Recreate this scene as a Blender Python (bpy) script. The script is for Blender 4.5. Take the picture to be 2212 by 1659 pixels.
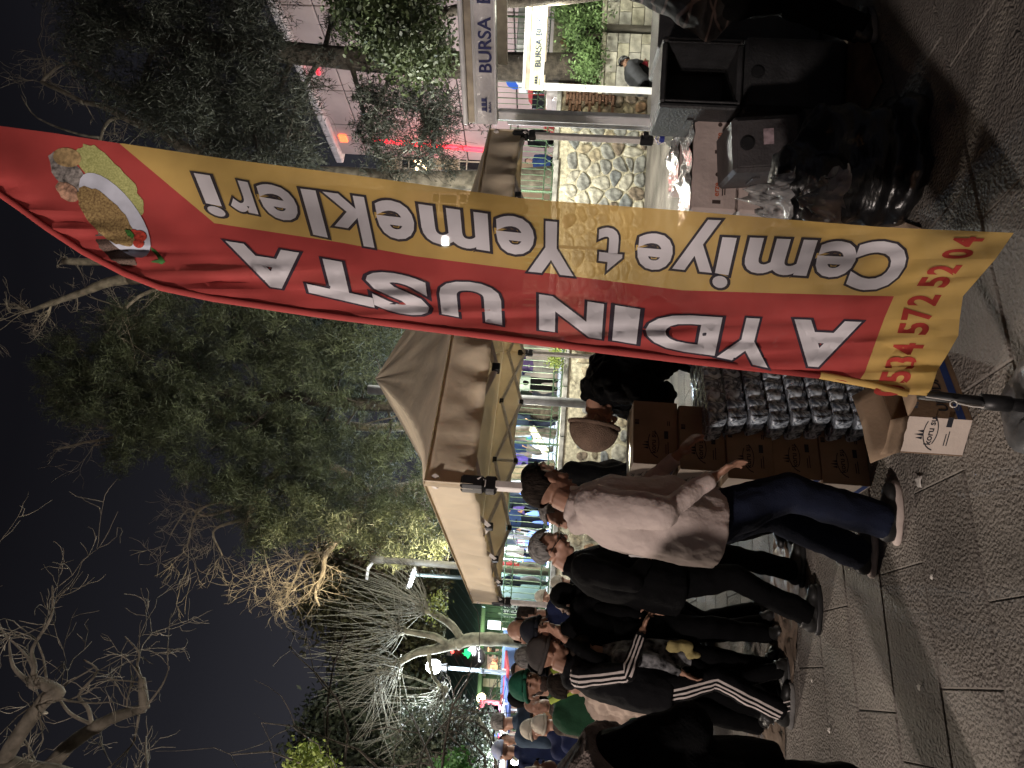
import bpy, bmesh, math, random
import numpy as np
from math import sin, cos, pi, sqrt, radians
from mathutils import Vector, Matrix, noise
for o in list(bpy.data.objects):
    bpy.data.objects.remove(o)
S = bpy.context.scene
COL = S.collection
rnd = random.Random(7)
# ------------------------------------------------------------------ camera
F = 1500.0; CX, CY = 1106.0, 829.5
ROLL, PITCH, EYE = radians(3.7), radians(3.1), 1.65
Rv = Vector((1, 0, 0)); Fv = Vector((0, cos(PITCH), sin(PITCH))); Uv = Vector((0, -sin(PITCH), cos(PITCH)))
Xi = -Uv*cos(ROLL) + Rv*sin(ROLL)
Yi = Uv*sin(ROLL) + Rv*cos(ROLL)
cam = bpy.data.objects.new('camera', bpy.data.cameras.new('camera'))
COL.objects.link(cam)
cam.matrix_world = Matrix(((Xi.x, Yi.x, -Fv.x, 0), (Xi.y, Yi.y, -Fv.y, 0), (Xi.z, Yi.z, -Fv.z, EYE), (0, 0, 0, 1)))
cam.data.sensor_width = 36; cam.data.lens = F/2212*36
cam.data.clip_start = 0.05; cam.data.clip_end = 600
S.camera = cam
S.render.resolution_x = 1024; S.render.resolution_y = 768
S.view_settings.view_transform = 'Standard'; S.view_settings.look = 'None'
S.view_settings.exposure = 0.0; S.view_settings.gamma = 1.0
S.view_settings.use_curve_mapping = False
# night sky: dark above, town glow near the horizon
W = bpy.data.worlds.new('World'); S.world = W; W.use_nodes = True
nt = W.node_tree; bg = nt.nodes['Background']
tc = nt.nodes.new('ShaderNodeTexCoord'); sx = nt.nodes.new('ShaderNodeSeparateXYZ'); cr = nt.nodes.new('ShaderNodeValToRGB')
nt.links.new(tc.outputs['Generated'], sx.inputs[0]); nt.links.new(sx.outputs['Z'], cr.inputs[0]); nt.links.new(cr.outputs[0], bg.inputs[0])
el = cr.color_ramp.elements
el[0].position = 0.0; el[0].color = (0.050, 0.050, 0.066, 1)
el[1].position = 0.62; el[1].color = (0.0064, 0.0062, 0.0082, 1)
e = el.new(0.22); e.color = (0.038, 0.038, 0.047, 1)
e = el.new(0.42); e.color = (0.0160, 0.0160, 0.0205, 1)
bg.inputs[1].default_value = 0.85

def P(x, y, d):
    r = Fv + Xi*((x-CX)/F) - Yi*((y-CY)/F)
    return Vector((0, 0, EYE)) + r*(d/r.y)
def G(x, y, z=0.0):
    r = Fv + Xi*((x-CX)/F) - Yi*((y-CY)/F)
    return Vector((0, 0, EYE)) + r*((z-EYE)/r.z)

def lamp(name, loc, power, col, radius=.15, spot=None, aim=None):
    l = bpy.data.lights.new(name, 'SPOT' if spot else 'POINT')
    l.energy = power; l.color = col; l.shadow_soft_size = radius
    o = bpy.data.objects.new(name, l); COL.objects.link(o); o.location = loc
    if spot:
        l.spot_size = radians(spot); l.spot_blend = .5
        o.rotation_euler = (Vector(aim)-Vector(loc)).to_track_quat('-Z', 'Y').to_euler()
    return o
WARM = (1, .80, .62); COOL = (.82, .92, 1.0); YEL = (1, .90, .62)
# street lamps out of the frame (behind the photographer, and to the left of the square)
lamp('light_behind_photographer', (-4.6, -2.0, 3.7), 1500, (1, .86, .78), .20)
lamp('light_left_of_square', (-8.5, 7.0, 4.4), 1500, (1, .86, .72), .15)
FLOOD = P(962, 520, 11.3)
lamp('light_flood', FLOOD + Vector((.10, .12, -.02)), 1600, (1, .97, .84), .10)
GLOBE = P(936, 1440, 13.0)
lamp('light_globe', GLOBE, 300, (.88, .96, 1.0), .17)

# ------------------------------------------------------------------ materials
MATS = {}
def M(name, col=(.5, .5, .5), rough=.75, var=.12, scale=6, bump=0, bscale=30, metal=0, emit=0, ecol=None, trans=0, transp=0, spec=.5, stretch=None, col2=None, sheen=0, bdist=.02):
    if name in MATS: return MATS[name]
    m = bpy.data.materials.new(name); m.use_nodes = True; t = m.node_tree; n = t.nodes; L = t.links
    b = n['Principled BSDF']; out = n['Material Output']
    b.inputs['Roughness'].default_value = rough; b.inputs['Metallic'].default_value = metal
    b.inputs['Specular IOR Level'].default_value = spec
    tcn = n.new('ShaderNodeTexCoord'); mp = n.new('ShaderNodeMapping'); L.new(tcn.outputs['Object'], mp.inputs[0])
    if stretch: mp.inputs['Scale'].default_value = stretch
    c = tuple(col)
    if var > 0 or col2:
        nz = n.new('ShaderNodeTexNoise'); nz.inputs['Scale'].default_value = scale; nz.inputs['Detail'].default_value = 5
        L.new(mp.outputs[0], nz.inputs['Vector'])
        rp = n.new('ShaderNodeValToRGB'); L.new(nz.outputs['Fac'], rp.inputs[0])
        a = col2 if col2 else tuple(max(0, v*(1-var*2)) for v in c); z = c if col2 else tuple(min(1, v*(1+var*1.3)) for v in c)
        rp.color_ramp.elements[0].position = .32; rp.color_ramp.elements[1].position = .68
        rp.color_ramp.elements[0].color = (*a, 1); rp.color_ramp.elements[1].color = (*z, 1)
        L.new(rp.outputs[0], b.inputs['Base Color']); csock = rp.outputs[0]
    else:
        b.inputs['Base Color'].default_value = (*c, 1); csock = None
    if bump:
        nb = n.new('ShaderNodeTexNoise'); nb.inputs['Scale'].default_value = bscale; nb.inputs['Detail'].default_value = 4
        L.new(mp.outputs[0], nb.inputs['Vector'])
        bp = n.new('ShaderNodeBump'); bp.inputs['Strength'].default_value = bump; bp.inputs['Distance'].default_value = bdist
        L.new(nb.outputs['Fac'], bp.inputs['Height']); L.new(bp.outputs[0], b.inputs['Normal'])
    if emit:
        b.inputs['Emission Color'].default_value = (*(ecol or c), 1); b.inputs['Emission Strength'].default_value = emit
    if sheen: b.inputs['Sheen Weight'].default_value = sheen
    last = b.outputs[0]
    if trans:
        tr = n.new('ShaderNodeBsdfTranslucent')
        if csock: L.new(csock, tr.inputs[0])
        else: tr.inputs[0].default_value = (*c, 1)
        mx = n.new('ShaderNodeMixShader'); mx.inputs[0].default_value = trans
        L.new(last, mx.inputs[1]); L.new(tr.outputs[0], mx.inputs[2]); last = mx.outputs[0]
    if transp:
        tp = n.new('ShaderNodeBsdfTransparent'); tp.inputs[0].default_value = (*[min(1, v*.5+.5) for v in c], 1)
        mx = n.new('ShaderNodeMixShader'); mx.inputs[0].default_value = transp
        L.new(last, mx.inputs[1]); L.new(tp.outputs[0], mx.inputs[2]); last = mx.outputs[0]
    if last != b.outputs[0]: L.new(last, out.inputs['Surface'])
    MATS[name] = m
    return m

# ------------------------------------------------------------------ mesh builder
ICO = None
def _ico():
    global ICO
    bm = bmesh.new(); bmesh.ops.create_icosphere(bm, subdivisions=2, radius=1)
    ICO = ([v.co.copy() for v in bm.verts], [[v.index for v in f.verts] for f in bm.faces]); bm.free()
_ico()
class MB:
    def __init__(s): s.v = []; s.f = []; s.m = []; s.k = 0
    def add(s, vs, fs, k=None):
        b = len(s.v); s.v += [tuple(v) for v in vs]; s.f += [tuple(i+b for i in f) for f in fs]; s.m += [s.k if k is None else k]*len(fs); return s
    def box(s, c, sz, rot=None, k=None, bev=0):
        hx, hy, hz = sz[0]/2, sz[1]/2, sz[2]/2
        if bev:
            vs = []; e = bev
            for sz_ in (-1, 1):
                for (a, b) in ((hx-e, hy), (hx, hy-e), (hx, -hy+e), (hx-e, -hy), (-hx+e, -hy), (-hx, -hy+e), (-hx, hy-e), (-hx+e, hy)):
                    vs.append(Vector((a, b, sz_*(hz-e))))
            for sz_ in (-1, 1):
                for (a, b) in ((hx-e, hy-e), (hx-e, -hy+e), (-hx+e, -hy+e), (-hx+e, hy-e)): vs.append(Vector((a, b, sz_*hz)))
            fs = [(i, (i+1) % 8, 8+(i+1) % 8, 8+i) for i in range(8)]
            for base, t, fl in ((0, 16, 0), (8, 20, 1)):
                f2 = [(t, t+1, t+2, t+3), (base, base+1, t), (base+1, base+2, t+1, t), (base+2, base+3, t+1), (base+3, base+4, t+2, t+1), (base+4, base+5, t+2), (base+5, base+6, t+3, t+2), (base+6, base+7, t+3), (base+7, base, t, t+3)]
                fs += f2
        else:
            vs = [Vector((a*hx, b*hy, c_*hz)) for a in (-1, 1) for b in (-1, 1) for c_ in (-1, 1)]
            fs = [(0, 1, 3, 2), (4, 6, 7, 5), (0, 4, 5, 1), (2, 3, 7, 6), (0, 2, 6, 4), (1, 5, 7, 3)]
        c = Vector(c)
        if rot is not None: vs = [rot @ v for v in vs]
        return s.add([v+c for v in vs], fs, k)
    def hexa(s, p, k=None):   # 8 points: bottom 4, top 4
        return s.add(p, [(0, 3, 2, 1), (4, 5, 6, 7), (0, 1, 5, 4), (1, 2, 6, 5), (2, 3, 7, 6), (3, 0, 4, 7)], k)
    def ell(s, c, r, rot=None, k=None):
        c = Vector(c); vs = [Vector((v.x*r[0], v.y*r[1], v.z*r[2])) for v in ICO[0]]
        if rot is not None: vs = [rot @ v for v in vs]
        return s.add([v+c for v in vs], ICO[1], k)
    def tube(s, pts, rad, n=8, k=None, lat=None, caps=True):
        pts = [Vector(p) for p in pts]; N = len(pts)
        if not hasattr(rad, '__len__'): rad = [rad]*N
        vs = []; up = None
        for i, p in enumerate(pts):
            t = (pts[min(i+1, N-1)]-pts[max(i-1, 0)])
            if t.length < 1e-9: t = Vector((0, 0, 1))
            t.normalize()
            if lat is not None: a = Vector(lat)
            elif up is None: a = Vector((1, 0, 0)) if abs(t.x) < .8 else Vector((0, 1, 0))
            else: a = up
            a = (a - t*a.dot(t)); a = a.normalized() if a.length > 1e-6 else t.orthogonal().normalized(); up = a
            b = t.cross(a); r = rad[i]; ra, rb = (r if hasattr(r, '__len__') else (r, r))
            for j in range(n):
                w = 2*pi*j/n; vs.append(p + a*cos(w)*ra + b*sin(w)*rb)
        fs = [(i*n+j, i*n+(j+1) % n, (i+1)*n+(j+1) % n, (i+1)*n+j) for i in range(N-1) for j in range(n)]
        if caps: fs += [tuple(range(n-1, -1, -1)), tuple((N-1)*n+j for j in range(n))]
        return s.add(vs, fs, k)
    def cyl(s, a, b, r, n=12, k=None, r2=None): return s.tube([a, b], [r, r if r2 is None else r2], n, k)
    def build(s, name, mats, parent=None, smooth=False, loc=None, offset=None):
        loc = Vector(loc) if loc is not None else Vector((0, 0, 0))
        off = parent.get('_o') if parent is not None else None
        off = Vector(off) if off is not None else Vector((0, 0, 0))
        if parent is None and loc.length == 0 and s.v:
            a = np.array(s.v); c = (a.max(0)+a.min(0))/2; loc = Vector((c[0], c[1], a[:, 2].min()))
        me = bpy.data.meshes.new(name)
        sh = off + loc if parent is not None else loc
        me.from_pydata([(v[0]-sh[0], v[1]-sh[1], v[2]-sh[2]) for v in s.v], [], s.f)
        if not isinstance(mats, (list, tuple)): mats = [mats]
        for mm in mats: me.materials.append(mm)
        if len(mats) > 1: me.polygons.foreach_set('material_index', s.m)
        if smooth: me.polygons.foreach_set('use_smooth', [True]*len(me.polygons))
        me.update()
        o = bpy.data.objects.new(name, me); COL.objects.link(o)
        if parent is not None: o.parent = parent; o['_o'] = list(sh)
        else: o['_o'] = list(loc)
        o.location = loc
        return o
def tag(o, label=None, cat=None, group=None, kind=None):
    if label: o['label'] = label
    if cat: o['category'] = cat
    if group: o['group'] = group
    if kind: o['kind'] = kind
    return o
def thing(name, loc, label, cat, group=None):
    o = bpy.data.objects.new(name, None); COL.objects.link(o); o.location = loc; o['_o'] = list(loc); o.empty_display_size = .1
    return tag(o, label, cat, group)
def inst(me, name, parent, mw):
    """piece sharing mesh data, placed by a world matrix, child of parent (parents are unrotated)"""
    o = bpy.data.objects.new(name, me); COL.objects.link(o)
    if parent is not None:
        o.parent = parent; off = Vector(parent['_o']); mw = Matrix.Translation(-off) @ mw
    o.matrix_basis = mw
    return o
def meshdata(mb, name, mats, smooth=False):
    o = mb.build(name, mats, None, smooth, loc=(0, 0, 1e-9)); me = o.data; bpy.data.objects.remove(o); return me
def mod(o, kind, **kw):
    m = o.modifiers.new(kind.lower(), kind)
    for k, v in kw.items(): setattr(m, k, v)
    return m

# ------------------------------------------------------------------ lettering (built-in font -> meshes, taken once)
TXT = {}
def text_prepass(keys):
    obs = []
    for (s, off) in keys:
        cu = bpy.data.curves.new('t', 'FONT'); cu.body = s; cu.size = 1; cu.offset = off; cu.resolution_u = 4; cu.dimensions = '2D'; cu.fill_mode = 'BOTH'
        o = bpy.data.objects.new('t', cu); COL.objects.link(o); obs.append((s, off, o, cu))
    dg = bpy.context.evaluated_depsgraph_get(); dg.update()
    for s, off, o, cu in obs:
        me = bpy.data.meshes.new_from_object(o.evaluated_get(dg))
        vs = [(v.co.x, v.co.y) for v in me.vertices]; fs = [tuple(p.vertices) for p in me.polygons]
        TXT[(s, off)] = (vs, fs); bpy.data.meshes.remove(me)
    for s, off, o, cu in obs: bpy.data.objects.remove(o); bpy.data.curves.remove(cu)
LET = [c for c in 'AYDINUST'] + list('CemiytYklrc')
KEYS = [(c, o) for c in set(LET) for o in (.042, .028, .062, .046, .080)] + [(c, .035) for c in '0534724']
STR = ['BURSA', 'BÜYÜKŞEHİR', 'BURSA BÜYÜKŞEHİR', 'B', 'koru su', 'ULUDAĞ', 'erze', 'green C.', 'TARİHİ ÇINAR', 'BEREKET']
KEYS += [(s, .02) for s in STR]
text_prepass(sorted(set(KEYS)))
def bounds(vs):
    xs = [v[0] for v in vs]; ys = [v[1] for v in vs]; return min(xs), max(xs), min(ys), max(ys)
def put_text(mb, s, org, ux, uy, h, off=.02, k=0, w=None):
    """lettering with cap height h, lower left corner at org, along ux, up uy"""
    vs, fs = TXT[(s, off)]; x0, x1, y0, y1 = bounds(vs); ux = Vector(ux).normalized(); uy = Vector(uy).normalized()
    sc = h/.72; sx_ = sc if w is None else w/(x1-x0); org = Vector(org)
    mb.add([org + ux*((x-x0)*sx_) + uy*(y*sc) for x, y in vs], fs, k)
    return (x1-x0)*sx_
# ================================================================== GROUND
gm = M('joint_sand', (.075, .068, .058), .95, .3, 20, .6, 80)
mb = MB(); mb.add([(-150, -60, -.012), (150, -60, -.012), (150, 300, -.012), (-150, 300, -.012)], [(0, 1, 2, 3)])
tag(mb.build('ground', gm, loc=(0, 0, -.012)), kind='structure', label='dark bedding between the paving slabs')
def slabmat(name, col, far=False):
    m = bpy.data.materials.new(name); m.use_nodes = True; t = m.node_tree; n = t.nodes; L = t.links; b = n['Principled BSDF']
    geo = n.new('ShaderNodeNewGeometry'); mp = n.new('ShaderNodeMapping'); L.new(geo.outputs['Position'], mp.inputs[0]); mp.inputs['Rotation'].default_value = (0, 0, radians(-23))
    oi = n.new('ShaderNodeObjectInfo')
    nz = n.new('ShaderNodeTexNoise'); nz.inputs['Scale'].default_value = 1.3; nz.inputs['Detail'].default_value = 6; L.new(mp.outputs[0], nz.inputs['Vector'])
    rp = n.new('ShaderNodeValToRGB'); L.new(nz.outputs['Fac'], rp.inputs[0]); rp.color_ramp.elements[0].position = .35; rp.color_ramp.elements[1].position = .65
    rp.color_ramp.elements[0].color = (*[c*.55 for c in col], 1); rp.color_ramp.elements[1].color = (*[c*1.15 for c in col], 1)
    mul = n.new('ShaderNodeMix'); mul.data_type = 'RGBA'; mul.blend_type = 'MULTIPLY'; mul.inputs[0].default_value = 1
    mr = n.new('ShaderNodeMapRange'); L.new(oi.outputs['Random'], mr.inputs[0]); mr.inputs[3].default_value = .90; mr.inputs[4].default_value = 1.08
    L.new(rp.outputs[0], mul.inputs[6]); L.new(mr.outputs[0], mul.inputs[7])
    # dark gum spots and litter stains
    vo = n.new('ShaderNodeTexVoronoi'); vo.inputs['Scale'].default_value = 5.5; L.new(mp.outputs[0], vo.inputs['Vector'])
    r2 = n.new('ShaderNodeValToRGB'); L.new(vo.outputs['Distance'], r2.inputs[0]); r2.color_ramp.elements[0].position = .035; r2.color_ramp.elements[1].position = .085
    r2.color_ramp.elements[0].color = (.45, .43, .42, 1); r2.color_ramp.elements[1].color = (1, 1, 1, 1)
    m2 = n.new('ShaderNodeMix'); m2.data_type = 'RGBA'; m2.blend_type = 'MULTIPLY'; m2.inputs[0].default_value = 1
    L.new(mul.outputs[2], m2.inputs[6]); L.new(r2.outputs[0], m2.inputs[7]); L.new(m2.outputs[2], b.inputs['Base Color'])
    b.inputs['Roughness'].default_value = .7; b.inputs['Specular IOR Level'].default_value = .35
    # bush-hammered pebbly relief
    n1 = n.new('ShaderNodeTexNoise'); n1.inputs['Scale'].default_value = 85; n1.inputs['Detail'].default_value = 3; L.new(mp.outputs[0], n1.inputs['Vector'])
    n2 = n.new('ShaderNodeTexVoronoi'); n2.feature = 'SMOOTH_F1'; n2.inputs['Scale'].default_value = 78; L.new(mp.outputs[0], n2.inputs['Vector'])
    ad = n.new('ShaderNodeMath'); ad.operation = 'ADD'; L.new(n1.outputs['Fac'], ad.inputs[0]); L.new(n2.outputs['Distance'], ad.inputs[1])
    bp = n.new('ShaderNodeBump'); bp.inputs['Strength'].default_value = .62; bp.inputs['Distance'].default_value = .017
    L.new(ad.outputs[0], bp.inputs['Height']); L.new(bp.outputs[0], b.inputs['Normal'])
    return m
SL = [slabmat('paving_slab', (.176, .158, .140)), slabmat('paving_slab_pale', (.19, .172, .152)), slabmat('paving_slab_dark', (.160, .143, .127))]
pave = thing('pavement', (0, 0, 0), None, None); pave['kind'] = 'structure'; pave['label'] = 'rough stone slab paving of the square'
ra = radians(23); ru = Vector((cos(ra), sin(ra), 0)); rv = Vector((-sin(ra), cos(ra), 0))
SW, SD = .80, .40
cand = []
for j in range(-4, 46):
    for i in range(-24, 24):
        c = ru*((i+.5*(j % 2)+.13*((j*7) % 3))*SW) + rv*(j*SD+.1)
        if c.y < 1.3 or c.y > 17.5: continue
        if abs(c.x) > 1.2 + c.y*.72: continue
        if c.y > 13.2 and c.x > .9: 
            if c.y > 14.6: continue
        elif c.y > 14.9: continue
        cand.append((c.length, c))
cand.sort(key=lambda t: t[0])
def slab_mb(seed):
    r = random.Random(seed); m_ = MB(); q = lambda: r.uniform(-.0015, .0015)
    hw, hd, e = SW/2-.0014, SD/2-.0040, .005
    m_.hexa([(-hw, -hd, -.03), (hw, -hd, -.03), (hw, hd, -.03), (-hw, hd, -.03), (-hw, -hd, -.008), (hw, -hd, -.008), (hw, hd, -.008), (-hw, hd, -.008)])
    f = m_.f.pop(1); m_.m.pop()
    t = [(-hw+e+q(), -hd+e+q(), q()*.5), (hw-e+q(), -hd+e+q(), q()*.5), (hw-e+q(), hd-e+q(), q()*.5), (-hw+e+q(), hd-e+q(), q()*.5)]
    b = len(m_.v); m_.v += t; m_.f += [(4, 5, b+1, b), (5, 6, b+2, b+1), (6, 7, b+3, b+2), (7, 4, b, b+3), (b, b+1, b+2, b+3)]; m_.m += [0]*5
    return m_
slabs = [[meshdata(slab_mb(s*3+k), 'slab', SL[k]) for s in range(3)] for k in range(3)]
rest = MB()
for n_, (dist, c) in enumerate(cand):
    tilt = Matrix.Rotation(rnd.uniform(-.0025, .0025), 4, 'X') @ Matrix.Rotation(rnd.uniform(-.002, .002), 4, 'Y')
    z = rnd.uniform(-.002, .001)
    mw = Matrix.Translation((c.x, c.y, z)) @ Matrix.Rotation(ra, 4, 'Z') @ tilt
    if n_ < 300:
        inst(slabs[rnd.randrange(3)][rnd.randrange(3)], 'slab', pave, mw)
    else:
        sm = slab_mb(rnd.randrange(9)); rest.add([mw @ Vector(v) for v in sm.v], sm.f, rnd.randrange(3))
tag(rest.build('slab', SL, pave), kind='stuff')

# raised terrace behind the retaining walls
tm = M('terrace_grass', (.06, .10, .035), .95, .35, 3, .8, 60)
TZ = 1.34
mb = MB(); mb.hexa([(-60, 14.95, -.02), (60, 14.95, -.02), (60, 90, -.02), (-60, 90, -.02), (-60, 14.95, TZ), (60, 14.95, TZ), (60, 90, TZ), (-60, 90, TZ)])
tag(mb.build('terrace', tm), kind='structure', label='raised ground behind the stone wall')
mb = MB(); mb.hexa([(-30, 18.0, TZ+.004), (22, 18.0, TZ+.004), (22, 40, TZ+.004), (-30, 40, TZ+.004)] + [(-30, 18.0, TZ+.02), (22, 18.0, TZ+.02), (22, 40, TZ+.02), (-30, 40, TZ+.02)])
tag(mb.build('path', M('path_paving', (.26, .25, .24), .8, .2, 4, .3, 40)), kind='structure')

# ================================================================== STONE WALLS
def clip(poly, nx, ny, c):    # keep nx*x+ny*y<=c
    out = []
    for i in range(len(poly)):
        a, b = poly[i], poly[(i+1) % len(poly)]; da = nx*a[0]+ny*a[1]-c; db = nx*b[0]+ny*b[1]-c
        if da <= 0: out.append(a)
        if da*db < 0:
            t = da/(da-db); out.append((a[0]+(b[0]-a[0])*t, a[1]+(b[1]-a[1])*t))
    return out
def rubble(w, h, sx, sy, seed, joint=.022, skip=0):
    r = random.Random(seed); nx, ny = max(1, int(w/sx)), max(1, int(h/sy)); pts = []
    for j in range(ny):
        for i in range(nx):
            pts.append(((i+.5+.5*(j % 2)-.25+r.uniform(-.42, .42))*w/nx, (j+.5+r.uniform(-.36, .36))*h/ny))
    out = []
    for i, p in enumerate(pts):
        if r.random() < skip: continue
        poly = [(.008, .008), (w-.008, .008), (w-.008, h-.008), (.008, h-.008)]
        jt = joint*r.uniform(.6, 1.5)
        for k, q in enumerate(pts):
            if k == i: continue
            dx, dy = q[0]-p[0], q[1]-p[1]; d = sqrt(dx*dx+dy*dy)
            if d > 3.2*max(sx, sy): continue
            dx /= d; dy /= d
            poly = clip(poly, dx, dy, dx*(p[0]+q[0])/2+dy*(p[1]+q[1])/2-jt)
            if len(poly) < 3: break
        if len(poly) < 3: continue
        cc = []
        for a in range(len(poly)):
            A, B = poly[a], poly[(a+1) % len(poly)]
            if abs(A[0]-B[0])+abs(A[1]-B[1]) < .015: cc.append(((A[0]+B[0])/2, (A[1]+B[1])/2)); continue
            cc += [(A[0]*.78+B[0]*.22, A[1]*.78+B[1]*.22), (A[0]*.22+B[0]*.78, A[1]*.22+B[1]*.78)]
        out.append(cc)
    return out
def stone_mb(poly, r, depth=.030):
    cx = sum(p[0] for p in poly)/len(poly); cy = sum(p[1] for p in poly)/len(poly); n = len(poly); m_ = MB()
    d = depth*r.uniform(.5, 1.2)
    rings = []
    for sc, z in ((1, -.02), (1, d*.62), (.95, d*.95), (.6, d*1.0)):
        rings += [(cx+(p[0]-cx)*sc+r.uniform(-.004, .004)*(sc < 1), cy+(p[1]-cy)*sc+r.uniform(-.004, .004)*(sc < 1), z+r.uniform(-.006, .006)*(z > 0)) for p in poly]
    fs = []
    for k in range(3): fs += [(k*n+i, k*n+(i+1) % n, (k+1)*n+(i+1) % n, (k+1)*n+i) for i in range(n)]
    fs.append(tuple(3*n+i for i in range(n)))
    m_.add([(p[0]-cx, p[1]-cy, p[2]) for p in rings], fs)
    return m_, cx, cy
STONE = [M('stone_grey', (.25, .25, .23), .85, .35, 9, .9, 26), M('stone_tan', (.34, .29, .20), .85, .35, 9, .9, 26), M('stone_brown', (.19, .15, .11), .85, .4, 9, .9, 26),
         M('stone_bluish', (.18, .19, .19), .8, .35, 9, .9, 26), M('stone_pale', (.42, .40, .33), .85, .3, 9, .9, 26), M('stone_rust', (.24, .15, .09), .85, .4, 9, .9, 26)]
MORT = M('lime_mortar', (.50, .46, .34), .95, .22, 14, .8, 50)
COPE = M('coping_concrete', (.36, .35, .32), .9, .3, 5, .6, 40)
def wall_matrix(a, b):
    a = Vector(a); b = Vector(b); u = (b-a); u.z = 0; L_ = u.length; u.normalize(); n = u.cross(Vector((0, 0, 1)))
    return Matrix(((u.x, 0, n.x, a.x), (u.y, 0, n.y, a.y), (0, 1, 0, 0), (0, 0, 0, 1))), L_, u, n
def stone_wall(a, b, h0, h1, sx, sy, label, seed, thick=.4, joint=.022, weights=None, cope=True, mort=MORT, coph=.10):
    """from a to b (left to right seen from the camera side), heights h0,h1; front normal towards camera"""
    MW, L_, u, n = wall_matrix(a, b); a = Vector(a); b = Vector(b)
    t = thing('stone_wall', a, label, 'wall')
    mb = MB(); bk = -n*thick
    mb.hexa([a, b, b+bk, a+bk, a+Vector((0, 0, h0)), b+Vector((0, 0, h1)), b+bk+Vector((0, 0, h1)), a+bk+Vector((0, 0, h0))])
    mb.build('mortar_core', mort, t)
    r = random.Random(seed); polys = rubble(L_, max(h0, h1), sx, sy, seed, joint)
    cnt = 0; stuffm = MB()
    wts = weights or (3, 4, 2, 2, 2, 1)
    for p in polys:
        ymax = max(q[1] for q in p); xm = sum(q[0] for q in p)/len(p)
        if ymax > h0+(h1-h0)*xm/L_-.01: continue
        sm, cx, cy = stone_mb(p, r)
        k = r.choices(range(6), wts)[0]
        mw = MW @ Matrix.Translation((cx, cy, 0))
        if cnt < 300:
            inst(meshdata(sm, 'stone', STONE[k], True), 'stone', t, mw); cnt += 1
        else: stuffm.add([mw @ Vector(v) for v in sm.v], sm.f, k)
    if stuffm.v: tag(stuffm.build('stone', STONE, t, True), kind='stuff')
    if cope:
        nseg = max(2, int(L_/.95)); me_cache = {}
        for i in range(nseg):
            x0 = L_*i/nseg+.006; x1 = L_*(i+1)/nseg-.006; hm = h0+(h1-h0)*(i+.5)/nseg
            m_ = MB(); m_.box(((x1-x0)/2, 0, 0), (x1-x0, coph, thick+.14), bev=.012)
            inst(meshdata(m_, 'coping_stone', COPE), 'coping_stone', t, MW @ Matrix.Translation((x0, hm+coph/2+.002+r.uniform(-.004, .004), -thick/2+r.uniform(-.008, .008))))
    return t, MW, L_
# left wall (behind the tent): top seen just under eye level
WL = 14.3
A = G(1345, 1420); A = Vector((-7.2, WL, 0)); B = Vector((1.05, WL, 0))
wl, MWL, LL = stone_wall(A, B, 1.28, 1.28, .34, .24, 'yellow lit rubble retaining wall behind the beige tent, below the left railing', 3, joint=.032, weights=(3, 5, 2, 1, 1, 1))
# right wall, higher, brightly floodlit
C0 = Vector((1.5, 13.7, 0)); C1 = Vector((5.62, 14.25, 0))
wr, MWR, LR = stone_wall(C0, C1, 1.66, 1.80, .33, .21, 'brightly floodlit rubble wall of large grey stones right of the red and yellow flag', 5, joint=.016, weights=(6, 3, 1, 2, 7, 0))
mb = MB(); mb.hexa([(1.05, 13.6, 0), (1.5, 13.6, 0), (1.5, 14.6, 0), (1.05, 14.6, 0), (1.05, 13.6, 1.62), (1.5, 13.6, 1.62), (1.5, 14.6, 1.62), (1.05, 14.6, 1.62)])
tag(mb.build('stone_pier', MORT), 'rough stone pier between the low and the high retaining wall', 'pier')
# brick patched, deep brown part of the wall
D0 = Vector((5.62, 14.55, 0)); D1 = Vector((6.9, 14.7, 0))
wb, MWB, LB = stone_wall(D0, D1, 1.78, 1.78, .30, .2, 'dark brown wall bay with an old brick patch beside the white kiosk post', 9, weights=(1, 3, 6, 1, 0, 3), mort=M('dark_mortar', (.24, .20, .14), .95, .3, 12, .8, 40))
BR = M('old_brick', (.20, .105, .065), .9, .35, 8, .7, 40)
m_ = MB(); m_.box((0, 0, 0), (.21, .055, .07), bev=.006); bme = meshdata(m_, 'brick', BR)
for j in range(15):
    for i in range(5):
        if (i == 0 or i == 4) and rnd.random() < .5: continue
        inst(bme, 'brick', wb, MWB @ Matrix.Translation((.16+i*.235+(j % 2)*.1, .72+j*.068, .045+rnd.uniform(-.008, .008))) @ Matrix.Rotation(rnd.uniform(-.03, .03), 4, 'Z'))
# dark rubble wall behind the planter, far right
E0 = Vector((6.9, 15.3, 0)); E1 = Vector((10.5, 15.0, 0))
stone_wall(E0, E1, 2.05, 2.10, .42, .3, 'dark rubble wall behind the shrubs of the planter at far right', 13, joint=.022, weights=(3, 2, 5, 3, 0, 2), cope=False, mort=M('mortar_dim', (.34, .32, .24), .95, .25, 12, .8, 40))
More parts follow.
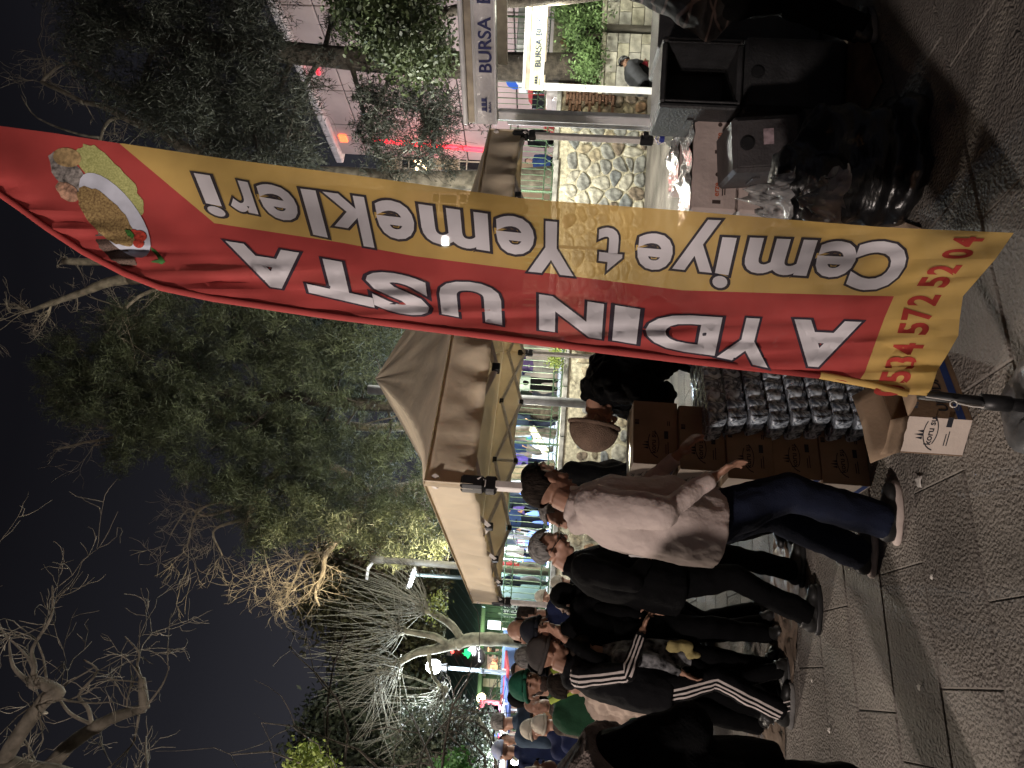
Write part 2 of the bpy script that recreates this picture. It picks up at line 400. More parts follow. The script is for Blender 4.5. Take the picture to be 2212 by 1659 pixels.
# ashlar planter wall
ASH = [M('ashlar_pale', (.50, .48, .41), .85, .18, 7, .5, 50), M('ashlar_sand', (.44, .42, .33), .85, .2, 7, .5, 50), M('ashlar_grey', (.40, .39, .35), .85, .22, 7, .5, 50)]
def ashlar(a, b, h, label, coph=.09, depth=.5):
    MW, L_, u, n = wall_matrix(a, b); t = thing('planter_wall', a, label, 'wall'); a = Vector(a); b = Vector(b)
    mb = MB(); bk = -n*depth; z = Vector((0, 0, h-.01)); mb.hexa([a, b, b+bk, a+bk, a+z, b+z, b+bk+z, a+bk+z]); mb.build('core', M('ashlar_core', (.12, .11, .09), .95), t)
    rows = int(round(h/.27)); r = random.Random(int(a.x*10))
    for j in range(rows):
        x = -r.uniform(0, .25)
        while x < L_:
            w = r.uniform(.40, .56); x0 = max(x, 0); x1 = min(x+w, L_)
            if x1-x0 > .05:
                m_ = MB(); m_.box((0, 0, 0), (x1-x0-.012, h/rows-.012, .06), bev=.006)
                inst(meshdata(m_, 'block', ASH[r.randrange(3)]), 'block', t, MW @ Matrix.Translation(((x0+x1)/2, (j+.5)*h/rows, .012+r.uniform(-.004, .004))))
            x += w
    ns = max(1, int(L_/.9))
    for i in range(ns):
        m_ = MB(); m_.box((0, 0, 0), (L_/ns-.01, coph, depth+.1), bev=.01)
        inst(meshdata(m_, 'coping_stone', ASH[1]), 'coping_stone', t, MW @ Matrix.Translation(((i+.5)*L_/ns, h+coph/2+.002, -depth/2+.02)))
    return t
g0 = G(1403, 196); k = Vector((6.35, 14.1, 0))
ashlar((6.15, 14.2, 0), (7.25, 14.2, 0), .95, 'low ashlar planter wall segment behind the crouching person')
ashlar((7.28, 13.9, 0), (10.6, 13.6, 0), .99, 'pale ashlar planter wall of large squared blocks at far right')

# ================================================================== RAILINGS
GRN = M('railing_green', (.10, .17, .10), .5, .15, 20, metal=.3)
def railing(a, b, z0, h, label, rings_top=False, spacing=.125):
    a = Vector(a); b = Vector(b); u = b-a; L_ = u.length; u.normalize(); t = thing('railing', a, label, 'railing')
    rz = .085
    for z in (z0+.02, z0+.02+2*rz, z0+h) + ((z0+h-2*rz,) if rings_top else ()):
        m_ = MB(); m_.tube([a+Vector((0, 0, z)), b+Vector((0, 0, z))], .011, 4); m_.build('rail', GRN, t)
    m_ = MB(); m_.cyl((0, 0, .02+2*rz), (0, 0, h+.03), .0075, 6); bar = meshdata(m_, 'bar', GRN)
    m_ = MB(); pts = [(rz*cos(w)*.92, 0, rz*sin(w)*.92) for w in [2*pi*i/14 for i in range(15)]]; m_.tube(pts, .006, 4); ring = meshdata(m_, 'ring', GRN)
    m_ = MB(); m_.cyl((0, 0, -.05), (0, 0, h+.07), .022, 8); post = meshdata(m_, 'post', GRN)
    rot = Matrix.Rotation(math.atan2(u.y, u.x), 4, 'Z'); n = int(L_/spacing)
    for i in range(n+1):
        p = a+u*(i*spacing); inst(bar, 'bar', t, Matrix.Translation((p.x, p.y, z0)))
    for i in range(int(L_/(rz*2))):
        p = a+u*((i+.5)*rz*2); inst(ring, 'ring', t, Matrix.Translation((p.x, p.y, z0+.02+rz)) @ rot)
        if rings_top: inst(ring, 'ring', t, Matrix.Translation((p.x, p.y, z0+h-rz)) @ rot)
    for i in range(int(L_/2.4)+1):
        p = a+u*(i*2.4); inst(post, 'post', t, Matrix.Translation((p.x, p.y, z0)))
    return t
railing((-7.2, 14.45, 0), (-3.6, 14.45, 0), 1.385, .95, 'green iron railing with two rows of rings at the far left of the wall', True)
railing((-3.6, 14.46, 0), (1.0, 14.46, 0), 1.385, .95, 'green iron railing with one row of rings above the wall behind the tent')
railing((1.6, 13.95, 0), (5.6, 14.45, 0), 1.85, .95, 'green iron railing on top of the floodlit wall beside the flag')
railing((5.7, 15.0, 0), (10.5, 15.5, 0), 2.12, 1.3, 'dark railing on the raised ground behind the two white kiosks')

# ================================================================== TENT
CAN = M('tent_cloth', (.90, .80, .62), .85, .06, 3, .25, 14, trans=.30)
ALU = M('tent_metal', (.78, .74, .70), .5, .08, 20, metal=.0)
BLK = M('black_plastic', (.012, .012, .013), .45, .1, 20)
tA = Vector((1.98, 5.36, 0)); tB = Vector((-.52, 3.40, 0)); tC = Vector((-2.10, 6.55, 0)); tD = tA+tC-tB
apex = Vector(((tA.x+tC.x)/2+.03, (tA.y+tC.y)/2, 3.16))
zt, zb = 2.24, 2.0
tent = thing('pop_up_tent', Vector((apex.x, apex.y, 0)), 'beige pop-up canopy tent with pointed roof standing over the serving tables', 'tent')
cor = [tA, tB, tC, tD]
for ci in range(4):
    p, q = cor[ci], cor[(ci+1) % 4]
    p1 = Vector((p.x, p.y, zt)); q1 = Vector((q.x, q.y, zt)); mb = MB(); nu, nv = 26, 12; vs = []
    for j in range(nv+1):
        t_ = j/nv
        for i in range(nu+1):
            s_ = i/nu; e_ = p1.lerp(q1, s_); w = e_.lerp(apex, t_)
            sag = -.13*sin(pi*t_)*(1-.25*t_) * (1 if True else 0)
            sag += -.10*sin(pi*s_)*(1-t_)*0
            cr_ = .034*noise.noise(Vector((s_*16, t_*2.0, ci*7.3)))*min(1, 5*t_)*(1-t_)**.5 + .012*min(1, 5*t_)*noise.noise(Vector((s_*5, t_*9, ci*3)))
            edge = min(1, 6*s_, 6*(1-s_)); w.z += sag + cr_*edge
            vs.append(w)
    fs = [(j*(nu+1)+i, j*(nu+1)+i+1, (j+1)*(nu+1)+i+1, (j+1)*(nu+1)+i) for j in range(nv) for i in range(nu)]
    mb.add(vs, fs); o = mb.build('roof_panel', CAN, tent, True); mod(o, 'SOLIDIFY', thickness=.002)
    # valance with hanging folds
    mb = MB(); nu, nv = 90, 7; nrm = (q-p).cross(Vector((0, 0, 1))).normalized(); vs = []
    for j in range(nv+1):
        for i in range(nu+1):
            s_ = i/nu; t_ = j/nv; w = p.lerp(q, s_); z_ = zt+(zb-.005-zt)*t_
            f = noise.noise(Vector((s_*22, t_*.8, ci*5.1)))*.065 + noise.noise(Vector((s_*48, t_*1.4, ci*5.1)))*.030
            edge = min(1, 14*s_, 14*(1-s_)); w = w + nrm*(.018+f*t_*edge); w.z = z_ + .02*sin(pi*s_)*0 + .012*noise.noise(Vector((s_*9, 3, ci)))*t_
            vs.append(w)
    fs = [(j*(nu+1)+i, j*(nu+1)+i+1, (j+1)*(nu+1)+i+1, (j+1)*(nu+1)+i) for j in range(nv) for i in range(nu)]
    mb.add(vs, fs); o = mb.build('valance', CAN, tent, True); mod(o, 'SOLIDIFY', thickness=.002)
    # truss under the edge
    inn = (apex-(p+q)/2); inn.z = 0; inn.normalize(); ux_ = (q-p).normalized()
    pa = p+inn*.05; qa = q+inn*.05; L_ = (q-p).length
    tr = MB(); zz0, zz1 = 1.96, 2.19
    for h_ in range(2):
        for (s0, z0_, s1, z1_) in ((0, zz0, .5, zz1), (0, zz1, .5, zz0)):
            a0 = s0*.5+h_*.5; a1 = s1*.5*1+h_*.5 if False else (s0*.5+h_*.5+.25)
            for seg in range(2):
                aa = h_*.5+seg*.25; bb = aa+.25
                za, zb_ = (z0_, z1_) if seg == 0 else (z1_, z0_)
                P0 = pa.lerp(qa, aa); P1 = pa.lerp(qa, bb); P0 = Vector((P0.x, P0.y, za)); P1 = Vector((P1.x, P1.y, zb_))
                tr.tube([P0, P1], [(.013, .019)]*2, 4, lat=nrm)
    tr.build('truss_bar', ALU, tent)
    jb = MB()
    for s_ in (.25, .5, .75):
        for z_ in (zz0, zz1):
            c_ = pa.lerp(qa, s_); jb.box((c_.x, c_.y, z_), (.055, .04, .045), rot=Matrix.Rotation(math.atan2(ux_.y, ux_.x), 3, 'Z'), bev=.004)
    c_ = pa.lerp(qa, .5); tr2 = MB(); tr2.tube([(c_.x, c_.y, zz0), (c_.x, c_.y, zz1)], .016, 4); tr2.build('truss_post', ALU, tent)
    jb.build('joint', BLK, tent)
for ci, c in enumerate(cor):
    inn = (apex-c); inn.z = 0; inn.normalize(); c = c+inn*.05
    m_ = MB(); yaw = math.atan2(tA.y-tB.y, tA.x-tB.x); R3 = Matrix.Rotation(yaw, 3, 'Z')
    m_.box((c.x, c.y, 1.55), (.042, .042, 1.0), rot=R3, bev=.004); lo = m_.build('upper_leg', ALU, tent)
    m_ = MB(); m_.box((c.x, c.y, .55), (.032, .032, 1.1), rot=R3, bev=.003); m_.build('lower_leg', ALU, tent)
    m_ = MB(); m_.box((c.x, c.y, 1.03), (.07, .06, .10), rot=R3, bev=.01); m_.box((c.x+.03, c.y-.03, 1.04), (.05, .04, .04), rot=R3, bev=.006); m_.build('slide_lock', BLK, tent)
    m_ = MB(); m_.box((c.x, c.y, 2.0), (.075, .07, .12), rot=R3, bev=.012); m_.box((c.x+.0, c.y, 1.91), (.09, .05, .06), rot=R3, bev=.01); m_.build('corner_bracket', BLK, tent)
    m_ = MB(); m_.box((c.x, c.y, .01), (.1, .1, .012), rot=R3, bev=.003); m_.build('foot_plate', ALU, tent)
m_ = MB(); m_.cyl(apex-Vector((0, 0, .9)), apex-Vector((0, 0, .03)), .02, 8); m_.ell(apex-Vector((0, 0, .04)), (.05, .05, .03)); m_.build('centre_pole', ALU, tent)
# white round pipe post behind the tent
p0 = P(1265, 872, 11.2)
m_ = MB(); m_.cyl((p0.x, p0.y, 0), (p0.x, p0.y, 4.6), .075, 20); m_.cyl((p0.x, p0.y, 0), (p0.x, p0.y, .03), .15, 16)
tag(m_.build('steel_post', M('grey_pipe', (.36, .37, .38), .5, .12, 9, metal=.3), None, True), 'thick pale grey round post behind the tent, in front of the railing', 'post')

# ================================================================== KIOSKS
KW = M('kiosk_white', (.82, .82, .84), .4, .10, 4); KB = M('kiosk_beige', (.42, .36, .28), .6, .15, 8)
NAVY = M('print_navy', (.02, .025, .13), .5, .1, 30); VINYL = M('vinyl_clear', (.66, .64, .66), .14, .14, 4, .9, 9, bdist=.03)
def kiosk(a, b, depth, z0, z1, label, post_w=.1, text=None, near=True, cloth=VINYL, th=.2, txoff=.2, logo=True, textcol=NAVY):
    a = Vector(a); b = Vector(b); u = (b-a).normalized(); n = u.cross(Vector((0, 0, 1))); back = -n*depth
    t = thing('kiosk', a, label, 'kiosk'); Z = lambda v, z: Vector((v.x, v.y, z)); R3 = Matrix.Rotation(math.atan2(u.y, u.x), 3, 'Z'); L_ = (b-a).length
    m_ = MB(); mid = (a+b)/2+back/2; m_.box(Z(mid, z1-.02), (L_, depth, .04), rot=R3, bev=.006); m_.build('roof', KW, t)
    H = z1-z0
    for (f0, f1, pr, mt, nm) in ((.86, 1.0, .05, KW, 'gutter'), (.66, .86, .0, KB, 'shutter_box'), (.58, .66, .03, KW, 'frame_rail'), (-.0, .04, .03, KW, 'frame_rail')):
        m_ = MB(); c_ = (a+b)/2+n*(pr/2-.05); m_.box(Z(c_, z0+H*(f0+f1)/2), (L_, .1+pr, H*(f1-f0)-.002), rot=R3, bev=.012 if nm != 'shutter_box' else .004); m_.build(nm, mt, t)
    # banner sheet
    m_ = MB(); nu, nv = 60, 10; vs = []
    for j in range(nv+1):
        for i in range(nu+1):
            s_ = i/nu; q = a.lerp(b, s_)+n*(.012+.010*noise.noise(Vector((s_*L_*5, j*.35, 2)))+.006*noise.noise(Vector((s_*L_*13, j*.8, 5)))); vs.append(Z(q, z0+H*(.04+.54*j/nv)))
    m_.add(vs, [(j*(nu+1)+i, j*(nu+1)+i+1, (j+1)*(nu+1)+i+1, (j+1)*(nu+1)+i) for j in range(nv) for i in range(nu)]); m_.build('banner_sheet', cloth, t, True)
    if text:
        m_ = MB(); put_text(m_, text, Z(a+u*txoff+n*.024, z0+H*(.31)-th/2), u, (0, 0, 1), th, w=None); m_.build('lettering', textcol, t)
    if logo:
        m_ = MB(); o_ = a+u*(txoff*.25)+n*.024; hh = th*.55
        for i in range(3): m_.box(Z(o_+u*(.03+i*.045), z0+H*.36), (.03, .003, hh*.8), rot=R3)
        m_.box(Z(o_+u*.075, z0+H*.30), (.14, .003, .012), rot=R3)
        put_text(m_, 'BURSA', Z(o_+u*.0, z0+H*.16), u, (0, 0, 1), hh*.4); m_.build('emblem', textcol, t)
    for (c_, bw) in ((a+u*post_w*.6, 1), ((a+u*post_w*.6)*(1+depth/a.length)+n*.1, 1), (b-u*post_w, 1), (b-u*post_w+back, 1)):
        m_ = MB(); m_.box(Z(c_-n*.1, z0/2), (post_w, post_w, z0), rot=R3, bev=.008); m_.build('post', KW, t)
    m_ = MB(); m_.box(Z((a+b)/2+back, z0+H*.3), (L_, .05, H*.5), rot=R3); m_.build('rear_beam', KB, t)
    return t
K0 = P(1070, 268, 6.6); K1 = P(1085, -330, 5.0)
kiosk((K0.x, K0.y, 0), (K1.x, K1.y, 0), 1.3, 2.31, 2.63, 'near white kiosk with a clear vinyl covered blue lettered banner under its roof', .085, 'BURSA', th=.115, txoff=.50)
# its second word begins at the picture edge
u_ = (Vector((K1.x, K1.y, 0))-Vector((K0.x, K0.y, 0))).normalized(); n_ = u_.cross(Vector((0, 0, 1)))
kt = [o for o in bpy.data.objects if o.name == 'kiosk'][0]
m_ = MB(); o_ = Vector((K0.x, K0.y, 2.31+.32*.31-.0575))+u_*1.08+n_*.024; put_text(m_, 'BÜYÜKŞEHİR', o_, u_, (0, 0, 1), .115); m_.build('lettering', NAVY, kt)
F0 = P(1172, 196, 13.0); F1 = P(1175, -60, 12.2)
kiosk((F0.x, F0.y, 0), (F1.x, F1.y, 0), 1.6, 2.13, 2.52, 'far white kiosk with a pale yellow lettered fascia in front of the planter', .12, 'BURSA BÜYÜKŞEHİR', th=.115, txoff=.40, cloth=M('fascia_yellow', (.62, .62, .42), .4, .08, 4, .2, 10), textcol=M('print_dark', (.02, .03, .06), .5))
H0 = P(1134, 178, 17.0); H1 = P(1130, -60, 16.4)
m_ = MB(); c_ = (H0+H1)/2; m_.box((c_.x, c_.y, 2.80), ((H1-H0).length, 1.8, .22), bev=.03); o = m_.build('canopy', KW)
tk = tag(o, 'white flat canopy roof of a stall behind the lettered fascia, at far right', 'canopy')
m_ = MB()
for sx_ in (-.45, .45):
    m_.box((c_.x+(H1-H0).length*sx_, c_.y, 1.35), (.08, .08, 2.7))
m_.build('post', KW, o, loc=(1e-9, 0, 0))
# ================================================================== FEATHER FLAG
from mathutils.geometry import tessellate_polygon
RED = M('flag_red', (.44, .055, .050), .8, .07, 5, .25, 400, trans=.12, transp=.05, bdist=.002)
YLW = M('flag_yellow', (.66, .43, .13), .8, .07, 5, .25, 400, trans=.15, transp=.18, bdist=.002)
FWH = M('flag_white', (.90, .86, .90), .8, .05, 5, .2, 400, trans=.12, transp=.14, bdist=.002)
FOUT = M('flag_outline', (.035, .032, .05), .8, .1, 5, transp=.22)
FRED = M('flag_digit_red', (.38, .035, .025), .8, .08, 5)
LE = [(2001, 855), (1960, 852), (1880, 832), (1770, 812), (1500, 782), (1100, 733), (700, 682), (460, 646), (350, 623), (270, 592), (180, 545), (100, 492), (40, 448), (0, 420), (-60, 372), (-140, 300)]
RE = [(2190, 503), (2020, 496), (1900, 490), (1700, 474), (1500, 457), (1140, 430), (740, 375), (480, 342), (265, 310), (120, 288), (0, 272), (-80, 262), (-140, 258)]
def interp(tab, x, a=0, b=1):
    tb = sorted(tab, key=lambda t: t[a]); xs = [t[a] for t in tb]; ys = [t[b] for t in tb]; return float(np.interp(x, xs, ys))
def fdepth(x, y):
    ye = interp(LE, x); t = (ye-y)/max(60, ye-interp(RE, x))   # 0 at pole side, 1 at free side
    d = 2.36 - .10*(1-t)*0 + .10*max(0, t)*(.6+.4*sin(x*.003))
    d += .030*sin(x*.0052+y*.011)*min(1, max(0, t)*1.5) + .018*sin(x*.013-y*.02+1)*t
    # crumples near the pole sleeve
    cr = math.exp(-((t-.16)/.14)**2)
    d += cr*(.016*noise.noise(Vector((x*.006, y*.045, 1)))+.008*sin(y*.16+x*.01))
    k = max(0, (x-1650)/350)
    if k > 0: d += k*.028*noise.noise(Vector((x*.004+y*.004, (y+.18*x)*.035, 9)))*(1-t*.4)
    d += .004*noise.noise(Vector((x*.02, y*.02, 4)))
    return d
def cloth_mesh(mb, polys, off, step=26, k=0, verts=None, faces=None):
    bm = bmesh.new()
    if polys is not None:
        for p in polys:
            vs = [bm.verts.new((x, y, 0)) for x, y in p]
            for tri in tessellate_polygon([[Vector((x, y, 0)) for x, y in p]]):
                try: bm.faces.new([vs[i] for i in tri])
                except ValueError: pass
    else:
        vs = [bm.verts.new((x, y, 0)) for x, y in verts]
        for f in faces:
            try: bm.faces.new([vs[i] for i in f])
            except ValueError: pass
    xs = [v.co.x for v in bm.verts]; ys = [v.co.y for v in bm.verts]
    def cut(lo, hi, ax):
        a = math.ceil(lo/step)*step
        while a < hi:
            co = Vector((a, 0, 0)) if ax == 0 else Vector((0, a, 0)); no = Vector((1, 0, 0)) if ax == 0 else Vector((0, 1, 0))
            bmesh.ops.bisect_plane(bm, geom=bm.verts[:]+bm.edges[:]+bm.faces[:], plane_co=co, plane_no=no, dist=1e-4); a += step
    cut(min(xs), max(xs), 0); cut(min(ys), max(ys), 1)
    bm.verts.index_update(); out = []
    for v in bm.verts: out.append(P(v.co.x, v.co.y, fdepth(v.co.x, v.co.y)-off))
    mb.add(out, [tuple(v.index for v in f.verts) for f in bm.faces], k); bm.free()
fb = G(2212, 884, .02); fb = Vector((P(2190, 872, 2.37).x, 2.37, 0))
flag = thing('feather_flag', fb, 'tall red and yellow feather flag with white lettering on a black pole', 'flag')
bnd = [(258, 310), (463, 482), (737, 524), (894, 553), (1474, 627), (1700, 634), (1931, 640)]
end = [(1911, 686), (1893, 735), (1868, 805), (1850, 830)]
rr = [p for p in RE if p[0] < 258]; rl = [p for p in LE if p[0] < 1850]
redp = bnd + end + rl + rr[::-1]
ry = [p for p in RE if p[0] > 258]; ly = [p for p in LE if p[0] > 1850]
yelp = bnd[::-1] + ry[::-1] + [(2150, 560), (2115, 600), (2080, 640), (2073, 690), (2070, 725), (2050, 760), (2025, 800), (2012, 840)] + ly + end[::-1]
mb = MB(); cloth_mesh(mb, [redp], 0, 13, 0); cloth_mesh(mb, [yelp], 0, 13, 1)
o = mb.build('cloth', [RED, YLW], flag, True)
# hem sleeve around the pole
for lo_, hi_, mt_ in ((-999, 1781, RED), (1769, 1990, YLW)):
    sl = MB(); pts = [P(x, y-2, fdepth(x, y)+.004) for x, y in LE if lo_ < x < hi_]; sl.tube(pts, [.013]*len(pts), 8); sl.build('sleeve', mt_, flag, True)
def letter(s, xs, xe, b0, b1, t0, t1, x0t=None, x1t=None, name='letter'):
    """glyph s whose left side stands at image x=xs, right side at xe (reading towards smaller x); baseline y b0->b1, top y t0->t1"""
    kf = .00054
    for off, lay, mt in (((.080 if s.isupper() else .062), .0022, FOUT), ((.046 if s.isupper() else .028), .0042, FWH)):
        vs, fs = TXT[(s, off)]; X0, X1, Y0, Y1 = bounds(TXT[(s, .042)][0])
        out = []
        for x, y in vs:
            u = (x-X0)/(X1-X0); v = (y-Y0)/(Y1-Y0)
            bx = xs+(xe-xs)*u; by = b0+(b1-b0)*u; ty = t0+(t1-t0)*u
            yy = by+(ty-by)*v; xx = bx-(bx-1170)*kf*(yy-by)
            out.append((xx, yy))
        m_ = MB(); cloth_mesh(m_, None, lay, 13, 0, out, fs)
        if lay < .003: parent = m_.build(name, mt, flag, True)
        else: m_.build('face', mt, parent, True)
for a in (('A', 1860, 1717, 696, 690, 797, 786), ('Y', 1686, 1568, 692, 684, 794, 771), ('D', 1560, 1400, 686, 676, 768, 748), ('I', 1382, 1330, 668, 660, 743, 735),
          ('N', 1304, 1165, 657, 636, 732, 712), ('U', 1080, 946, 616, 603, 702, 678), ('S', 918, 786, 602, 580, 690, 664), ('T', 790, 645, 575, 550, 664, 632), ('A', 645, 488, 546, 521, 632, 610)):
    letter(*a)
for a in (('C', 1976, 1862, 524, 520, 632, 622), ('e', 1866, 1774, 521, 517, 604, 598), ('m', 1770, 1618, 517, 511, 600, 590), ('i', 1597, 1556, 512, 510, 628, 620), ('y', 1566, 1466, 474, 470, 592, 582),
          ('e', 1462, 1378, 505, 500, 590, 580), ('t', 1352, 1293, 493, 488, 594, 586), ('Y', 1242, 1140, 484, 474, 596, 586), ('e', 1156, 1066, 470, 460, 556, 548), ('m', 1056, 900, 460, 438, 547, 524),
          ('e', 890, 802, 436, 426, 524, 514), ('k', 788, 690, 424, 411, 538, 522), ('l', 684, 645, 410, 405, 516, 508), ('e', 632, 545, 405, 390, 485, 470), ('r', 536, 473, 392, 380, 467, 455), ('i', 458, 412, 378, 371, 474, 464)):
    letter(*a)
dig = [('5', 1957, 842, 1985, 790), ('3', 1988, 782, 2001, 738), ('4', 2003, 731, 2014, 688), ('5', 2014, 668, 2022, 626), ('7', 2026, 618, 2044, 585), ('2', 2047, 580, 2066, 548), ('5', 2068, 640, 2068, 640)]
DG = [('0', (1948, 852), (1958, 838)), ('5', (1961, 834), (1975, 797)), ('3', (1980, 787), (1993, 747)), ('4', (1997, 740), (2006, 700)), ('5', (2010, 676), (2018, 640)), ('7', (2022, 631), (2037, 603)), ('2', (2041, 597), (2058, 568)),
      ('5', (2052, 640), (2052, 640))]
seq = '0534 572 52 04'; path = [(1946, 858), (1962, 830), (1985, 770), (1998, 743), (2010, 700), (2017, 668), (2036, 634), (2058, 600), (2080, 573), (2098, 554), (2131, 510)]
plen = [0]
for i in range(1, len(path)): plen.append(plen[-1]+math.dist(path[i], path[i-1]))
cellw = plen[-1]/(11+3*.42); s_ = 0
for ch in seq:
    if ch == ' ': s_ += cellw*.42; continue
    vs, fs = TXT[(ch, .035)]; X0, X1, Y0, Y1 = bounds(vs); out = []
    for x, y in vs:
        s2 = s_+((x-X0)/(X1-X0)*.84+.08)*cellw; bx = float(np.interp(s2, plen, [p[0] for p in path])); by = float(np.interp(s2, plen, [p[1] for p in path]))
        v = (y-Y0)/(Y1-Y0); out.append((bx-v*66, by-v*1))
    m_ = MB(); cloth_mesh(m_, None, .0026, 13, 0, out, fs); m_.build('digit', FRED, flag, True); s_ += cellw
# printed dish
def ellp(cx, cy, a, b, ang, n=28, jit=0, seed=0):
    r = random.Random(seed); c, s = cos(radians(ang)), sin(radians(ang)); out = []
    for i in range(n):
        w = 2*pi*i/n; q = 1+r.uniform(-jit, jit); out.append((cx+c*a*q*cos(w)-s*b*q*sin(w), cy+s*a*q*cos(w)+c*b*q*sin(w)))
    return out
def fprint(poly, lay, mt, name='print', step=13):
    m_ = MB(); cloth_mesh(m_, [poly], lay*2, step, 0); m_.build(name, mt, flag, True)
fprint(ellp(146, 375, 56, 26, 50, 22, .08, 1), .0006, M('p_sack', (.30, .27, .25), .8, .4, 60), 'printed_sack')
fprint(ellp(235, 385, 98, 34, 47, 40, .10, 2), .0009, M('p_rice', (.55, .55, .22), .8, .3, 160, col2=(.30, .31, .10)), 'printed_rice')
fprint(ellp(250, 541, 55, 21, 42, 30, .10, 3), .0009, M('p_lentil', (.20, .13, .10), .8, .4, 260, col2=(.05, .03, .025)), 'printed_lentils')
fprint(ellp(145, 340, 31, 21, 14, 18, .04, 4), .0012, M('p_potato', (.44, .30, .14), .8, .25, 60), 'printed_potato')
fprint(ellp(146, 414, 28, 17, 35, 18, .10, 5), .0012, M('p_onion', (.52, .30, .20), .8, .4, 60), 'printed_onion')
fprint(ellp(248, 465, 111, 46, 52), .0015, M('p_plate', (.62, .64, .74), .8, .06, 20), 'printed_plate')
fprint(ellp(228, 468, 82, 34, 47, 40, .05, 6), .0020, M('p_pilaf', (.46, .32, .13), .8, .3, 150, col2=(.17, .10, .04)), 'printed_pilaf')
for cx, cy, r_, in ((302, 510, 15), (299, 526, 12), (289, 503, 9)): fprint(ellp(cx, cy, r_, r_*.8, 20, 14), .0025+.0003*(r_ % 3), M('p_tomato', (.50, .05, .03), .8, .3, 80), 'printed_tomato')
fprint(ellp(280, 505, 12, 6, 40, 12, .2, 8), .0034, M('p_parsley', (.05, .18, .03), .8, .4, 200), 'printed_parsley')
fprint([(325, 534), (337, 541), (348, 552), (357, 566), (350, 571), (338, 568), (325, 566), (334, 562), (343, 561), (337, 551), (328, 542)], .0009, M('p_chili', (.04, .16, .03), .8, .3, 60), 'printed_chili')
# pole, lower tube, clamp, cord, foot
m_ = MB(); pts = [P(x, y-2, fdepth(x, y)+.006) for x, y in LE if x < 1990]; m_.tube(pts, [.007]*len(pts), 6); m_.build('upper_pole', BLK, flag, True)
pb = P(2215, 877, 2.37); pt_ = P(1985, 852, 2.385)
m_ = MB(); m_.cyl(pt_, pb, .017, 12); m_.cyl(P(2118, 867, 2.375), P(2180, 873, 2.37), .027, 14); m_.cyl(P(2150, 870, 2.37), pb, .022, 14); m_.build('lower_pole', BLK, flag, True)
CORD = M('white_cord', (.55, .52, .48), .8, .1, 40)
m_ = MB(); m_.tube([P(2000, 857, 2.34), P(2060, 866, 2.34), P(2110, 876, 2.34), P(2126, 879, 2.34)], .0022, 5); m_.tube([P(2060+8*cos(w), 873+7*sin(w), 2.335) for w in [i*.6 for i in range(11)]], .0020, 5)
m_.tube([P(2068, 871, 2.335), P(2100, 878, 2.335), P(2124, 880, 2.335)], .0030, 5); m_.build('cord', CORD, flag)
WB = M('base_grey', (.09, .092, .095), .45, .2, 10, .5, 14)
cb = Vector((pb.x, pb.y, 0)); m_ = MB(); n = 28; rings = []
for (r_, z_) in ((.15, 0), (.175, .03), (.165, .065), (.12, .08), (.06, .085), (.04, .075)):
    rings.append([(cb.x+(r_+.010*sin(w*5+r_*9))*cos(w), cb.y+(r_+.010*sin(w*5))*sin(w), z_+.012*noise.noise(Vector((cos(w)*3, sin(w)*3, r_*9)))*(z_ > 0)) for w in [2*pi*i/n for i in range(n)]])
m_.add([v for r_ in rings for v in r_], [(k*n+i, k*n+(i+1) % n, (k+1)*n+(i+1) % n, (k+1)*n+i) for k in range(5) for i in range(n)] + [tuple(5*n+i for i in range(n))])
m_.build('weight_ring', WB, flag, True)

# ================================================================== CARTONS
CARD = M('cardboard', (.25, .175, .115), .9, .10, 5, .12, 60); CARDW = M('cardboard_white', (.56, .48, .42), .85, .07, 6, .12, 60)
INK = M('ink_black', (.012, .014, .022), .8, .1, 20); INKG = M('ink_grey', (.16, .13, .11), .8, .1, 20); BLUE = M('ink_blue', (.02, .05, .20), .7, .1, 20)
def koru(mb, o, ux, uy, w, k=0, blue=False, small=True):
    """arched-logo print of a water carton, lower-left o, width w, height about .55w"""
    o = Vector(o); ux = Vector(ux).normalized(); uy = Vector(uy).normalized()
    q = lambda a, b: o+ux*(a*w)+uy*(b*w)
    put_text(mb, 'koru su', q(.12, .40), ux, uy, w*.13, k=k, w=w*.55)
    for (c, r0, r1, a0, a1) in (((.40, .30), .36, .385, 60, 170), ((.38, .62), .38, .405, 235, 320)):
        pts = []
        for i in range(9):
            w_ = radians(a0+(a1-a0)*i/8); pts.append((c[0]+r0*cos(w_)*1.05, c[1]+r0*sin(w_)*.75, c[0]+r1*cos(w_)*1.05, c[1]+r1*sin(w_)*.75))
        mb.add([q(p[0], p[1]) for p in pts]+[q(p[2], p[3]) for p in pts], [(i, i+1, 10+i, 9+i) for i in range(8)], k)
    # little trees above the word
    for (tx, th_) in ((.22, .12), (.29, .16), (.36, .11)):
        mb.add([q(tx, .58), q(tx+.06, .58), q(tx+.03, .58+th_)], [(0, 1, 2)], k)
    if small:
        for (x, y, ww, hh) in ((.84, .80, .05, .10), (.90, .80, .02, .10), (.93, .80, .03, .10), (.12, .10, .30, .02), (.12, .15, .24, .02), (.5, .1, .2, .1), (.84, .06, .12, .02), (.84, .10, .12, .02)):
            mb.add([q(x, y), q(x+ww, y), q(x+ww, y+hh), q(x, y+hh)], [(0, 1, 2, 3)], k)
CW, CD, CH = .36, .27, .236
cs0 = G(1882, 1051)                                                # near-left bottom corner
fu = Vector((cos(radians(25)), sin(radians(25)), 0)); fn = Vector((fu.y, -fu.x, 0))
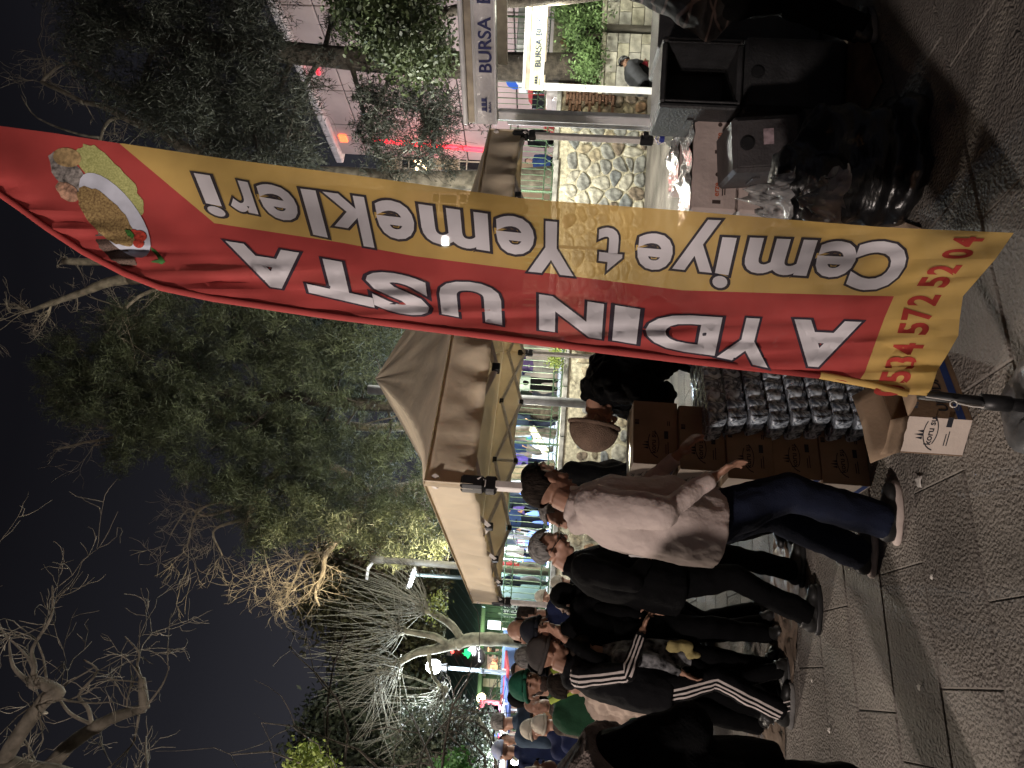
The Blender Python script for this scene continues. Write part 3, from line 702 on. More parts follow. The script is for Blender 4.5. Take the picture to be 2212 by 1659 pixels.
def carton(org, u, label, w=CW, d=CD, h=CH, open_=False, group=None, yaw_j=0):
    """org: near left bottom corner; u: unit along the front"""
    u = Vector(u).normalized(); bk = Vector((-u.y, u.x, 0)); org = Vector(org)
    t = thing('carton', org, label, 'carton', group); Z = Vector((0, 0, 1))
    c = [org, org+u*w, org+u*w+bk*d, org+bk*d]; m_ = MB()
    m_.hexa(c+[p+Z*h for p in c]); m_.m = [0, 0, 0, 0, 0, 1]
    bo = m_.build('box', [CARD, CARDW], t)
    mod(bo, 'BEVEL', width=.004, segments=2)
    m_ = MB(); koru(m_, org+u*(w*.10)-bk*.0012+Z*(h*.12), u, Z, w*.82*.75); tag(m_.build('print', INK, t), kind='stuff')
    m_ = MB(); e = org+bk*d-u*.0012; koru(m_, e+Z*(h*.24)-bk*(.10*d), -bk, Z, d*.72, small=False)
    put_text(m_, 'ULUDAĞ', e+Z*(h*.86)-bk*(.04*d), -bk, Z, h*.07)
    tag(m_.build('print', INK, t), kind='stuff')
    m_ = MB(); m_.add([e+Z*(h*.05)-u*.0003, e+Z*(h*.05)-bk*d-u*.0003, e+Z*(h*.18)-bk*d-u*.0003, e+Z*(h*.18)-u*.0003], [(0, 1, 2, 3)]); m_.build('stripe', BLUE, t)
    m_ = MB(); tp = org+Z*(h+.001); m_.add([tp+u*0+bk*(d*.42), tp+u*w+bk*(d*.42), tp+u*w+bk*(d*.58), tp+bk*(d*.58)], [(0, 1, 2, 3)]); m_.build('tape', M('packing_tape', (.35, .27, .17), .3, .1, 9), t)
    return t
ord_ = ['lowest', 'second from the ground', 'third from the ground', 'fourth from the ground', 'topmost']
for i in range(5):
    jx = [0, .012, -.008, .02, .03][i]; jy = [0, .01, 0, .02, .06][i]
    carton(cs0+fu*jx+Vector((0, jy, i*(CH+.002))), fu, ['lowest brown water carton of the stack beside the man in the pale jacket', 'second water carton from the ground in the stack, blue striped white side lit', 'third water carton from the ground in the stack behind the shrink wrapped cups', 'fourth water carton from the ground, behind the hand of the man in the pale jacket', 'topmost water carton of the stack under the brown knitted hat'][i], group=None)
# second row further right
for i in range(3):
    carton(cs0+fu*(CW+.012)+Vector((0, .03, i*(CH+.002))), fu, ['lowest carton in the right hand stack, hidden behind the cup trays', 'second carton of the right hand stack behind the cup trays', 'top carton of the right hand stack behind the cup trays'][i], group=None)
# open carton in the foreground
oc = Vector((P(2098, 985, 2.63).x, 2.63, 0)); oc = G(2080, 986)
u2 = (G(2106, 900)-G(2080, 986)).normalized(); b2 = Vector((-u2.y, u2.x, 0))
t = thing('open_carton', oc, 'torn open water carton with raised flaps standing in front of the cup trays', 'carton')
w, d, h = .27, .30, .225; Z = Vector((0, 0, 1)); th = .004
# white side faces left/camera, brown side with the dark stripe faces the camera right
c = [oc, oc+u2*w, oc+u2*w+b2*d, oc+b2*d]
# white printed panel is the front-left face: c3->c0 ; brown panel c0->c1
def panel(a, b, z0, z1, n_, mt, nm, parent=t):
    m_ = MB(); m_.hexa([a+Z*z0, b+Z*z0, b+n_*th+Z*z0, a+n_*th+Z*z0, a+Z*z1, b+Z*z1, b+n_*th+Z*z1, a+n_*th+Z*z1]); return m_.build(nm, mt, parent)
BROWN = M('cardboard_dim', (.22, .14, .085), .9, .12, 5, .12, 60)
w2, d2 = .33, .24
v1 = (P(2100, 905, 2.75)-P(2080, 986, 2.60)); v1.z = 0
q0 = G(2078, 986); q1 = G(2101, 908); uu = (q1-q0).normalized(); bb = Vector((-uu.y, uu.x, 0)); L0 = (q1-q0).length*1.0
q2 = q1+Vector((.80, .60, 0)).normalized()*.36
q3 = q2+(q0-q1)
q3 = q0+(q2-q1)
nn = lambda a, b: Vector(((b-a).y, -(b-a).x, 0)).normalized()
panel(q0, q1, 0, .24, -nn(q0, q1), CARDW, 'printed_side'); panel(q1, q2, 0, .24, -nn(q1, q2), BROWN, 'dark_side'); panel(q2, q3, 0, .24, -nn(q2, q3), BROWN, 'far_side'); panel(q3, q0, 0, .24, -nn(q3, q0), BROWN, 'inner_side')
m_ = MB(); m_.add([q0+Z*.003, q1+Z*.003, q2+Z*.003, q3+Z*.003], [(0, 1, 2, 3)]); m_.build('bottom', BROWN, t)
m_ = MB(); nq = nn(q0, q1); koru(m_, q0+(q1-q0)*.10+nq*.001+Z*.05, (q1-q0), Z, .21); tag(m_.build('print', INK, t), kind='stuff')
m_ = MB(); nq2 = nn(q1, q2); put_text(m_, 'ULUDAĞ', q1+(q2-q1)*.10+nq2*.001+Z*.08, (q2-q1), Z, .04); tag(m_.build('print', INK, t), kind='stuff')
m_ = MB(); m_.add([q1+nq2*.001+Z*.025, q2+nq2*.001+Z*.025, q2+nq2*.001+Z*.055, q1+nq2*.001+Z*.055], [(0, 1, 2, 3)]); m_.build('stripe', BLUE, t)
def flap(a, b, dr, ln, mt, nm='flap'):
    m_ = MB(); a = a+Z*.24; b = b+Z*.24; nu = 6; vs = []
    for j in range(4):
        for i in range(nu+1):
            s_ = i/nu; p = a.lerp(b, s_)+dr*(ln*j/3); p = p+Vector((0, 0, .012*noise.noise(Vector((s_*4, j*.8, ln*9)))))+(a-b)*(.05*(j/3)*(s_-.5)); vs.append(p)
    m_.add(vs, [(j*(nu+1)+i, j*(nu+1)+i+1, (j+1)*(nu+1)+i+1, (j+1)*(nu+1)+i) for j in range(3) for i in range(nu)]); o = m_.build(nm, mt, t, True); mod(o, 'SOLIDIFY', thickness=.004)
flap(q0, q1, (nn(q0, q1)*.45+Z*.9).normalized(), .10, CARD); flap(q3, q0, (nn(q3, q0)*.8+Z*.5).normalized(), .13, CARD); flap(q2, q3, (nn(q2, q3)*.1+Z*1).normalized(), .13, CARD); flap(q1, q2, (nn(q1, q2)*.9+Z*.1).normalized(), .12, CARD)

# ================================================================== CUP TRAYS (shrink wrapped)
FILM = bpy.data.materials.new('shrink_film'); FILM.use_nodes = True
def _film(m, base, rough, mixc, sc, tr=.35):
    t = m.node_tree; n = t.nodes; L = t.links; b = n['Principled BSDF']
    tcn = n.new('ShaderNodeTexCoord'); nz = n.new('ShaderNodeTexNoise'); nz.inputs['Scale'].default_value = sc; nz.inputs['Detail'].default_value = 6; nz.inputs['Distortion'].default_value = 1.6
    L.new(tcn.outputs['Object'], nz.inputs['Vector']); rp = n.new('ShaderNodeValToRGB'); L.new(nz.outputs['Fac'], rp.inputs[0])
    rp.color_ramp.elements[0].position = .40; rp.color_ramp.elements[1].position = .62; rp.color_ramp.elements[0].color = (*base, 1); rp.color_ramp.elements[1].color = (*mixc, 1)
    L.new(rp.outputs[0], b.inputs['Base Color']); b.inputs['Roughness'].default_value = rough; b.inputs['Specular IOR Level'].default_value = .9
    b.inputs['Coat Weight'].default_value = .5; b.inputs['Coat Roughness'].default_value = .08
    bp = n.new('ShaderNodeBump'); bp.inputs['Strength'].default_value = .9; bp.inputs['Distance'].default_value = .012; L.new(nz.outputs['Fac'], bp.inputs['Height']); L.new(bp.outputs[0], b.inputs['Normal'])
_film(FILM, (.06, .075, .10), .16, (.58, .66, .74), 24)
def cup_tray():
    m_ = MB(); px = .073; nx, ny = 8, 4; h = .093; base = []
    pts = []
    # scalloped outline of the film around the rows of cups
    def arc(cx, cy, a0, a1):
        return [(cx+px*.53*cos(a0+(a1-a0)*i/5), cy+px*.53*sin(a0+(a1-a0)*i/5)) for i in range(6)]
    for i in range(nx): pts += arc(i*px+px/2, px/2, radians(205), radians(335))
    for j in range(ny): pts += arc(nx*px-px/2, j*px+px/2, radians(-65), radians(65))
    for i in reversed(range(nx)): pts += arc(i*px+px/2, ny*px-px/2, radians(25), radians(155))
    for j in reversed(range(ny)): pts += arc(px/2, j*px+px/2, radians(115), radians(245))
    cx, cy = nx*px/2, ny*px/2; n = len(pts); vs = []
    for z, s_, jt in ((0, .89, .0), (.014, .955, .003), (.05, .99, .002), (.078, 1.012, .002), (.090, 1.0, .001), (.094, .95, .0)):
        for i, (x, y) in enumerate(pts): 
            q = 1+noise.noise(Vector((i*.6, z*40, 0)))*.012
            vs.append((cx+(x-cx)*s_*q, cy+(y-cy)*s_*q, z+jt*noise.noise(Vector((i*.9, 1, z)))))
    m_.add(vs, [(k*n+i, k*n+(i+1) % n, (k+1)*n+(i+1) % n, (k+1)*n+i) for k in range(5) for i in range(n)]+[tuple(5*n+i for i in range(n))])
    return m_
tray_me = meshdata(cup_tray(), 'film', FILM, True)
m_ = MB()
for i in range(8):
    for j in range(4):
        m_.tube([(i*.073+.0365, j*.073+.0365, .088), (i*.073+.0365, j*.073+.0365, .0965)], [.034, .034], 12)
lid_me = meshdata(m_, 'cup_lids', M('foil_lid', (.42, .46, .52), .25, .2, 30, .4, 60, metal=.6))
m_ = MB()
for i in range(8):
    m_.add([(i*.073+.012, -.0075, .03), (i*.073+.061, -.0075, .03), (i*.073+.061, -.0095, .068), (i*.073+.012, -.0095, .068)], [(0, 1, 2, 3)])
for j in range(4):
    m_.add([(-.0075, j*.073+.012, .03), (-.0075, j*.073+.061, .03), (-.0095, j*.073+.061, .068), (-.0095, j*.073+.012, .068)], [(0, 1, 2, 3)])
lab_me = meshdata(m_, 'cup_labels', M('cup_label', (.16, .22, .20), .3, .5, 40, col2=(.03, .05, .13)))
tr0 = G(1895, 995)
tu = Vector((.77, .64, 0)).normalized()
tr0 = G(1896, 915)
ords = ['bottom', 'second from the bottom', 'third from the bottom', 'fourth from the bottom', 'fourth from the top', 'third from the top', 'second from the top', 'top']
for i in range(8):
    p = tr0+Vector((rnd.uniform(-.018, .018)-.004*i, rnd.uniform(-.01, .01), .003+i*.1045)); t = thing('cup_tray', p, 'shrink wrapped tray of water cups, %s of the stack beside the flag' % ords[i], 'drinks pack', 'shrink wrapped trays of water cups stacked beside the flag')
    mw = Matrix.Translation(p) @ Matrix.Rotation(math.atan2(tu.y, tu.x)+rnd.uniform(-.03, .03), 4, 'Z')
    inst(tray_me, 'film', t, mw); inst(lid_me, 'cup_lids', t, mw)['kind'] = 'stuff'

# ================================================================== RIGHT HAND GOODS
TBX = M('thermobox_black', (.030, .030, .032), .55, .2, 8, .3, 60); TBG = M('thermobox_grey', (.055, .05, .052), .5, .15, 8, .25, 60)
def tbox(p, u, w, d, h, label, open_front=False, lid_hole=True, mat=None, tilt=0, sticker=False):
    """food transport box; p near-left-bottom, u along the front"""
    mat = mat or TBX; u = Vector(u).normalized(); bk = Vector((-u.y, u.x, 0)); Z = Vector((0, 0, 1)); t = thing('food_transport_box', p, label, 'box')
    R3 = Matrix((u, bk, Z)).transposed(); mid = Vector(p)+u*w/2+bk*d/2+Z*h/2
    if tilt: R3 = R3 @ Matrix.Rotation(tilt, 3, 'Y')
    W_ = lambda a, b, c_: mid+R3 @ Vector((a, b, c_))
    if not open_front:
        m_ = MB(); m_.box(mid, (w, d, h), rot=R3, bev=.02); m_.build('shell', mat, t)
        m_ = MB(); m_.box(W_(0, -d/2-.004, 0), (w-.05, .012, h-.05), rot=R3, bev=.005); m_.build('front_panel', mat, t)
    else:
        th_ = .035
        for (a, c_, sw, sh) in ((-w/2+th_/2, 0, th_, h), (w/2-th_/2, 0, th_, h), (0, h/2-th_/2, w-2*th_, th_), (0, -h/2+th_/2, w-2*th_, th_)):
            m_ = MB(); m_.box(W_(a, 0, c_), (sw-.002, d, sh-.002), rot=R3, bev=.010); m_.build('wall', mat, t)
        m_ = MB(); m_.box(W_(0, d/2-.02, 0), (w-2*th_, .04, h-2*th_), rot=R3); m_.build('back_wall', mat, t)
        for k in range(8):
            m_ = MB(); m_.box(W_(-w/2+th_+.006, -.02, -h/2+.07+k*(h-.14)/7), (.014, d*.8, .010), rot=R3); m_.build('runner', mat, t)
        for (a, c_, sw, sh) in ((-w/2+th_+.004, 0, .012, h-.06), (w/2-th_-.004, 0, .012, h-.06)):
            m_ = MB(); m_.box(W_(a, -d/2-.006, c_), (sw, .012, sh), rot=R3, bev=.003); m_.build('seal', mat, t)
    if lid_hole:
        m_ = MB(); c_ = W_(0, -d/2-.010, h/2-.075); ax = R3 @ Vector((0, 1, 0)); m_.cyl(c_-ax*.006, c_+ax*.004, .040, 20); m_.cyl(c_-ax*.014, c_-ax*.002, .030, 20); m_.build('vent_knob', BLK, t)
    if sticker:
        m_ = MB(); m_.box(W_(.03, -d/2-.0115, h/2-.19), (.085, .002, .055), rot=R3); m_.build('sticker', M('sticker', (.32, .24, .26), .6, .2, 30), t)
    for s_ in (-1, 1):
        m_ = MB(); m_.box(W_(s_*(w/2+.004), 0, .03), (.014, .14, .04), rot=R3, bev=.004); m_.build('handle', mat, t)
    return t
ux1 = Vector((1, .06, 0))
# open, tall box on top of the dark one
pz = lambda x, y, d_: P(x, y, d_)
d_ = 4.15
a0 = P(1602, 238, d_); a1 = P(1602, 78, d_); tp = P(1424, 232, d_)
bh = a0.z-.02 if a0.z > .3 else .3
tbox(Vector((a0.x, d_, a0.z)), ux1, (a1-a0).length, .42, tp.z-a0.z, 'open fronted black food transport box with empty dark inside, on top of its stack', open_front=True, lid_hole=False)
b0 = P(1822, 225, d_); 
m0 = P(1607, 232, d_+.02)
tbox(Vector((m0.x-.015, d_+.02, 0.02)), ux1, (a1-a0).length+.02, .42, a0.z-.03, 'closed black food transport box with a round knob, under the open one')
m_ = MB()
l0 = P(1728, 372, 3.85); l1 = P(1728, 232, 3.85); lt = P(1580, 348, 3.85)
tbox(Vector((l0.x, 3.85, l0.z)), Vector((1, -.03, 0)), (l1-l0).length*.86, .38, lt.z-l0.z, 'dark grey food transport box with a pale sticker, leaning by the garbage bag', mat=TBG, sticker=True, tilt=-.10)
m_ = MB(); m_.box((l0.x+.20, 4.08, l0.z/2), (.36, .34, l0.z-.02), bev=.02); tag(m_.build('lower_box', TBX), 'plain black box under the stickered food box', 'box')
# second open box behind, partly hidden by the person at far right
a2 = P(1585, 88, 4.5)
tbox(Vector((a2.x, 4.62, .02)), Vector((1, .1, 0)), .6, .45, P(1425, 60, 4.6).z-.02, 'black food box behind the open one, next to the stooping person', lid_hole=False)
# shrink wrapped printed packs
PK = M('pack_pink', (.50, .41, .38), .5, .10, 5, .25, 30); PKF = bpy.data.materials.new('pack_film'); PKF.use_nodes = True; _film(PKF, (.20, .20, .20), .25, (.40, .40, .39), 16)
MOR = M('ink_orange', (.42, .09, .03), .7, .1, 20); DIN = M('ink_brown', (.05, .03, .025), .8)
def pack(p, u, w, d, h, label, n_logo, ends=True):
    u = Vector(u).normalized(); bk = Vector((-u.y, u.x, 0)); Z = Vector((0, 0, 1)); p = Vector(p); t = thing('shrink_wrapped_pack', p, label, 'pack'); R3 = Matrix((u, bk, Z)).transposed()
    m_ = MB(); m_.box(p+u*w/2+bk*d/2+Z*h/2, (w, d, h), rot=R3, bev=.018); o = m_.build('pack_body', PK, t); 
    m_ = MB(); nu, nv = 16, 10; vs = []
    for j in range(nv+1):
        for i in range(nu+1):
            s_, t_ = i/nu, j/nv; q = noise.noise(Vector((s_*7, t_*5, w*9))); vs.append(p+u*(w*(s_*1.04-.02))+bk*(d*(t_*1.04-.02))+Z*(h+.008+.05*max(0, q)+.02*noise.noise(Vector((s_*15, t_*12, 3)))))
    m_.add(vs, [(j*(nu+1)+i, j*(nu+1)+i+1, (j+1)*(nu+1)+i+1, (j+1)*(nu+1)+i) for j in range(nv) for i in range(nu)]); m_.build('crumpled_film', PKF, t, True)
    for k in range(n_logo):
        q = p+u*(w*(k+.30)/n_logo)-bk*.0015+Z*(h*.42)
        m_ = MB(); put_text(m_, 'erze', q, u, Z, .035); tag(m_.build('print', MOR, t), kind='stuff')
        m_ = MB(); R_ = R3
        m_.box(q+u*(-.035)+Z*.012, (.022, .001, .05), rot=R_); m_.box(q+u*(.055)-Z*.022, (.10, .001, .007), rot=R_); m_.box(q+u*(.055)-Z*.036, (.09, .001, .007), rot=R_)
        m_.cyl(q+u*.135+Z*.014, q+u*.135+Z*.014-bk*.001, .013, 12); tag(m_.build('print', DIN, t), kind='stuff')
    return t
e0 = P(1655, 462, 4.3)
hp = P(1490, 455, 4.3).z
ph = (hp-.0)/3
for (x_, y_, w_, n_, zz, lb) in ((0, 0, .62, 2, 2, 'crumpled shrink wrapped pack of printed boxes on top, nearest the flag'), (0, 0, .55, 2, 1, 'middle shrink wrapped pack of the left stack beside the flag'), (0, 0, .55, 2, 0, 'lowest shrink wrapped pack of the left stack beside the flag'),
                                 (.30, .42, .62, 2, 2.05, 'upper shrink wrapped pack behind the tent leg'), (.30, .42, .56, 2, 1, 'shrink wrapped pack under the pack behind the tent leg'), (.30, .42, .56, 2, 0, 'lowest shrink wrapped pack behind the tent leg')):
    pack(Vector((e0.x+x_+(.0 if zz else .02), 4.3+y_, zz*ph)), Vector((1, .04, 0)), w_, .36, ph-.004, lb, n_)
# water jug
jb = P(1498, 303, 5.1)
m_ = MB(); pr = [(.0, 0), (.078, .0), (.076, .02), (.070, .03), (.076, .045), (.070, .058), (.076, .07), (.070, .085), (.075, .10), (.070, .14), (.045, .185), (.022, .20), (.02, .215)]
n = 20; vs = [(jb.x+r_*cos(2*pi*i/n), jb.y+r_*sin(2*pi*i/n), jb.z+z_) for r_, z_ in pr[1:] for i in range(n)]
m_.add(vs, [(k*n+i, k*n+(i+1) % n, (k+1)*n+(i+1) % n, (k+1)*n+i) for k in range(len(pr)-2) for i in range(n)]+[tuple(range(n))[::-1]])
jt = thing('water_jug', jb, 'clear ribbed water jug with a blue cap standing behind the wrapped packs', 'bottle')
m_.build('jug_body', M('clear_plastic', (.55, .60, .55), .08, .1, 6, .2, 20, transp=.55), jt, True)
m_ = MB(); m_.cyl(jb+Vector((0, 0, .212)), jb+Vector((0, 0, .245)), .024, 14); m_.build('cap', M('cap_blue', (.03, .05, .35), .4), jt)
m_ = MB(); m_.tube([jb+Vector((-.02, 0, .215)), jb+Vector((-.04, 0, .25)), jb+Vector((0, 0, .275)), jb+Vector((.04, 0, .25)), jb+Vector((.02, 0, .215))], .004, 5); m_.build('handle', M('cap_blue', (.03, .05, .35), .4), jt)
m_ = MB(); m_.box((jb.x+.03, jb.y+.08, jb.z/2), (.42, .32, jb.z-.002), bev=.01); tag(m_.build('crate', CARD), 'plain carton carrying the clear water jug', 'carton')
# garbage bag
bag = thing('garbage_bag', G(2010, 330), 'big glossy black plastic garbage bag slumped on the paving beside the flag', 'bag')
BAGM = M('black_plastic_film', (.006, .006, .007), .30, .2, 6, .5, 7, spec=.55, bdist=.03, stretch=(1, 1, 2.6))
def blob(mb, cs, k=None):
    for c_, r_ in cs: mb.ell(c_, r_, k=k)
m_ = MB(); bc = G(2010, 330)
bc = bc+Vector((-.02, .05, 0)); blob(m_, [((bc.x, bc.y+.16, .20), (.31, .24, .21)), ((bc.x-.12, bc.y+.12, .40), (.20, .18, .20)), ((bc.x+.12, bc.y+.16, .34), (.20, .18, .20)), ((bc.x-.06, bc.y+.14, .54), (.17, .15, .11)), ((bc.x+.02, bc.y+.1, .08), (.33, .25, .09)), ((bc.x-.24, bc.y+.10, .50), (.09, .10, .09))])
o = m_.build('bag_body', BAGM, bag, True); mod(o, 'REMESH', mode='VOXEL', voxel_size=.022, use_smooth_shade=True)
tx = bpy.data.textures.new('crumple', 'CLOUDS'); tx.noise_scale = .16; tx.noise_depth = 3
mod(o, 'DISPLACE', texture=tx, strength=.11, texture_coords='GLOBAL', mid_level=.5); 
tx2 = bpy.data.textures.new('crumple_fine', 'VORONOI'); tx2.noise_scale = .10
mod(o, 'DISPLACE', texture=tx2, strength=.018, texture_coords='GLOBAL', mid_level=.4)
CLR = M('clear_film', (.50, .50, .50), .10, .2, 9, .9, 14, transp=.5, bdist=.03)
def crumpled(p, sx_, sy_, hh, label, mat, name='plastic_film', seed=0, cat='plastic wrap', n=18):
    m_ = MB(); vs = []
    for j in range(n+1):
        for i in range(n+1):
            s_, t_ = i/n-.5, j/n-.5; e = max(0, 1-(s_*s_+t_*t_)*3.2)
            q = noise.noise(Vector((s_*5+seed, t_*5, seed))); q2 = noise.noise(Vector((s_*13, t_*13+seed, 2)))
            vs.append((p[0]+sx_*(s_+.10*q2), p[1]+sy_*(t_+.10*q), p[2]+hh*e*(.55+.9*q+.5*q2)+.006))
    m_.add(vs, [(j*(n+1)+i, j*(n+1)+i+1, (j+1)*(n+1)+i+1, (j+1)*(n+1)+i) for j in range(n) for i in range(n)])
    return tag(m_.build(name, mat, None, True), label, cat)
f1 = P(1790, 455, 2.95); crumpled((f1.x, 3.0, f1.z-.05), .34, .30, .20, 'crumpled clear plastic film behind the flag edge and the black bag', CLR, seed=3)
f2 = P(1688, 415, 3.2); crumpled((f2.x, 3.3, f2.z-.06), .22, .22, .22, 'shiny clear film hanging over the corner of the wrapped pack', CLR, seed=7)
# cardboard sheet and floor litter
m_ = MB(); R3 = Matrix.Rotation(.55, 3, 'Z'); c_ = G(1850, 165); m_.box((c_.x, c_.y, .012), (.70, .42, .006), rot=R3, bev=.001)
tag(m_.build('cardboard_sheet', M('wet_cardboard', (.20, .12, .07), .9, .25, 6, .3, 30)), 'flattened brown cardboard sheet on the paving at right, by the black boxes', 'cardboard')
m_ = MB(); c_ = G(1930, 600); m_.box((c_.x, c_.y+.1, .012), (.62, .5, .006), rot=Matrix.Rotation(-.4, 3, 'Z'), bev=.001)
tag(m_.build('cardboard_sheet', MATS['wet_cardboard']), 'flattened cardboard under the lower end of the flag', 'cardboard')
TARP = M('brown_tarp', (.20, .15, .115), .5, .25, 5, .6, 12, transp=.15, bdist=.03)
for (x, y, a, b, lb, sd) in ((1700, 1240, .9, .55, 'wrinkled brown plastic sheet on the paving under the folding table', 1), (1655, 1590, .8, .7, 'wrinkled pale plastic sheet on the paving left of the striped tracksuit legs', 4), (1690, 1360, .7, .5, 'crumpled paper and plastic sheet between the two men in black', 9)):
    c_ = G(x, y); crumpled((c_.x, c_.y, .004), a, b, .035, lb, TARP, 'plastic_sheet', sd, 'plastic sheet', 26)
for (x, y, s_, lb) in ((2017, 1246, .022, 'white scrap of paper in a paving joint'), (1990, 1040, .05, 'torn scrap of clear wrap beside the open carton'), (1990, 1485, .025, 'small bright stone chip on the paving at left'), (1757, 1470, .02, 'small white crumb by the striped shoes'), (1795, 1577, .03, 'pale leaf on the paving at lower left')):
    c_ = G(x, y); crumpled((c_.x, c_.y, .003), s_, s_*.8, s_*.4, lb, CORD, 'litter', x % 17, 'litter', 5)
# folding table legs (black X frame) with top
ft = thing('folding_table', G(1640, 1200), 'black folding table with crossed legs behind the man in the pale jacket', 'table')
tc0 = G(1655, 1200); cx, cy = tc0.x+.35, tc0.y+.45
for s_ in (-.32, .32):
    for k in (-1, 1):
        m_ = MB(); m_.tube([(cx+s_-k*.24, cy-.22*k*0+s_*.2, 0.01), (cx+s_+k*.02, cy, .42), (cx+s_+k*.24, cy, .72)], .014, 8); m_.build('leg', BLK, ft, True)
m_ = MB(); m_.box((cx, cy, .74), (1.1, .6, .035), bev=.01); m_.build('table_top', M('table_grey', (.22, .22, .21), .6), ft)
m_ = MB(); m_.cyl((cx-.5, cy, .40), (cx+.5, cy, .40), .010, 6); m_.build('cross_bar', BLK, ft)
# ================================================================== PEOPLE
SKIN = M('skin', (.36, .20, .14), .55, .10, 8, .1, 60); SKIN2 = M('skin_tan', (.28, .15, .10), .6, .12, 8, .1, 60)
EYEM = M('eye_dark', (.02, .015, .012), .25); LIP = M('lip', (.25, .10, .08), .6)
HAIRD = M('hair_dark', (.020, .015, .012), .9, .3, 60, .6, 140, stretch=(1, 1, .25), spec=.1); HAIRG = M('hair_grey', (.20, .19, .18), .85, .35, 60, .9, 140, stretch=(1, 1, .25)); 
fold = bpy.data.textures.new('cloth_folds', 'CLOUDS'); fold.noise_scale = .13; fold.noise_depth = 2
foldp = bpy.data.textures.new('puffer_folds', 'CLOUDS'); foldp.noise_scale = .07; foldp.noise_depth = 1
def T_(p): return Matrix.Translation(p)
def person(base, yaw, H, label, jacket, trousers, shoes=None, lean=0, slean=0, hp=0, hy=0, arms=None, feet=None, g=1.12, head='hair', hmat=None, skin=None, vox=.012, hipz=None, hem=.80, hood=False, group=None, beard=None, glasses=False, puff=False, legs=True, sole=None, collar=None, scarf=None, open_hand=True, face=True, brim=False, kind='person', tg=1.0, hs=1.0):
    s = H/1.75; skin = skin or SKIN; base = Vector(base); Y = radians(yaw)
    F0 = T_(base) @ Matrix.Rotation(Y, 4, 'Z') @ Matrix.Scale(s, 4)
    hz = hipz if hipz else .95; hip = Vector((0, 0, hz))
    U = T_(hip) @ Matrix.Rotation(slean, 4, 'X') @ Matrix.Rotation(lean, 4, 'Y') @ T_(-Vector((0, 0, .95)))
    hemz = max(hem, .80 if hipz is None else .88)
    up = lambda a, b, c: F0 @ (U @ Vector((a, b, c))); lo = lambda a, b, c: F0 @ Vector((a, b, c))
    RU = (F0 @ U).to_3x3().normalized(); lat = RU @ Vector((0, 1, 0))
    FH = F0 @ U @ T_((0.0, 0, 1.50)) @ Matrix.Rotation(hy, 4, 'Z') @ Matrix.Rotation(hp, 4, 'Y') @ T_((.02, 0, .140)) @ Matrix.Scale(1.09, 4)
    RH = FH.to_3x3().normalized(); hd = lambda a, b, c: FH @ Vector((a, b, c)); sv = lambda *a: tuple(v*s for v in a)
    t = thing('person', base, label, 'person', group)
    body = MB()
    E = lambda c, r: body.ell(hd(*c), sv(*r), RH)
    E((-.012, 0, .030), (.098, .077, .090)); E((.022, 0, -.035), (.072, .060, .082)); E((.062, 0, -.088), (.028, .030, .024)); E((.078, 0, .028), (.022, .045, .014))
    E((.000, 0, -.05), (.06, .055, .05))
    for q in (-1, 1): E((.062, q*.034, -.022), (.028, .024, .028)); E((-.006, q*.078, -.008), (.020, .010, .030)); E((.072, q*.030, -.0), (.016, .016, .010))
    body.tube([hd(.086, 0, .018), hd(.104, 0, -.012), hd(.112, 0, -.026)], [s*.008, s*.012, s*.015], 8); E((.100, 0, -.028), (.016, .017, .010)); E((.082, 0, -.056), (.014, .025, .011))
    nk = up(0, 0, 1.42); body.tube([nk, up(0.005, 0, 1.50), hd(-.02, 0, -.05)], [s*.066, s*.056, s*.056], 12)
    # slim trunk and limbs under the clothes keep the figure in one piece
    body.tube([up(0, 0, .95), up(0, 0, 1.15), up(0, 0, 1.34), up(0, 0, 1.45)], [(s*.13, s*.10), (s*.12, s*.09), (s*.15, s*.10), (s*.07, s*.06)], 12, lat=lat)
    arms = arms or {}; ah = {}
    jk = MB()
    for sd, q in (('L', 1), ('R', -1)):
        sh = up(0, q*.185, 1.385)
        if sd in arms: e_, h_ = arms[sd]; el = lo(*e_); ha = lo(*h_)
        else: el = up(-.03, q*.245, 1.12); ha = up(.06, q*.24, .88)
        ah[sd] = (sh, el, ha); pf = 1.18 if puff else 1.0
        body.tube([sh, el, ha], [s*.045, s*.038, s*.026], 8)
        jk.tube([sh, sh.lerp(el, .5), el], [s*.072*g*pf, s*.064*g*pf, s*.055*g*pf], 10); jk.ell(sh, [s*.078*g*pf]*3); jk.ell(el, [s*.056*g*pf]*3)
        wr = el.lerp(ha, .90); jk.tube([el, el.lerp(wr, .5), wr], [s*.054*pf, s*.050*pf, s*.038*pf], 10)
        # hand: palm, four fingers, thumb
        dr = (ha-el).normalized(); sdv = dr.cross(Vector((0, 0, 1))); sdv = sdv.normalized() if sdv.length > .1 else lat; nv = sdv.cross(dr).normalized()
        Rm = Matrix((dr, sdv, nv)).transposed(); pc = ha+dr*s*.045; body.ell(pc, sv(.050, .040, .017), Rm); body.ell(ha, sv(.026, .024, .020), Rm)
        for k, fl in enumerate((.062, .074, .068, .052)):
            b_ = pc+dr*s*.038+sdv*s*(.030-.020*k); body.tube([b_-dr*s*.02, b_+dr*s*fl*.45-nv*s*.004, b_+dr*s*fl*.8-nv*s*.018, b_+dr*s*fl-nv*s*.034], [s*.0098, s*.0092, s*.0085, s*.0072], 6)
        tb = pc-dr*s*.02+sdv*s*.034*(1 if sd == 'L' else 1); body.tube([tb-sdv*s*.012, tb+dr*s*.022+sdv*s*.022, tb+dr*s*.050+sdv*s*.022-nv*s*.012], [s*.013, s*.0115, s*.009], 6)
    feet = feet or {}; ftp = {}; tr = MB(); gl = (.5+.5*max(g, 1.08))*tg
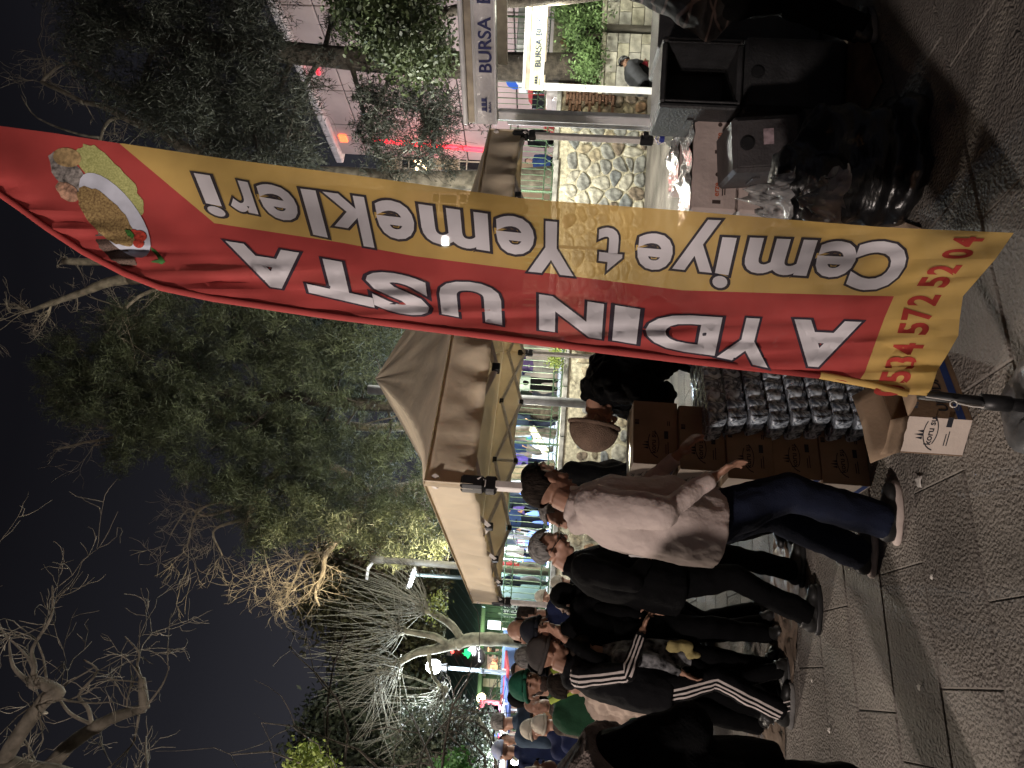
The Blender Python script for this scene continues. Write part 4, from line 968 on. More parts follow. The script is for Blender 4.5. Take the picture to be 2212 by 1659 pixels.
    for sd, q in (('L', 1), ('R', -1)):
        f, l = feet.get(sd, (0, q*.11)); hp_ = lo(0, q*.085, hz-.04) if not legs == 'lean' else lo(0, q*.085, hz-.04); an = lo(f, l, .09)
        D = (an-hp_).length/s; bl = sqrt(max(0.0009, .435**2-(D/2)**2)); kn = hp_.lerp(an, .5)+(F0.to_3x3().normalized() @ Vector((bl*s, 0, 0)))
        if hipz and hipz < .5: kn.z = max(kn.z, base.z+.42*s)
        ftp[sd] = (hp_, kn, an); body.tube([hp_, kn, an], [s*.06, s*.045, s*.035], 8)
        tr.tube([hp_, hp_.lerp(kn, .5), kn, kn.lerp(an, .45), an-Vector((0, 0, .03*s))], [s*.098*gl, s*.088*gl, s*.072*gl, s*.068*gl, s*.064*gl], 12); tr.ell(kn, [s*.068]*3)
    tr.ell(lo(0, 0, hz), sv(.125*g, .168*g, .12)); tr.ell(lo(-.045, 0, hz-.06), sv(.10, .16, .10))
    bo = body.build('body', skin, t, True); mod(bo, 'REMESH', mode='VOXEL', voxel_size=max(.006, vox*.62)*1.0, use_smooth_shade=True); mod(bo, 'SMOOTH', iterations=2)
    if legs:
        o = tr.build('trousers', trousers, t, True); mod(o, 'REMESH', mode='VOXEL', voxel_size=vox*1.2, use_smooth_shade=True); mod(o, 'SMOOTH', iterations=4)
        if vox < .02: mod(o, 'DISPLACE', texture=fold, strength=.030*s, texture_coords='GLOBAL', mid_level=.5)
    # jacket
    prof = [(hemz, .142, .188), (.95, .142, .182), (1.08, .138, .172), (1.22, .140, .180), (1.33, .128, .190), (1.41, .098, .165), (1.47, .075, .095)]
    if puff: prof = [(z, a*1.12, b*1.12) for z, a, b in prof]
    jk.tube([up(0, 0, z) for z, a, b in prof], [(s*b*g, s*a*g) for z, a, b in prof], 18, lat=lat)
    if g > 1.08: jk.ell(up(.05, 0, 1.05), sv(.13*g, .15*g, .17), RU)
    jk.tube([up(-.005, 0, 1.42), up(.0, 0, 1.485), up(.004, 0, 1.52)], [s*.085, s*.072, s*.076], 14)
    if hood == 'down': jk.ell(up(-.085, 0, 1.455), sv(.060, .10, .055), RU)
    if hood == 'up': jk.ell(hd(-.035, 0, .02), sv(.115, .105, .128), RH); jk.tube([hd(-.05, 0, -.06), up(-.02, 0, 1.44)], [s*.105, s*.11], 12)
    o = jk.build('jacket', jacket, t, True); mod(o, 'REMESH', mode='VOXEL', voxel_size=vox*1.1, use_smooth_shade=True); mod(o, 'SMOOTH', iterations=3)
    if vox < .02: mod(o, 'DISPLACE', texture=foldp if puff else fold, strength=(.07 if puff else .030)*s, texture_coords='GLOBAL', mid_level=.5)
    jo = o
    if collar:
        m_ = MB(); m_.tube([up(0, 0, 1.475), up(.004, 0, 1.525)], [s*.088, s*.083], 16); m_.build('collar', collar, t, True)
    if scarf:
        m_ = MB(); ring = [up(.085*cos(w), .095*sin(w), 1.47+.01*sin(3*w)) for w in [2*pi*i/12 for i in range(13)]]; m_.tube(ring, s*.045, 8); o = m_.build('scarf', scarf, t, True)
    # headwear / hair
    def cap(r, c, cut, name, mat, thick=None):
        bm = bmesh.new(); bmesh.ops.create_uvsphere(bm, u_segments=28, v_segments=18, radius=1)
        rm = [v for v in bm.verts if cut(v.co)]
        bmesh.ops.delete(bm, geom=rm, context='VERTS'); bm.verts.index_update()
        m_ = MB(); m_.add([FH @ Vector((c[0]+v.co.x*r[0]*(1+.02*noise.noise(v.co*4)), c[1]+v.co.y*r[1], c[2]+v.co.z*r[2]*(1+.02*noise.noise(v.co*3)))) for v in bm.verts], [tuple(v.index for v in f.verts) for f in bm.faces]); bm.free()
        o = m_.build(name, mat, t, True); mod(o, 'SOLIDIFY', thickness=.008*s, offset=-1); return o
    if head in ('hair', 'bald'):
        lim = -.15 if head == 'hair' else .0
        if head == 'hair': cap((.106, .086, .100), (-.014, 0, .033), lambda v: v.z < -.55+.0*v.x or (v.x > .35 and v.z < .52) or (v.x > .1 and v.z < -.05), 'hair', hmat or HAIRD)
        else: cap((.103, .084, .094), (-.016, 0, .026), lambda v: v.z < -.55 or v.z > .42 or v.x > .30, 'hair', hmat or HAIRD)
    if head in ('beanie', 'cap', 'knit'):
        cap((.112*hs, .093*hs, .112*hs), (-.014, 0, .036), lambda v: v.z < -.22+.30*max(0, v.x), 'hat', hmat)
        if head != 'cap':
            m_ = MB(); m_.tube([hd(-.014+.110*hs*cos(w), .092*hs*sin(w), .022+.020*cos(w)) for w in [2*pi*i/20 for i in range(21)]], s*.014, 8); m_.build('hat_rim', hmat, t, True)
    if head == 'cap' or brim:
        m_ = MB(); m_.ell(hd(.120, 0, .055), sv(.065, .066, .008), RH @ Matrix.Rotation(.12, 3, 'Y')); m_.build('brim', hmat, t, True)
    if beard:
        m_ = MB(); m_.ell(hd(.045, 0, -.082), sv(.052, .054, .045), RH); m_.ell(hd(.012, 0, -.055), sv(.05, .067, .05), RH); m_.build('beard', beard, t, True)
    if vox < .02 and face:
        for q in (-1, 1):
            m_ = MB(); m_.ell(hd(.0815, q*.031, .004), sv(.008, .014, .0055), RH); m_.build('eye', EYEM, t, True)
            m_ = MB(); m_.tube([hd(.090, q*.016, .022), hd(.092, q*.032, .027), hd(.080, q*.050, .020)], [s*.003, s*.0045, s*.003], 6); m_.build('eyebrow', hmat if (hmat in (HAIRD, HAIRG)) else HAIRD, t, True)
        m_ = MB(); m_.ell(hd(.0915, 0, -.0575), sv(.006, .022, .0035), RH); m_.build('mouth', LIP, t, True)
    if glasses:
        m_ = MB()
        for q in (-1, 1):
            m_.tube([hd(.102, q*(.033+.024*cos(w)), .003+.018*sin(w)) for w in [2*pi*i/14 for i in range(15)]], s*.0022, 5)
            m_.tube([hd(.100, q*.058, .008), hd(.03, q*.080, .008), hd(-.01, q*.084, .0)], s*.0028, 5)
        m_.tube([hd(.104, -.010, .006), hd(.104, .010, .006)], s*.002, 5); m_.build('glasses', BLK, t)
    if shoes:
        for sd in ('L', 'R'):
            hp_, kn, an = ftp[sd]; R = F0.to_3x3().normalized(); b_ = Vector((an.x, an.y, base.z))
            W2 = lambda a, b, c: b_+R @ Vector((a*s, b*s, c*s))
            up_ = MB(); up_.ell(W2(-.035, 0, .06), sv(.062, .042, .052), R); up_.ell(W2(.05, 0, .052), sv(.085, .045, .042), R); up_.ell(W2(.125, 0, .042), sv(.062, .046, .032), R); up_.tube([W2(-.02, 0, .06), W2(-.02, 0, .125)], s*.050, 12)
            up_.ell(W2(.03, 0, .030), sv(.12, .044, .02), R); o = up_.build('shoe', shoes, t, True); mod(o, 'REMESH', mode='VOXEL', voxel_size=.008, use_smooth_shade=True); mod(o, 'SMOOTH', iterations=3)
            so = MB(); n = 22; rings = []
            for z_, k_ in ((.0, .97), (.006, 1.0), (.024, 1.0), (.030, .94)):
                rings += [W2(.042+.148*k_*cos(w), (.047+.006*cos(w))*k_*sin(w)*(1 if abs(cos(w)) < 2 else 1), z_+.006*(cos(w) < -.3)) for w in [2*pi*i/n for i in range(n)]]
            so.add(rings, [(k*n+i, k*n+(i+1) % n, (k+1)*n+(i+1) % n, (k+1)*n+i) for k in range(3) for i in range(n)]+[tuple(range(n))[::-1], tuple(3*n+i for i in range(n))]); so.build('sole', sole or BLK, o, True)
    t['_j'] = 1
    return dict(root=t, jacket=jo, arms=ah, legs=ftp, hd=hd, up=up, lo=lo, s=s, RH=RH, lat=lat, F0=F0)
def basepx(x, y, d):   # place under image point
    p = P(x, y, d); return Vector((p.x, p.y, 0)), p.z
def stand(x, y, d, z0=0):
    p = P(x, y, d); return Vector((p.x, p.y, z0)), p.z-z0
def cloth(name, col, rough=.9, **k): return M('cloth_'+name, col, rough, k.pop('var', .12), k.pop('scale', 9), k.pop('bump', .25), k.pop('bscale', 90), bdist=k.pop('bdist', .02), spec=k.pop('spec', .18), **k)
BLACKJ = cloth('black', (.0028, .0028, .0032), spec=.08); BLACKT = cloth('black_trousers', (.0026, .0026, .003), spec=.08); SHOEB = M('shoe_black', (.012, .012, .012), .5, .2, 20); SOLEW = M('sole_white', (.50, .42, .38), .7, .1, 20)
JEANS = cloth('jeans', (.007, .010, .024), bump=.4, bscale=200); PALE = cloth('pale_jacket', (.42, .35, .325), var=.05, scale=4, bump=.7, bscale=9, bdist=.035); NAVYJ = cloth('navy', (.012, .018, .055)); GREY = cloth('grey', (.16, .155, .15)); DGREY = cloth('dark_grey', (.035, .034, .035))
# 1 man in the pale jacket
b1 = (G(1950, 1125)+G(1893, 1200))/2
p1 = person(b1, 14, 1.76, 'man in a pale jacket and dark jeans seen from behind, reaching into the cartons', PALE, JEANS, SHOEB, lean=.09, slean=-.03, hp=.45, hy=.55, tg=1.10, g=1.36, head='hair', hmat=HAIRD, skin=SKIN2, vox=.011, hood='down', sole=SOLEW,
            arms={'R': ((.02, -.34, 1.12), (.20, -.30, .88)), 'L': ((.16, .20, 1.12), (.34, .04, .98))}, feet={'L': (-.08, .15), 'R': (.07, -.11)}, beard=None)
# 2 elderly man with glasses
b3 = (G(1752, 1250)+G(1756, 1335))/2
p3 = person(b3+Vector((.02, 0, 0)), 14, 1.72, 'grey haired man with glasses in black, looking down at a napkin in his hands', BLACKJ, BLACKT, SHOEB, lean=.11, hp=.50, hy=-.25, g=1.25, head='hair', hmat=HAIRG, vox=.011, glasses=True,
            arms={'L': ((.14, .20, 1.14), (.20, -.06, 1.10)), 'R': ((.0, -.29, 1.13), (.15, -.23, 1.03))}, feet={'L': (.14, .12), 'R': (-.12, -.12)})
s_ = p3['arms']['L'][2]; s2 = p3['arms']['R'][2]
m_ = MB(); hr = p3['arms']['R'][2]; c_ = hr+Vector((.07, -.05, .05)); vs = []
for j in range(9):
    for i in range(9):
        a, b = i/8-.5, j/8-.5; vs.append(c_+Vector((a*.12, -.02*abs(a)*4+.02*noise.noise(Vector((a*9, b*9, 0))), -b*.15+.03*noise.noise(Vector((a*6, b*6, 5))))))
m_.add(vs, [(j*9+i, j*9+i+1, j*9+i+10, j*9+i+9) for j in range(8) for i in range(8)]); o = m_.build('napkin', M('napkin_white', (.55, .53, .52), .8, .08, 20, .4, 60), None, True); tag(o, 'crumpled white napkin held by the man with glasses', 'napkin'); mod(o, 'SOLIDIFY', thickness=.004)
# 3 tracksuit man
b4 = (G(1712, 1525)+G(1688, 1460))/2+Vector((-.06, 0, 0))
TRK = cloth('tracksuit', (.0045, .0045, .0055), spec=.15); TRT = cloth('tracksuit_trousers', (.004, .004, .005), spec=.12)
GBE = cloth('grey_beanie', (.085, .075, .072), bump=.9, bscale=300)
p4 = person(b4, 12, 1.67, 'man in a black tracksuit with three white stripes along sleeve and leg, seen from behind', TRK, TRT, SHOEB, lean=.16, hp=.25, hy=.25, g=1.18, head='beanie', hmat=GBE, skin=SKIN2, vox=.011, sole=GREY,
            arms={'R': ((.14, -.28, 1.10), (.40, -.18, 1.00)), 'L': ((.16, .26, 1.12), (.42, .12, 1.02))}, feet={'L': (.14, .14), 'R': (-.05, -.13)}, hood='down')
STR_ = M('stripe_white', (.50, .44, .42), .8, .06, 30)
def stripes(info, pts, rads, outv, target, name, n=3, w=.012, gap=.014, parent=None):
    pts = [Vector(p) for p in pts]; N = 26; 
    def at(u):
        u = u*(len(pts)-1); i = min(int(u), len(pts)-2); f = u-i
        return pts[i].lerp(pts[i+1], f), rads[i]*(1-f)+rads[i+1]*f, (pts[i+1]-pts[i]).normalized()
    for k in range(n):
        m_ = MB(); vs = []
        for a in range(N+1):
            p, r, tg = at(a/N); o_ = (outv-tg*outv.dot(tg)).normalized(); sdw = tg.cross(o_).normalized(); off = (k-(n-1)/2)*(w+gap)
            for e_ in (-w/2, w/2):
                ang = (off+e_)/r; vs.append(p+o_*(r+.012)*cos(ang)+sdw*(r+.012)*sin(ang))
        m_.add(vs, [(2*a, 2*a+1, 2*a+3, 2*a+2) for a in range(N)]); o = m_.build(name, STR_, parent, True)
        mod(o, 'SUBSURF', levels=1, render_levels=1, subdivision_type='SIMPLE'); sm = mod(o, 'SHRINKWRAP', target=target, offset=.0035, wrap_method='NEAREST_SURFACEPOINT', wrap_mode='OUTSIDE_SURFACE')
outv = Vector((-.15, -1, .12)).normalized(); sh, el, ha = p4['arms']['R']
tr4 = [c for c in p4['root'].children if c.name.startswith('trousers')][0]
stripes(p4, [p4['up'](0, -.10, 1.455), sh+Vector((0, 0, .03)), sh.lerp(el, .5), el, el.lerp(ha, .8)], [.05, .065, .062, .055, .045], (outv+Vector((0, 0, .25))).normalized(), p4['jacket'], 'sleeve_stripe', parent=p4['root'])
hp_, kn, an = p4['legs']['R']; stripes(p4, [hp_+Vector((0, 0, -.0)), hp_.lerp(kn, .5), kn, kn.lerp(an, .6), an], [.092, .084, .068, .064, .062], outv, tr4, 'trouser_stripe', parent=p4['root'])
# shoe stripes
for sd in ('R', 'L'):
    an = p4['legs'][sd][2]; R = p4['F0'].to_3x3().normalized()
    for k in range(3):
        m_ = MB(); q = Vector((an.x, an.y, 0)); a_ = q+R @ Vector((.02+.028*k, -.050, .035)); b_ = q+R @ Vector((-.0+.028*k, -.036, .082)); m_.tube([a_, b_], [(.004, .003)]*2, 6); m_.build('shoe_stripe', STR_, p4['root'])
# 4 stooping man with brown knitted hat
b2, _ = stand(1520, 742, 4.62); BRH = cloth('brown_knit', (.17, .115, .085), bump=.9, bscale=160, var=.15)
p2 = person(b2, 192, 1.80, 'stooping person in a thick black coat and brown knitted hat behind the water cartons', BLACKJ, BLACKT, SHOEB, lean=.84, hp=.75, g=1.42, hs=1.28, face=False, head='knit', hmat=BRH, vox=.012, puff=True, hood='down',
            arms={'L': ((.42, .27, .95), (.62, .16, .86)), 'R': ((.40, -.27, .95), (.60, -.12, .86))})
# 5 person at far right, stooping, plaid
b5 = G(1950, -10); PLD = bpy.data.materials.new('plaid_brown'); PLD.use_nodes = True
nt_ = PLD.node_tree; bsd = nt_.nodes['Principled BSDF']; tcn = nt_.nodes.new('ShaderNodeTexCoord'); wv = []
for d_ in ('X', 'Z'):
    wn = nt_.nodes.new('ShaderNodeTexWave'); wn.bands_direction = d_; wn.inputs['Scale'].default_value = 2.6; wn.inputs['Distortion'].default_value = 1.0; nt_.links.new(tcn.outputs['Object'], wn.inputs['Vector']); wv.append(wn)
mxx = nt_.nodes.new('ShaderNodeMath'); mxx.operation = 'MAXIMUM'; nt_.links.new(wv[0].outputs['Fac'], mxx.inputs[0]); nt_.links.new(wv[1].outputs['Fac'], mxx.inputs[1])
rpp = nt_.nodes.new('ShaderNodeValToRGB'); nt_.links.new(mxx.outputs[0], rpp.inputs[0]); rpp.color_ramp.elements[0].position = .955; rpp.color_ramp.elements[1].position = .99
rpp.color_ramp.elements[0].color = (.013, .009, .009, 1); rpp.color_ramp.elements[1].color = (.13, .085, .075, 1); nt_.links.new(rpp.outputs[0], bsd.inputs['Base Color']); bsd.inputs['Roughness'].default_value = .9
p5 = person(b5+Vector((.16, .20, 0)), 28, 1.74, 'person in a dark plaid wrap and black trousers stooping at the far right edge', PLD, BLACKT, SHOEB, lean=.70, hp=.4, g=1.5, head='hair', hmat=HAIRD, vox=.012, sole=GREY, arms={'L': ((.35, .30, 1.0), (.52, .18, .80)), 'R': ((.35, -.28, 1.0), (.5, -.1, .85))}, feet={'L': (-.12, .17), 'R': (.06, -.14)})
# 6 close dark person at far left edge
BRC = cloth('brown_fleece', (.16, .13, .115), bump=.9, bscale=70, var=.25)
b6, h6 = stand(1125, 1640, 2.5)
p6 = person(b6+Vector((-.13, 0, 0)), 70, h6+.02, 'dark dressed person close by at the far left edge, seen from behind', BLACKJ, BLACKT, None, lean=.02, g=1.62, head='hair', hmat=HAIRD, vox=.012, hem=.28, arms={'L': ((.12, .30, 1.12), (.30, .12, 1.10)), 'R': ((.10, -.30, 1.12), (.30, -.10, 1.10))}, scarf=BRC, hood='down', legs=True, feet={'L': (0, .22), 'R': (0, .02)})
m_ = MB(); up = p6['up']; m_.tube([up(-.02, -.20, 1.30), up(-.06, 0, 1.40), up(-.02, .20, 1.30)], [.22, .25, .22], 14); o = m_.build('shawl', BRC, p6['root'], True); mod(o, 'REMESH', mode='VOXEL', voxel_size=.014, use_smooth_shade=True); mod(o, 'DISPLACE', texture=fold, strength=.03, texture_coords='GLOBAL')
# group in the middle distance:  (x, y, d, yaw, label, opts)
KNITW = cloth('white_knit', (.55, .50, .42), bump=.9, bscale=200); BLKN = cloth('black_knit', (.010, .011, .016)); GRN_J = cloth('green_jacket', (.012, .045, .022)); GRN_H = cloth('green_hat', (.012, .075, .045)); BEIJ = cloth('beige_puffer', (.42, .33, .27)); MOTTLED = cloth('mottled', (.11, .11, .115), var=.9, scale=22)  # strong mottling of the last grey cloth stands in for lit jacket folds
NVY2 = cloth('navy_coat', (.035, .055, .085)); FUR = cloth('fur_grey', (.11, .09, .075), bump=1, bscale=60, var=.4)
mid = [
 (1138, 1362, 4.75, -62, 'man in a black knitted hat wiping his face with his hand, behind the queue', dict(jacket=BLACKJ, head='beanie', hmat=BLKN, arms={'R': ((.26, -.20, 1.26), (.20, -.06, 1.50)), 'L': ((.02, .26, 1.12), (.16, .2, .95))}, g=1.1)),
 (1098, 1358, 5.5, -80, 'balding man looking over the shoulder of the man wiping his face', dict(jacket=NAVYJ, head='bald', hmat=HAIRD, hp=.12)),
 (1124, 1325, 6.6, 200, 'dark haired man beside the left tent leg turned away', dict(jacket=BLACKJ, head='hair', skin=SKIN2)),
 (1119, 1418, 6.1, 100, 'grey haired person with a fluffy brown fur collar seen from behind', dict(jacket=FUR, head='hair', hmat=HAIRG, scarf=FUR)),
 (1110, 1446, 8.4, -80, 'small distant face of a dark haired man under the blue banner', dict(jacket=NAVYJ, head='hair')),
 (1153, 1440, 5.25, 90, 'person in a black cap right behind the tracksuit man', dict(jacket=BLACKJ, head='beanie', hmat=BLKN)),
 (1113, 1480, 4.95, -52, 'bearded man in a green knitted hat and dark green coat with lime trim', dict(jacket=GRN_J, head='beanie', hmat=GRN_H, beard=cloth('beard', (.05, .035, .03), bump=1, bscale=120), g=1.28, hy=.1, skin=SKIN2)),
 (1190, 1478, 4.72, 60, 'person in a beige puffer jacket with bent elbow behind the tracksuit man', dict(jacket=BEIJ, head='hair', puff=True, arms={'L': ((-.10, .32, 1.08), (.16, .24, 1.02))}, hem=.88)),
 (1102, 1503, 8.0, 80, 'hooded figure in black behind the green hatted man', dict(jacket=BLACKJ, head='none', hood='up')),
 (1134, 1520, 6.6, -85, 'small face inside a fur edged hood behind the green coat', dict(jacket=FUR, head='none', hood='')),
 (1150, 1541, 7.6, -75, 'small warm lit face of a child between the hood and the white hats', dict(jacket=BLACKJ, head='hair', skin=M('skin_warm_lit', (.50, .26, .14), .6, .1, 8))),  # warm light on this face is put into its skin colour
 (1064, 1548, 8.2, 150, 'man in a padded navy coat with grey cap seen from behind at left', dict(jacket=NVY2, head='hair', hmat=HAIRG, puff=True, lean=.12, g=1.2, z0=.25)),
 (1133, 1574, 7.0, -60, 'woman in a white knitted hat at left', dict(jacket=NAVYJ, head='knit', hmat=KNITW)),
 (1157, 1563, 6.8, 120, 'child in a white knitted hat in front of the woman in white', dict(jacket=NAVYJ, head='knit', hmat=KNITW)),
 (1070, 1618, 8.6, 170, 'man in a white and blue cap and navy jacket at far left', dict(jacket=NAVYJ, head='cap', hmat=cloth('cap_blue', (.30, .36, .60), col2=(.55, .55, .58)), z0=.25)),
 (1162, 1288, 9.6, -100, 'small smiling person in a cream knitted cap just right of the left tent leg', dict(jacket=BLACKJ, head='knit', hmat=KNITW)),
 (1196, 1258, 8.4, 90, 'stooping person in a cream knitted hat behind the grey haired man', dict(jacket=BLACKJ, head='knit', hmat=KNITW)),
 (1196, 1290, 4.95, 170, 'person in a dark hood behind the grey haired man with glasses', dict(jacket=BLACKJ, head='none', hood='up', g=1.1)),
 (1240, 1400, 4.62, 185, 'person in a grey jacket, lit folds mottled into its colour, between the two men in black', dict(jacket=MOTTLED, head='hair', hipless=1, g=1.0)),
 (1138, 1030, 5.9, 30, 'person in a black knitted hat hidden behind the head of the pale jacket man', dict(jacket=BLACKJ, head='beanie', hmat=BLKN)),
 (1172, 1085, 4.7, 200, 'person in a grey hooded top holding a white cup behind the pale jacket', dict(jacket=GREY, head='hair', hmat=HAIRG, hp=.3, arms={'L': ((.16, .26, 1.12), (.22, .12, 1.24))})),
]
for (x, y, d_, yaw, lab, o_) in mid:
    z0 = o_.pop('z0', 0); o_.pop('hipless', 0); b_, h_ = stand(x, y, d_, 0)
    if z0:
        m_ = MB(); m_.box((b_.x, b_.y, z0/2), (1.3, .9, z0), bev=.02); tag(m_.build('stone_step', COPE), 'low stone step carrying the %s' % ('man in the navy coat' if 'padded' in lab else 'man in the white and blue cap'), 'step'); b_.z = z0; h_ -= z0
    h_ = max(h_, 1.15); j_ = o_.pop('jacket')
    dd = dict(vox=.014 if d_ < 6 else .02, shoes=SHOEB); dd.update(o_)
    pi_ = person(b_, yaw, h_+.0, lab, j_, dd.pop('trousers', BLACKT), **dd)
    if 'lime' in lab:
        m_ = MB(); u = pi_['up']; m_.tube([u(.05, .10, 1.50), u(.16, .10, 1.42), u(.21, .07, 1.30)], [(.022, .008)]*3, 6); m_.tube([u(.05, -.10, 1.50), u(.17, -.08, 1.42), u(.215, -.04, 1.30), u(.22, .0, 1.15)], [(.022, .008)]*4, 6); m_.build('lime_trim', cloth('lime', (.26, .33, .05)), pi_['root'], True)
    if 'cup' in lab:
        h2 = pi_['arms']['L'][2]; m_ = MB(); m_.tube([h2+Vector((-.06, -.04, .0)), h2+Vector((-.06, -.04, .10))], [.030, .038], 14); tag(m_.build('paper_cup', M('paper_white', (.6, .6, .58), .6), None, True), 'white paper cup held up by the person in the grey top', 'cup')
# mustard yellow bundle carried near the tracksuit trousers
yb = P(1455, 1398, 4.3); m_ = MB(); m_.ell(yb, (.045, .04, .06)); m_.ell(yb+Vector((.015, 0, -.06)), (.035, .035, .06)); m_.ell(yb+Vector((-.04, .0, -.12)), (.03, .03, .05)); o = m_.build('cloth_bundle', cloth('mustard', (.30, .25, .11)), None, True); mod(o, 'REMESH', mode='VOXEL', voxel_size=.012, use_smooth_shade=True); mod(o, 'DISPLACE', texture=foldp, strength=.04, texture_coords='GLOBAL'); tag(o, 'mustard yellow cloth bundle carried beside the tracksuit trousers', 'cloth')
# crouching figure by the planter
cb_, ch_ = stand(1345, 182, 13.2)
pc = person(Vector((cb_.x, cb_.y, 0)), 20, 1.60, 'small person in a dark anorak crouching by the pale planter wall', cloth('anorak', (.05, .052, .06)), BLACKT, SHOEB, lean=.95, hp=.2, g=1.35, head='knit', hmat=MOTTLED, vox=.02, hipz=.30, feet={'L': (.10, .12), 'R': (.10, -.12)}, arms={'L': ((.40, .2, .45), (.52, .1, .30)), 'R': ((.40, -.2, .45), (.52, -.1, .30))})
m_ = MB(); rb = P(1386, 146, 13.3); m_.box(rb, (.20, .14, .24), bev=.03); o = m_.build('red_bag', cloth('red_bag', (.40, .04, .06))); tag(o, 'small red bag beside the crouching person', 'bag')
# crowd beyond the railing
cols = [('purple_puffer', (.06, .04, .11)), ('pattern_shirt', (.30, .36, .33)), ('olive', (.06, .07, .035)), ('blue', (.05, .09, .30)), ('dark_coat', (.012, .02, .04)), ('light_blue', (.25, .40, .60)), ('navy2', (.02, .04, .12)), ('cream', (.50, .45, .38)), ('black2', (.012, .012, .014)), ('violet', (.12, .08, .30)), ('white_coat', (.55, .58, .62)), ('red_coat', (.35, .04, .04))]
bgp = [(793, 19.5, 0, 'purple padded coat sitting on the kerb behind the railing'), (830, 19.0, 1, 'pale patterned shirt behind the railing, right of the round post'), (850, 20.5, 2, 'olive jacket just right of the round grey post, behind the railing'), (882, 19.5, 3, 'blue jacket just left of the round grey post'), (910, 18.5, 4, 'long dark coat walking behind the railing'),
       (935, 21.0, 5, 'light blue jacket in the crowd behind the railing'), (968, 19.5, 6, 'navy jacket in the crowd left of the light blue jacket'), (1005, 22, 9, 'violet jacket in the crowd behind the tent'), (1085, 19, 4, 'dark coat behind the railing near the front tent leg'), (1108, 21, 9, 'violet hooded top in the bright market crowd'), (1128, 18.8, 6, 'navy jacket with pale stripes in the market crowd'),
       (1150, 22.5, 8, 'black jacket near the pale stall seat'), (1195, 21.5, 7, 'cream coat by the market stall'), (1232, 19.5, 11, 'red coat by the market stall'), (1262, 20.5, 4, 'dark navy coat at the left end of the railing'), (1283, 22, 10, 'white coat at the far left of the market'), (300, 21, 8, 'black jacket behind the right hand railing'), (350, 24, 6, 'navy jacket far behind the right hand railing')]
for (y, d_, ci, lb) in bgp:
    p = P(1180, y, d_); nm, c_ = cols[ci]
    person(Vector((p.x, p.y, TZ+.02)), rnd.choice([0, 180, 90, -90, 30, 200]), rnd.uniform(1.6, 1.8), 'distant person in a '+lb, cloth(nm, c_), rnd.choice([JEANS, BLACKT, GREY]), None, vox=.034, head=rnd.choice(['hair', 'beanie', 'hair']), hmat=rnd.choice([HAIRD, BLKN]), face=False, g=1.15, arms=None if rnd.random() < .5 else {'L': ((.1, .26, 1.1), (.34, .12, 1.15)), 'R': ((.1, -.26, 1.1), (.34, -.12, 1.15))})
for (x, y, d_, ci, lb) in ((1082, 1598, 11, 10, 'pale coat among the market stalls at far left'), (1093, 1530, 13, 11, 'red jacket at the far left stalls'), (1088, 1586, 12, 3, 'blue jacket at the far left stalls')):
    b_, h_ = stand(x, y, d_, 0); person(Vector((b_.x, b_.y, h_-1.7)), -80, 1.7, 'distant person in a '+lb, cloth(cols[ci][0], cols[ci][1]), BLACKT, None, vox=.03, head='hair', hmat=HAIRD, face=False)
# ================================================================== TREES
def inpoly(x, y, poly):
    c = False; n = len(poly); j = n-1
    for i in range(n):
        xi, yi = poly[i]; xj, yj = poly[j]
        if (yi > y) != (yj > y) and x < (xj-xi)*(y-yi)/(yj-yi)+xi: c = not c
        j = i
    return c
def foliage_mesh(name, centres, mat, parent, per=26, ln=.22, wd=.012, spread=.10, seed=1, down=0.0, leaf=False, up=0.0):
    """tufts of needle or leaf faces around the given centres"""
    rs = np.random.RandomState(seed); C_ = np.repeat(np.array([tuple(c) for c in centres]), per, axis=0); N = len(C_)
    C_ = C_ + rs.normal(0, spread, (N, 3)); D = rs.normal(0, 1, (N, 3)); D[:, 2] += up-down; D /= np.linalg.norm(D, axis=1)[:, None]
    Sd = np.cross(D, rs.normal(0, 1, (N, 3))); Sd /= (np.linalg.norm(Sd, axis=1)[:, None]+1e-9); l = ln*rs.uniform(.5, 1.2, (N, 1)); w = wd*rs.uniform(.7, 1.3, (N, 1))
    if leaf:
        v = np.stack([C_, C_+D*l*.5+Sd*w, C_+D*l, C_+D*l*.5-Sd*w], 1).reshape(-1, 3); k = 4
    else:
        v = np.stack([C_-Sd*w, C_+Sd*w, C_+D*l], 1).reshape(-1, 3); k = 3
    off = Vector(parent['_o']); v = v-np.array([off.x, off.y, off.z]); me = bpy.data.meshes.new(name)
    me.vertices.add(len(v)); me.vertices.foreach_set('co', v.ravel()); me.loops.add(N*k); me.loops.foreach_set('vertex_index', np.arange(N*k)); me.polygons.add(N)
    me.polygons.foreach_set('loop_start', np.arange(0, N*k, k)); me.polygons.foreach_set('loop_total', np.full(N, k)); me.materials.append(mat); me.update(calc_edges=True)
    o = bpy.data.objects.new(name, me); COL.objects.link(o); o.parent = parent; return o
def leafmat(name, c1, c2, rough=.6, trans=.15, sc=2.0):
    return M(name, c2, rough, 0, sc, 0, col2=c1, trans=trans)
def sample_poly(poly, n, d, dd, seed, clusters=0, cr=22):
    r = random.Random(seed); xs = [p[0] for p in poly]; ys = [p[1] for p in poly]; out = []
    def pt():
        while True:
            x = r.uniform(min(xs), max(xs)); y = r.uniform(min(ys), max(ys))
            if inpoly(x, y, poly): return x, y
    if clusters:
        cs = [(*pt(), d+r.uniform(-dd, dd), r.uniform(.5, 1.3)) for _ in range(clusters)]
        for _ in range(n):
            cx, cy, cd, cs_ = r.choice(cs); x = cx+r.gauss(0, cr*cs_); y = cy+r.gauss(0, cr*cs_); out.append(P(x, y, cd+r.gauss(0, .35)))
    else:
        for _ in range(n): x, y = pt(); out.append(P(x, y, d+r.uniform(-dd, dd)))
    return out
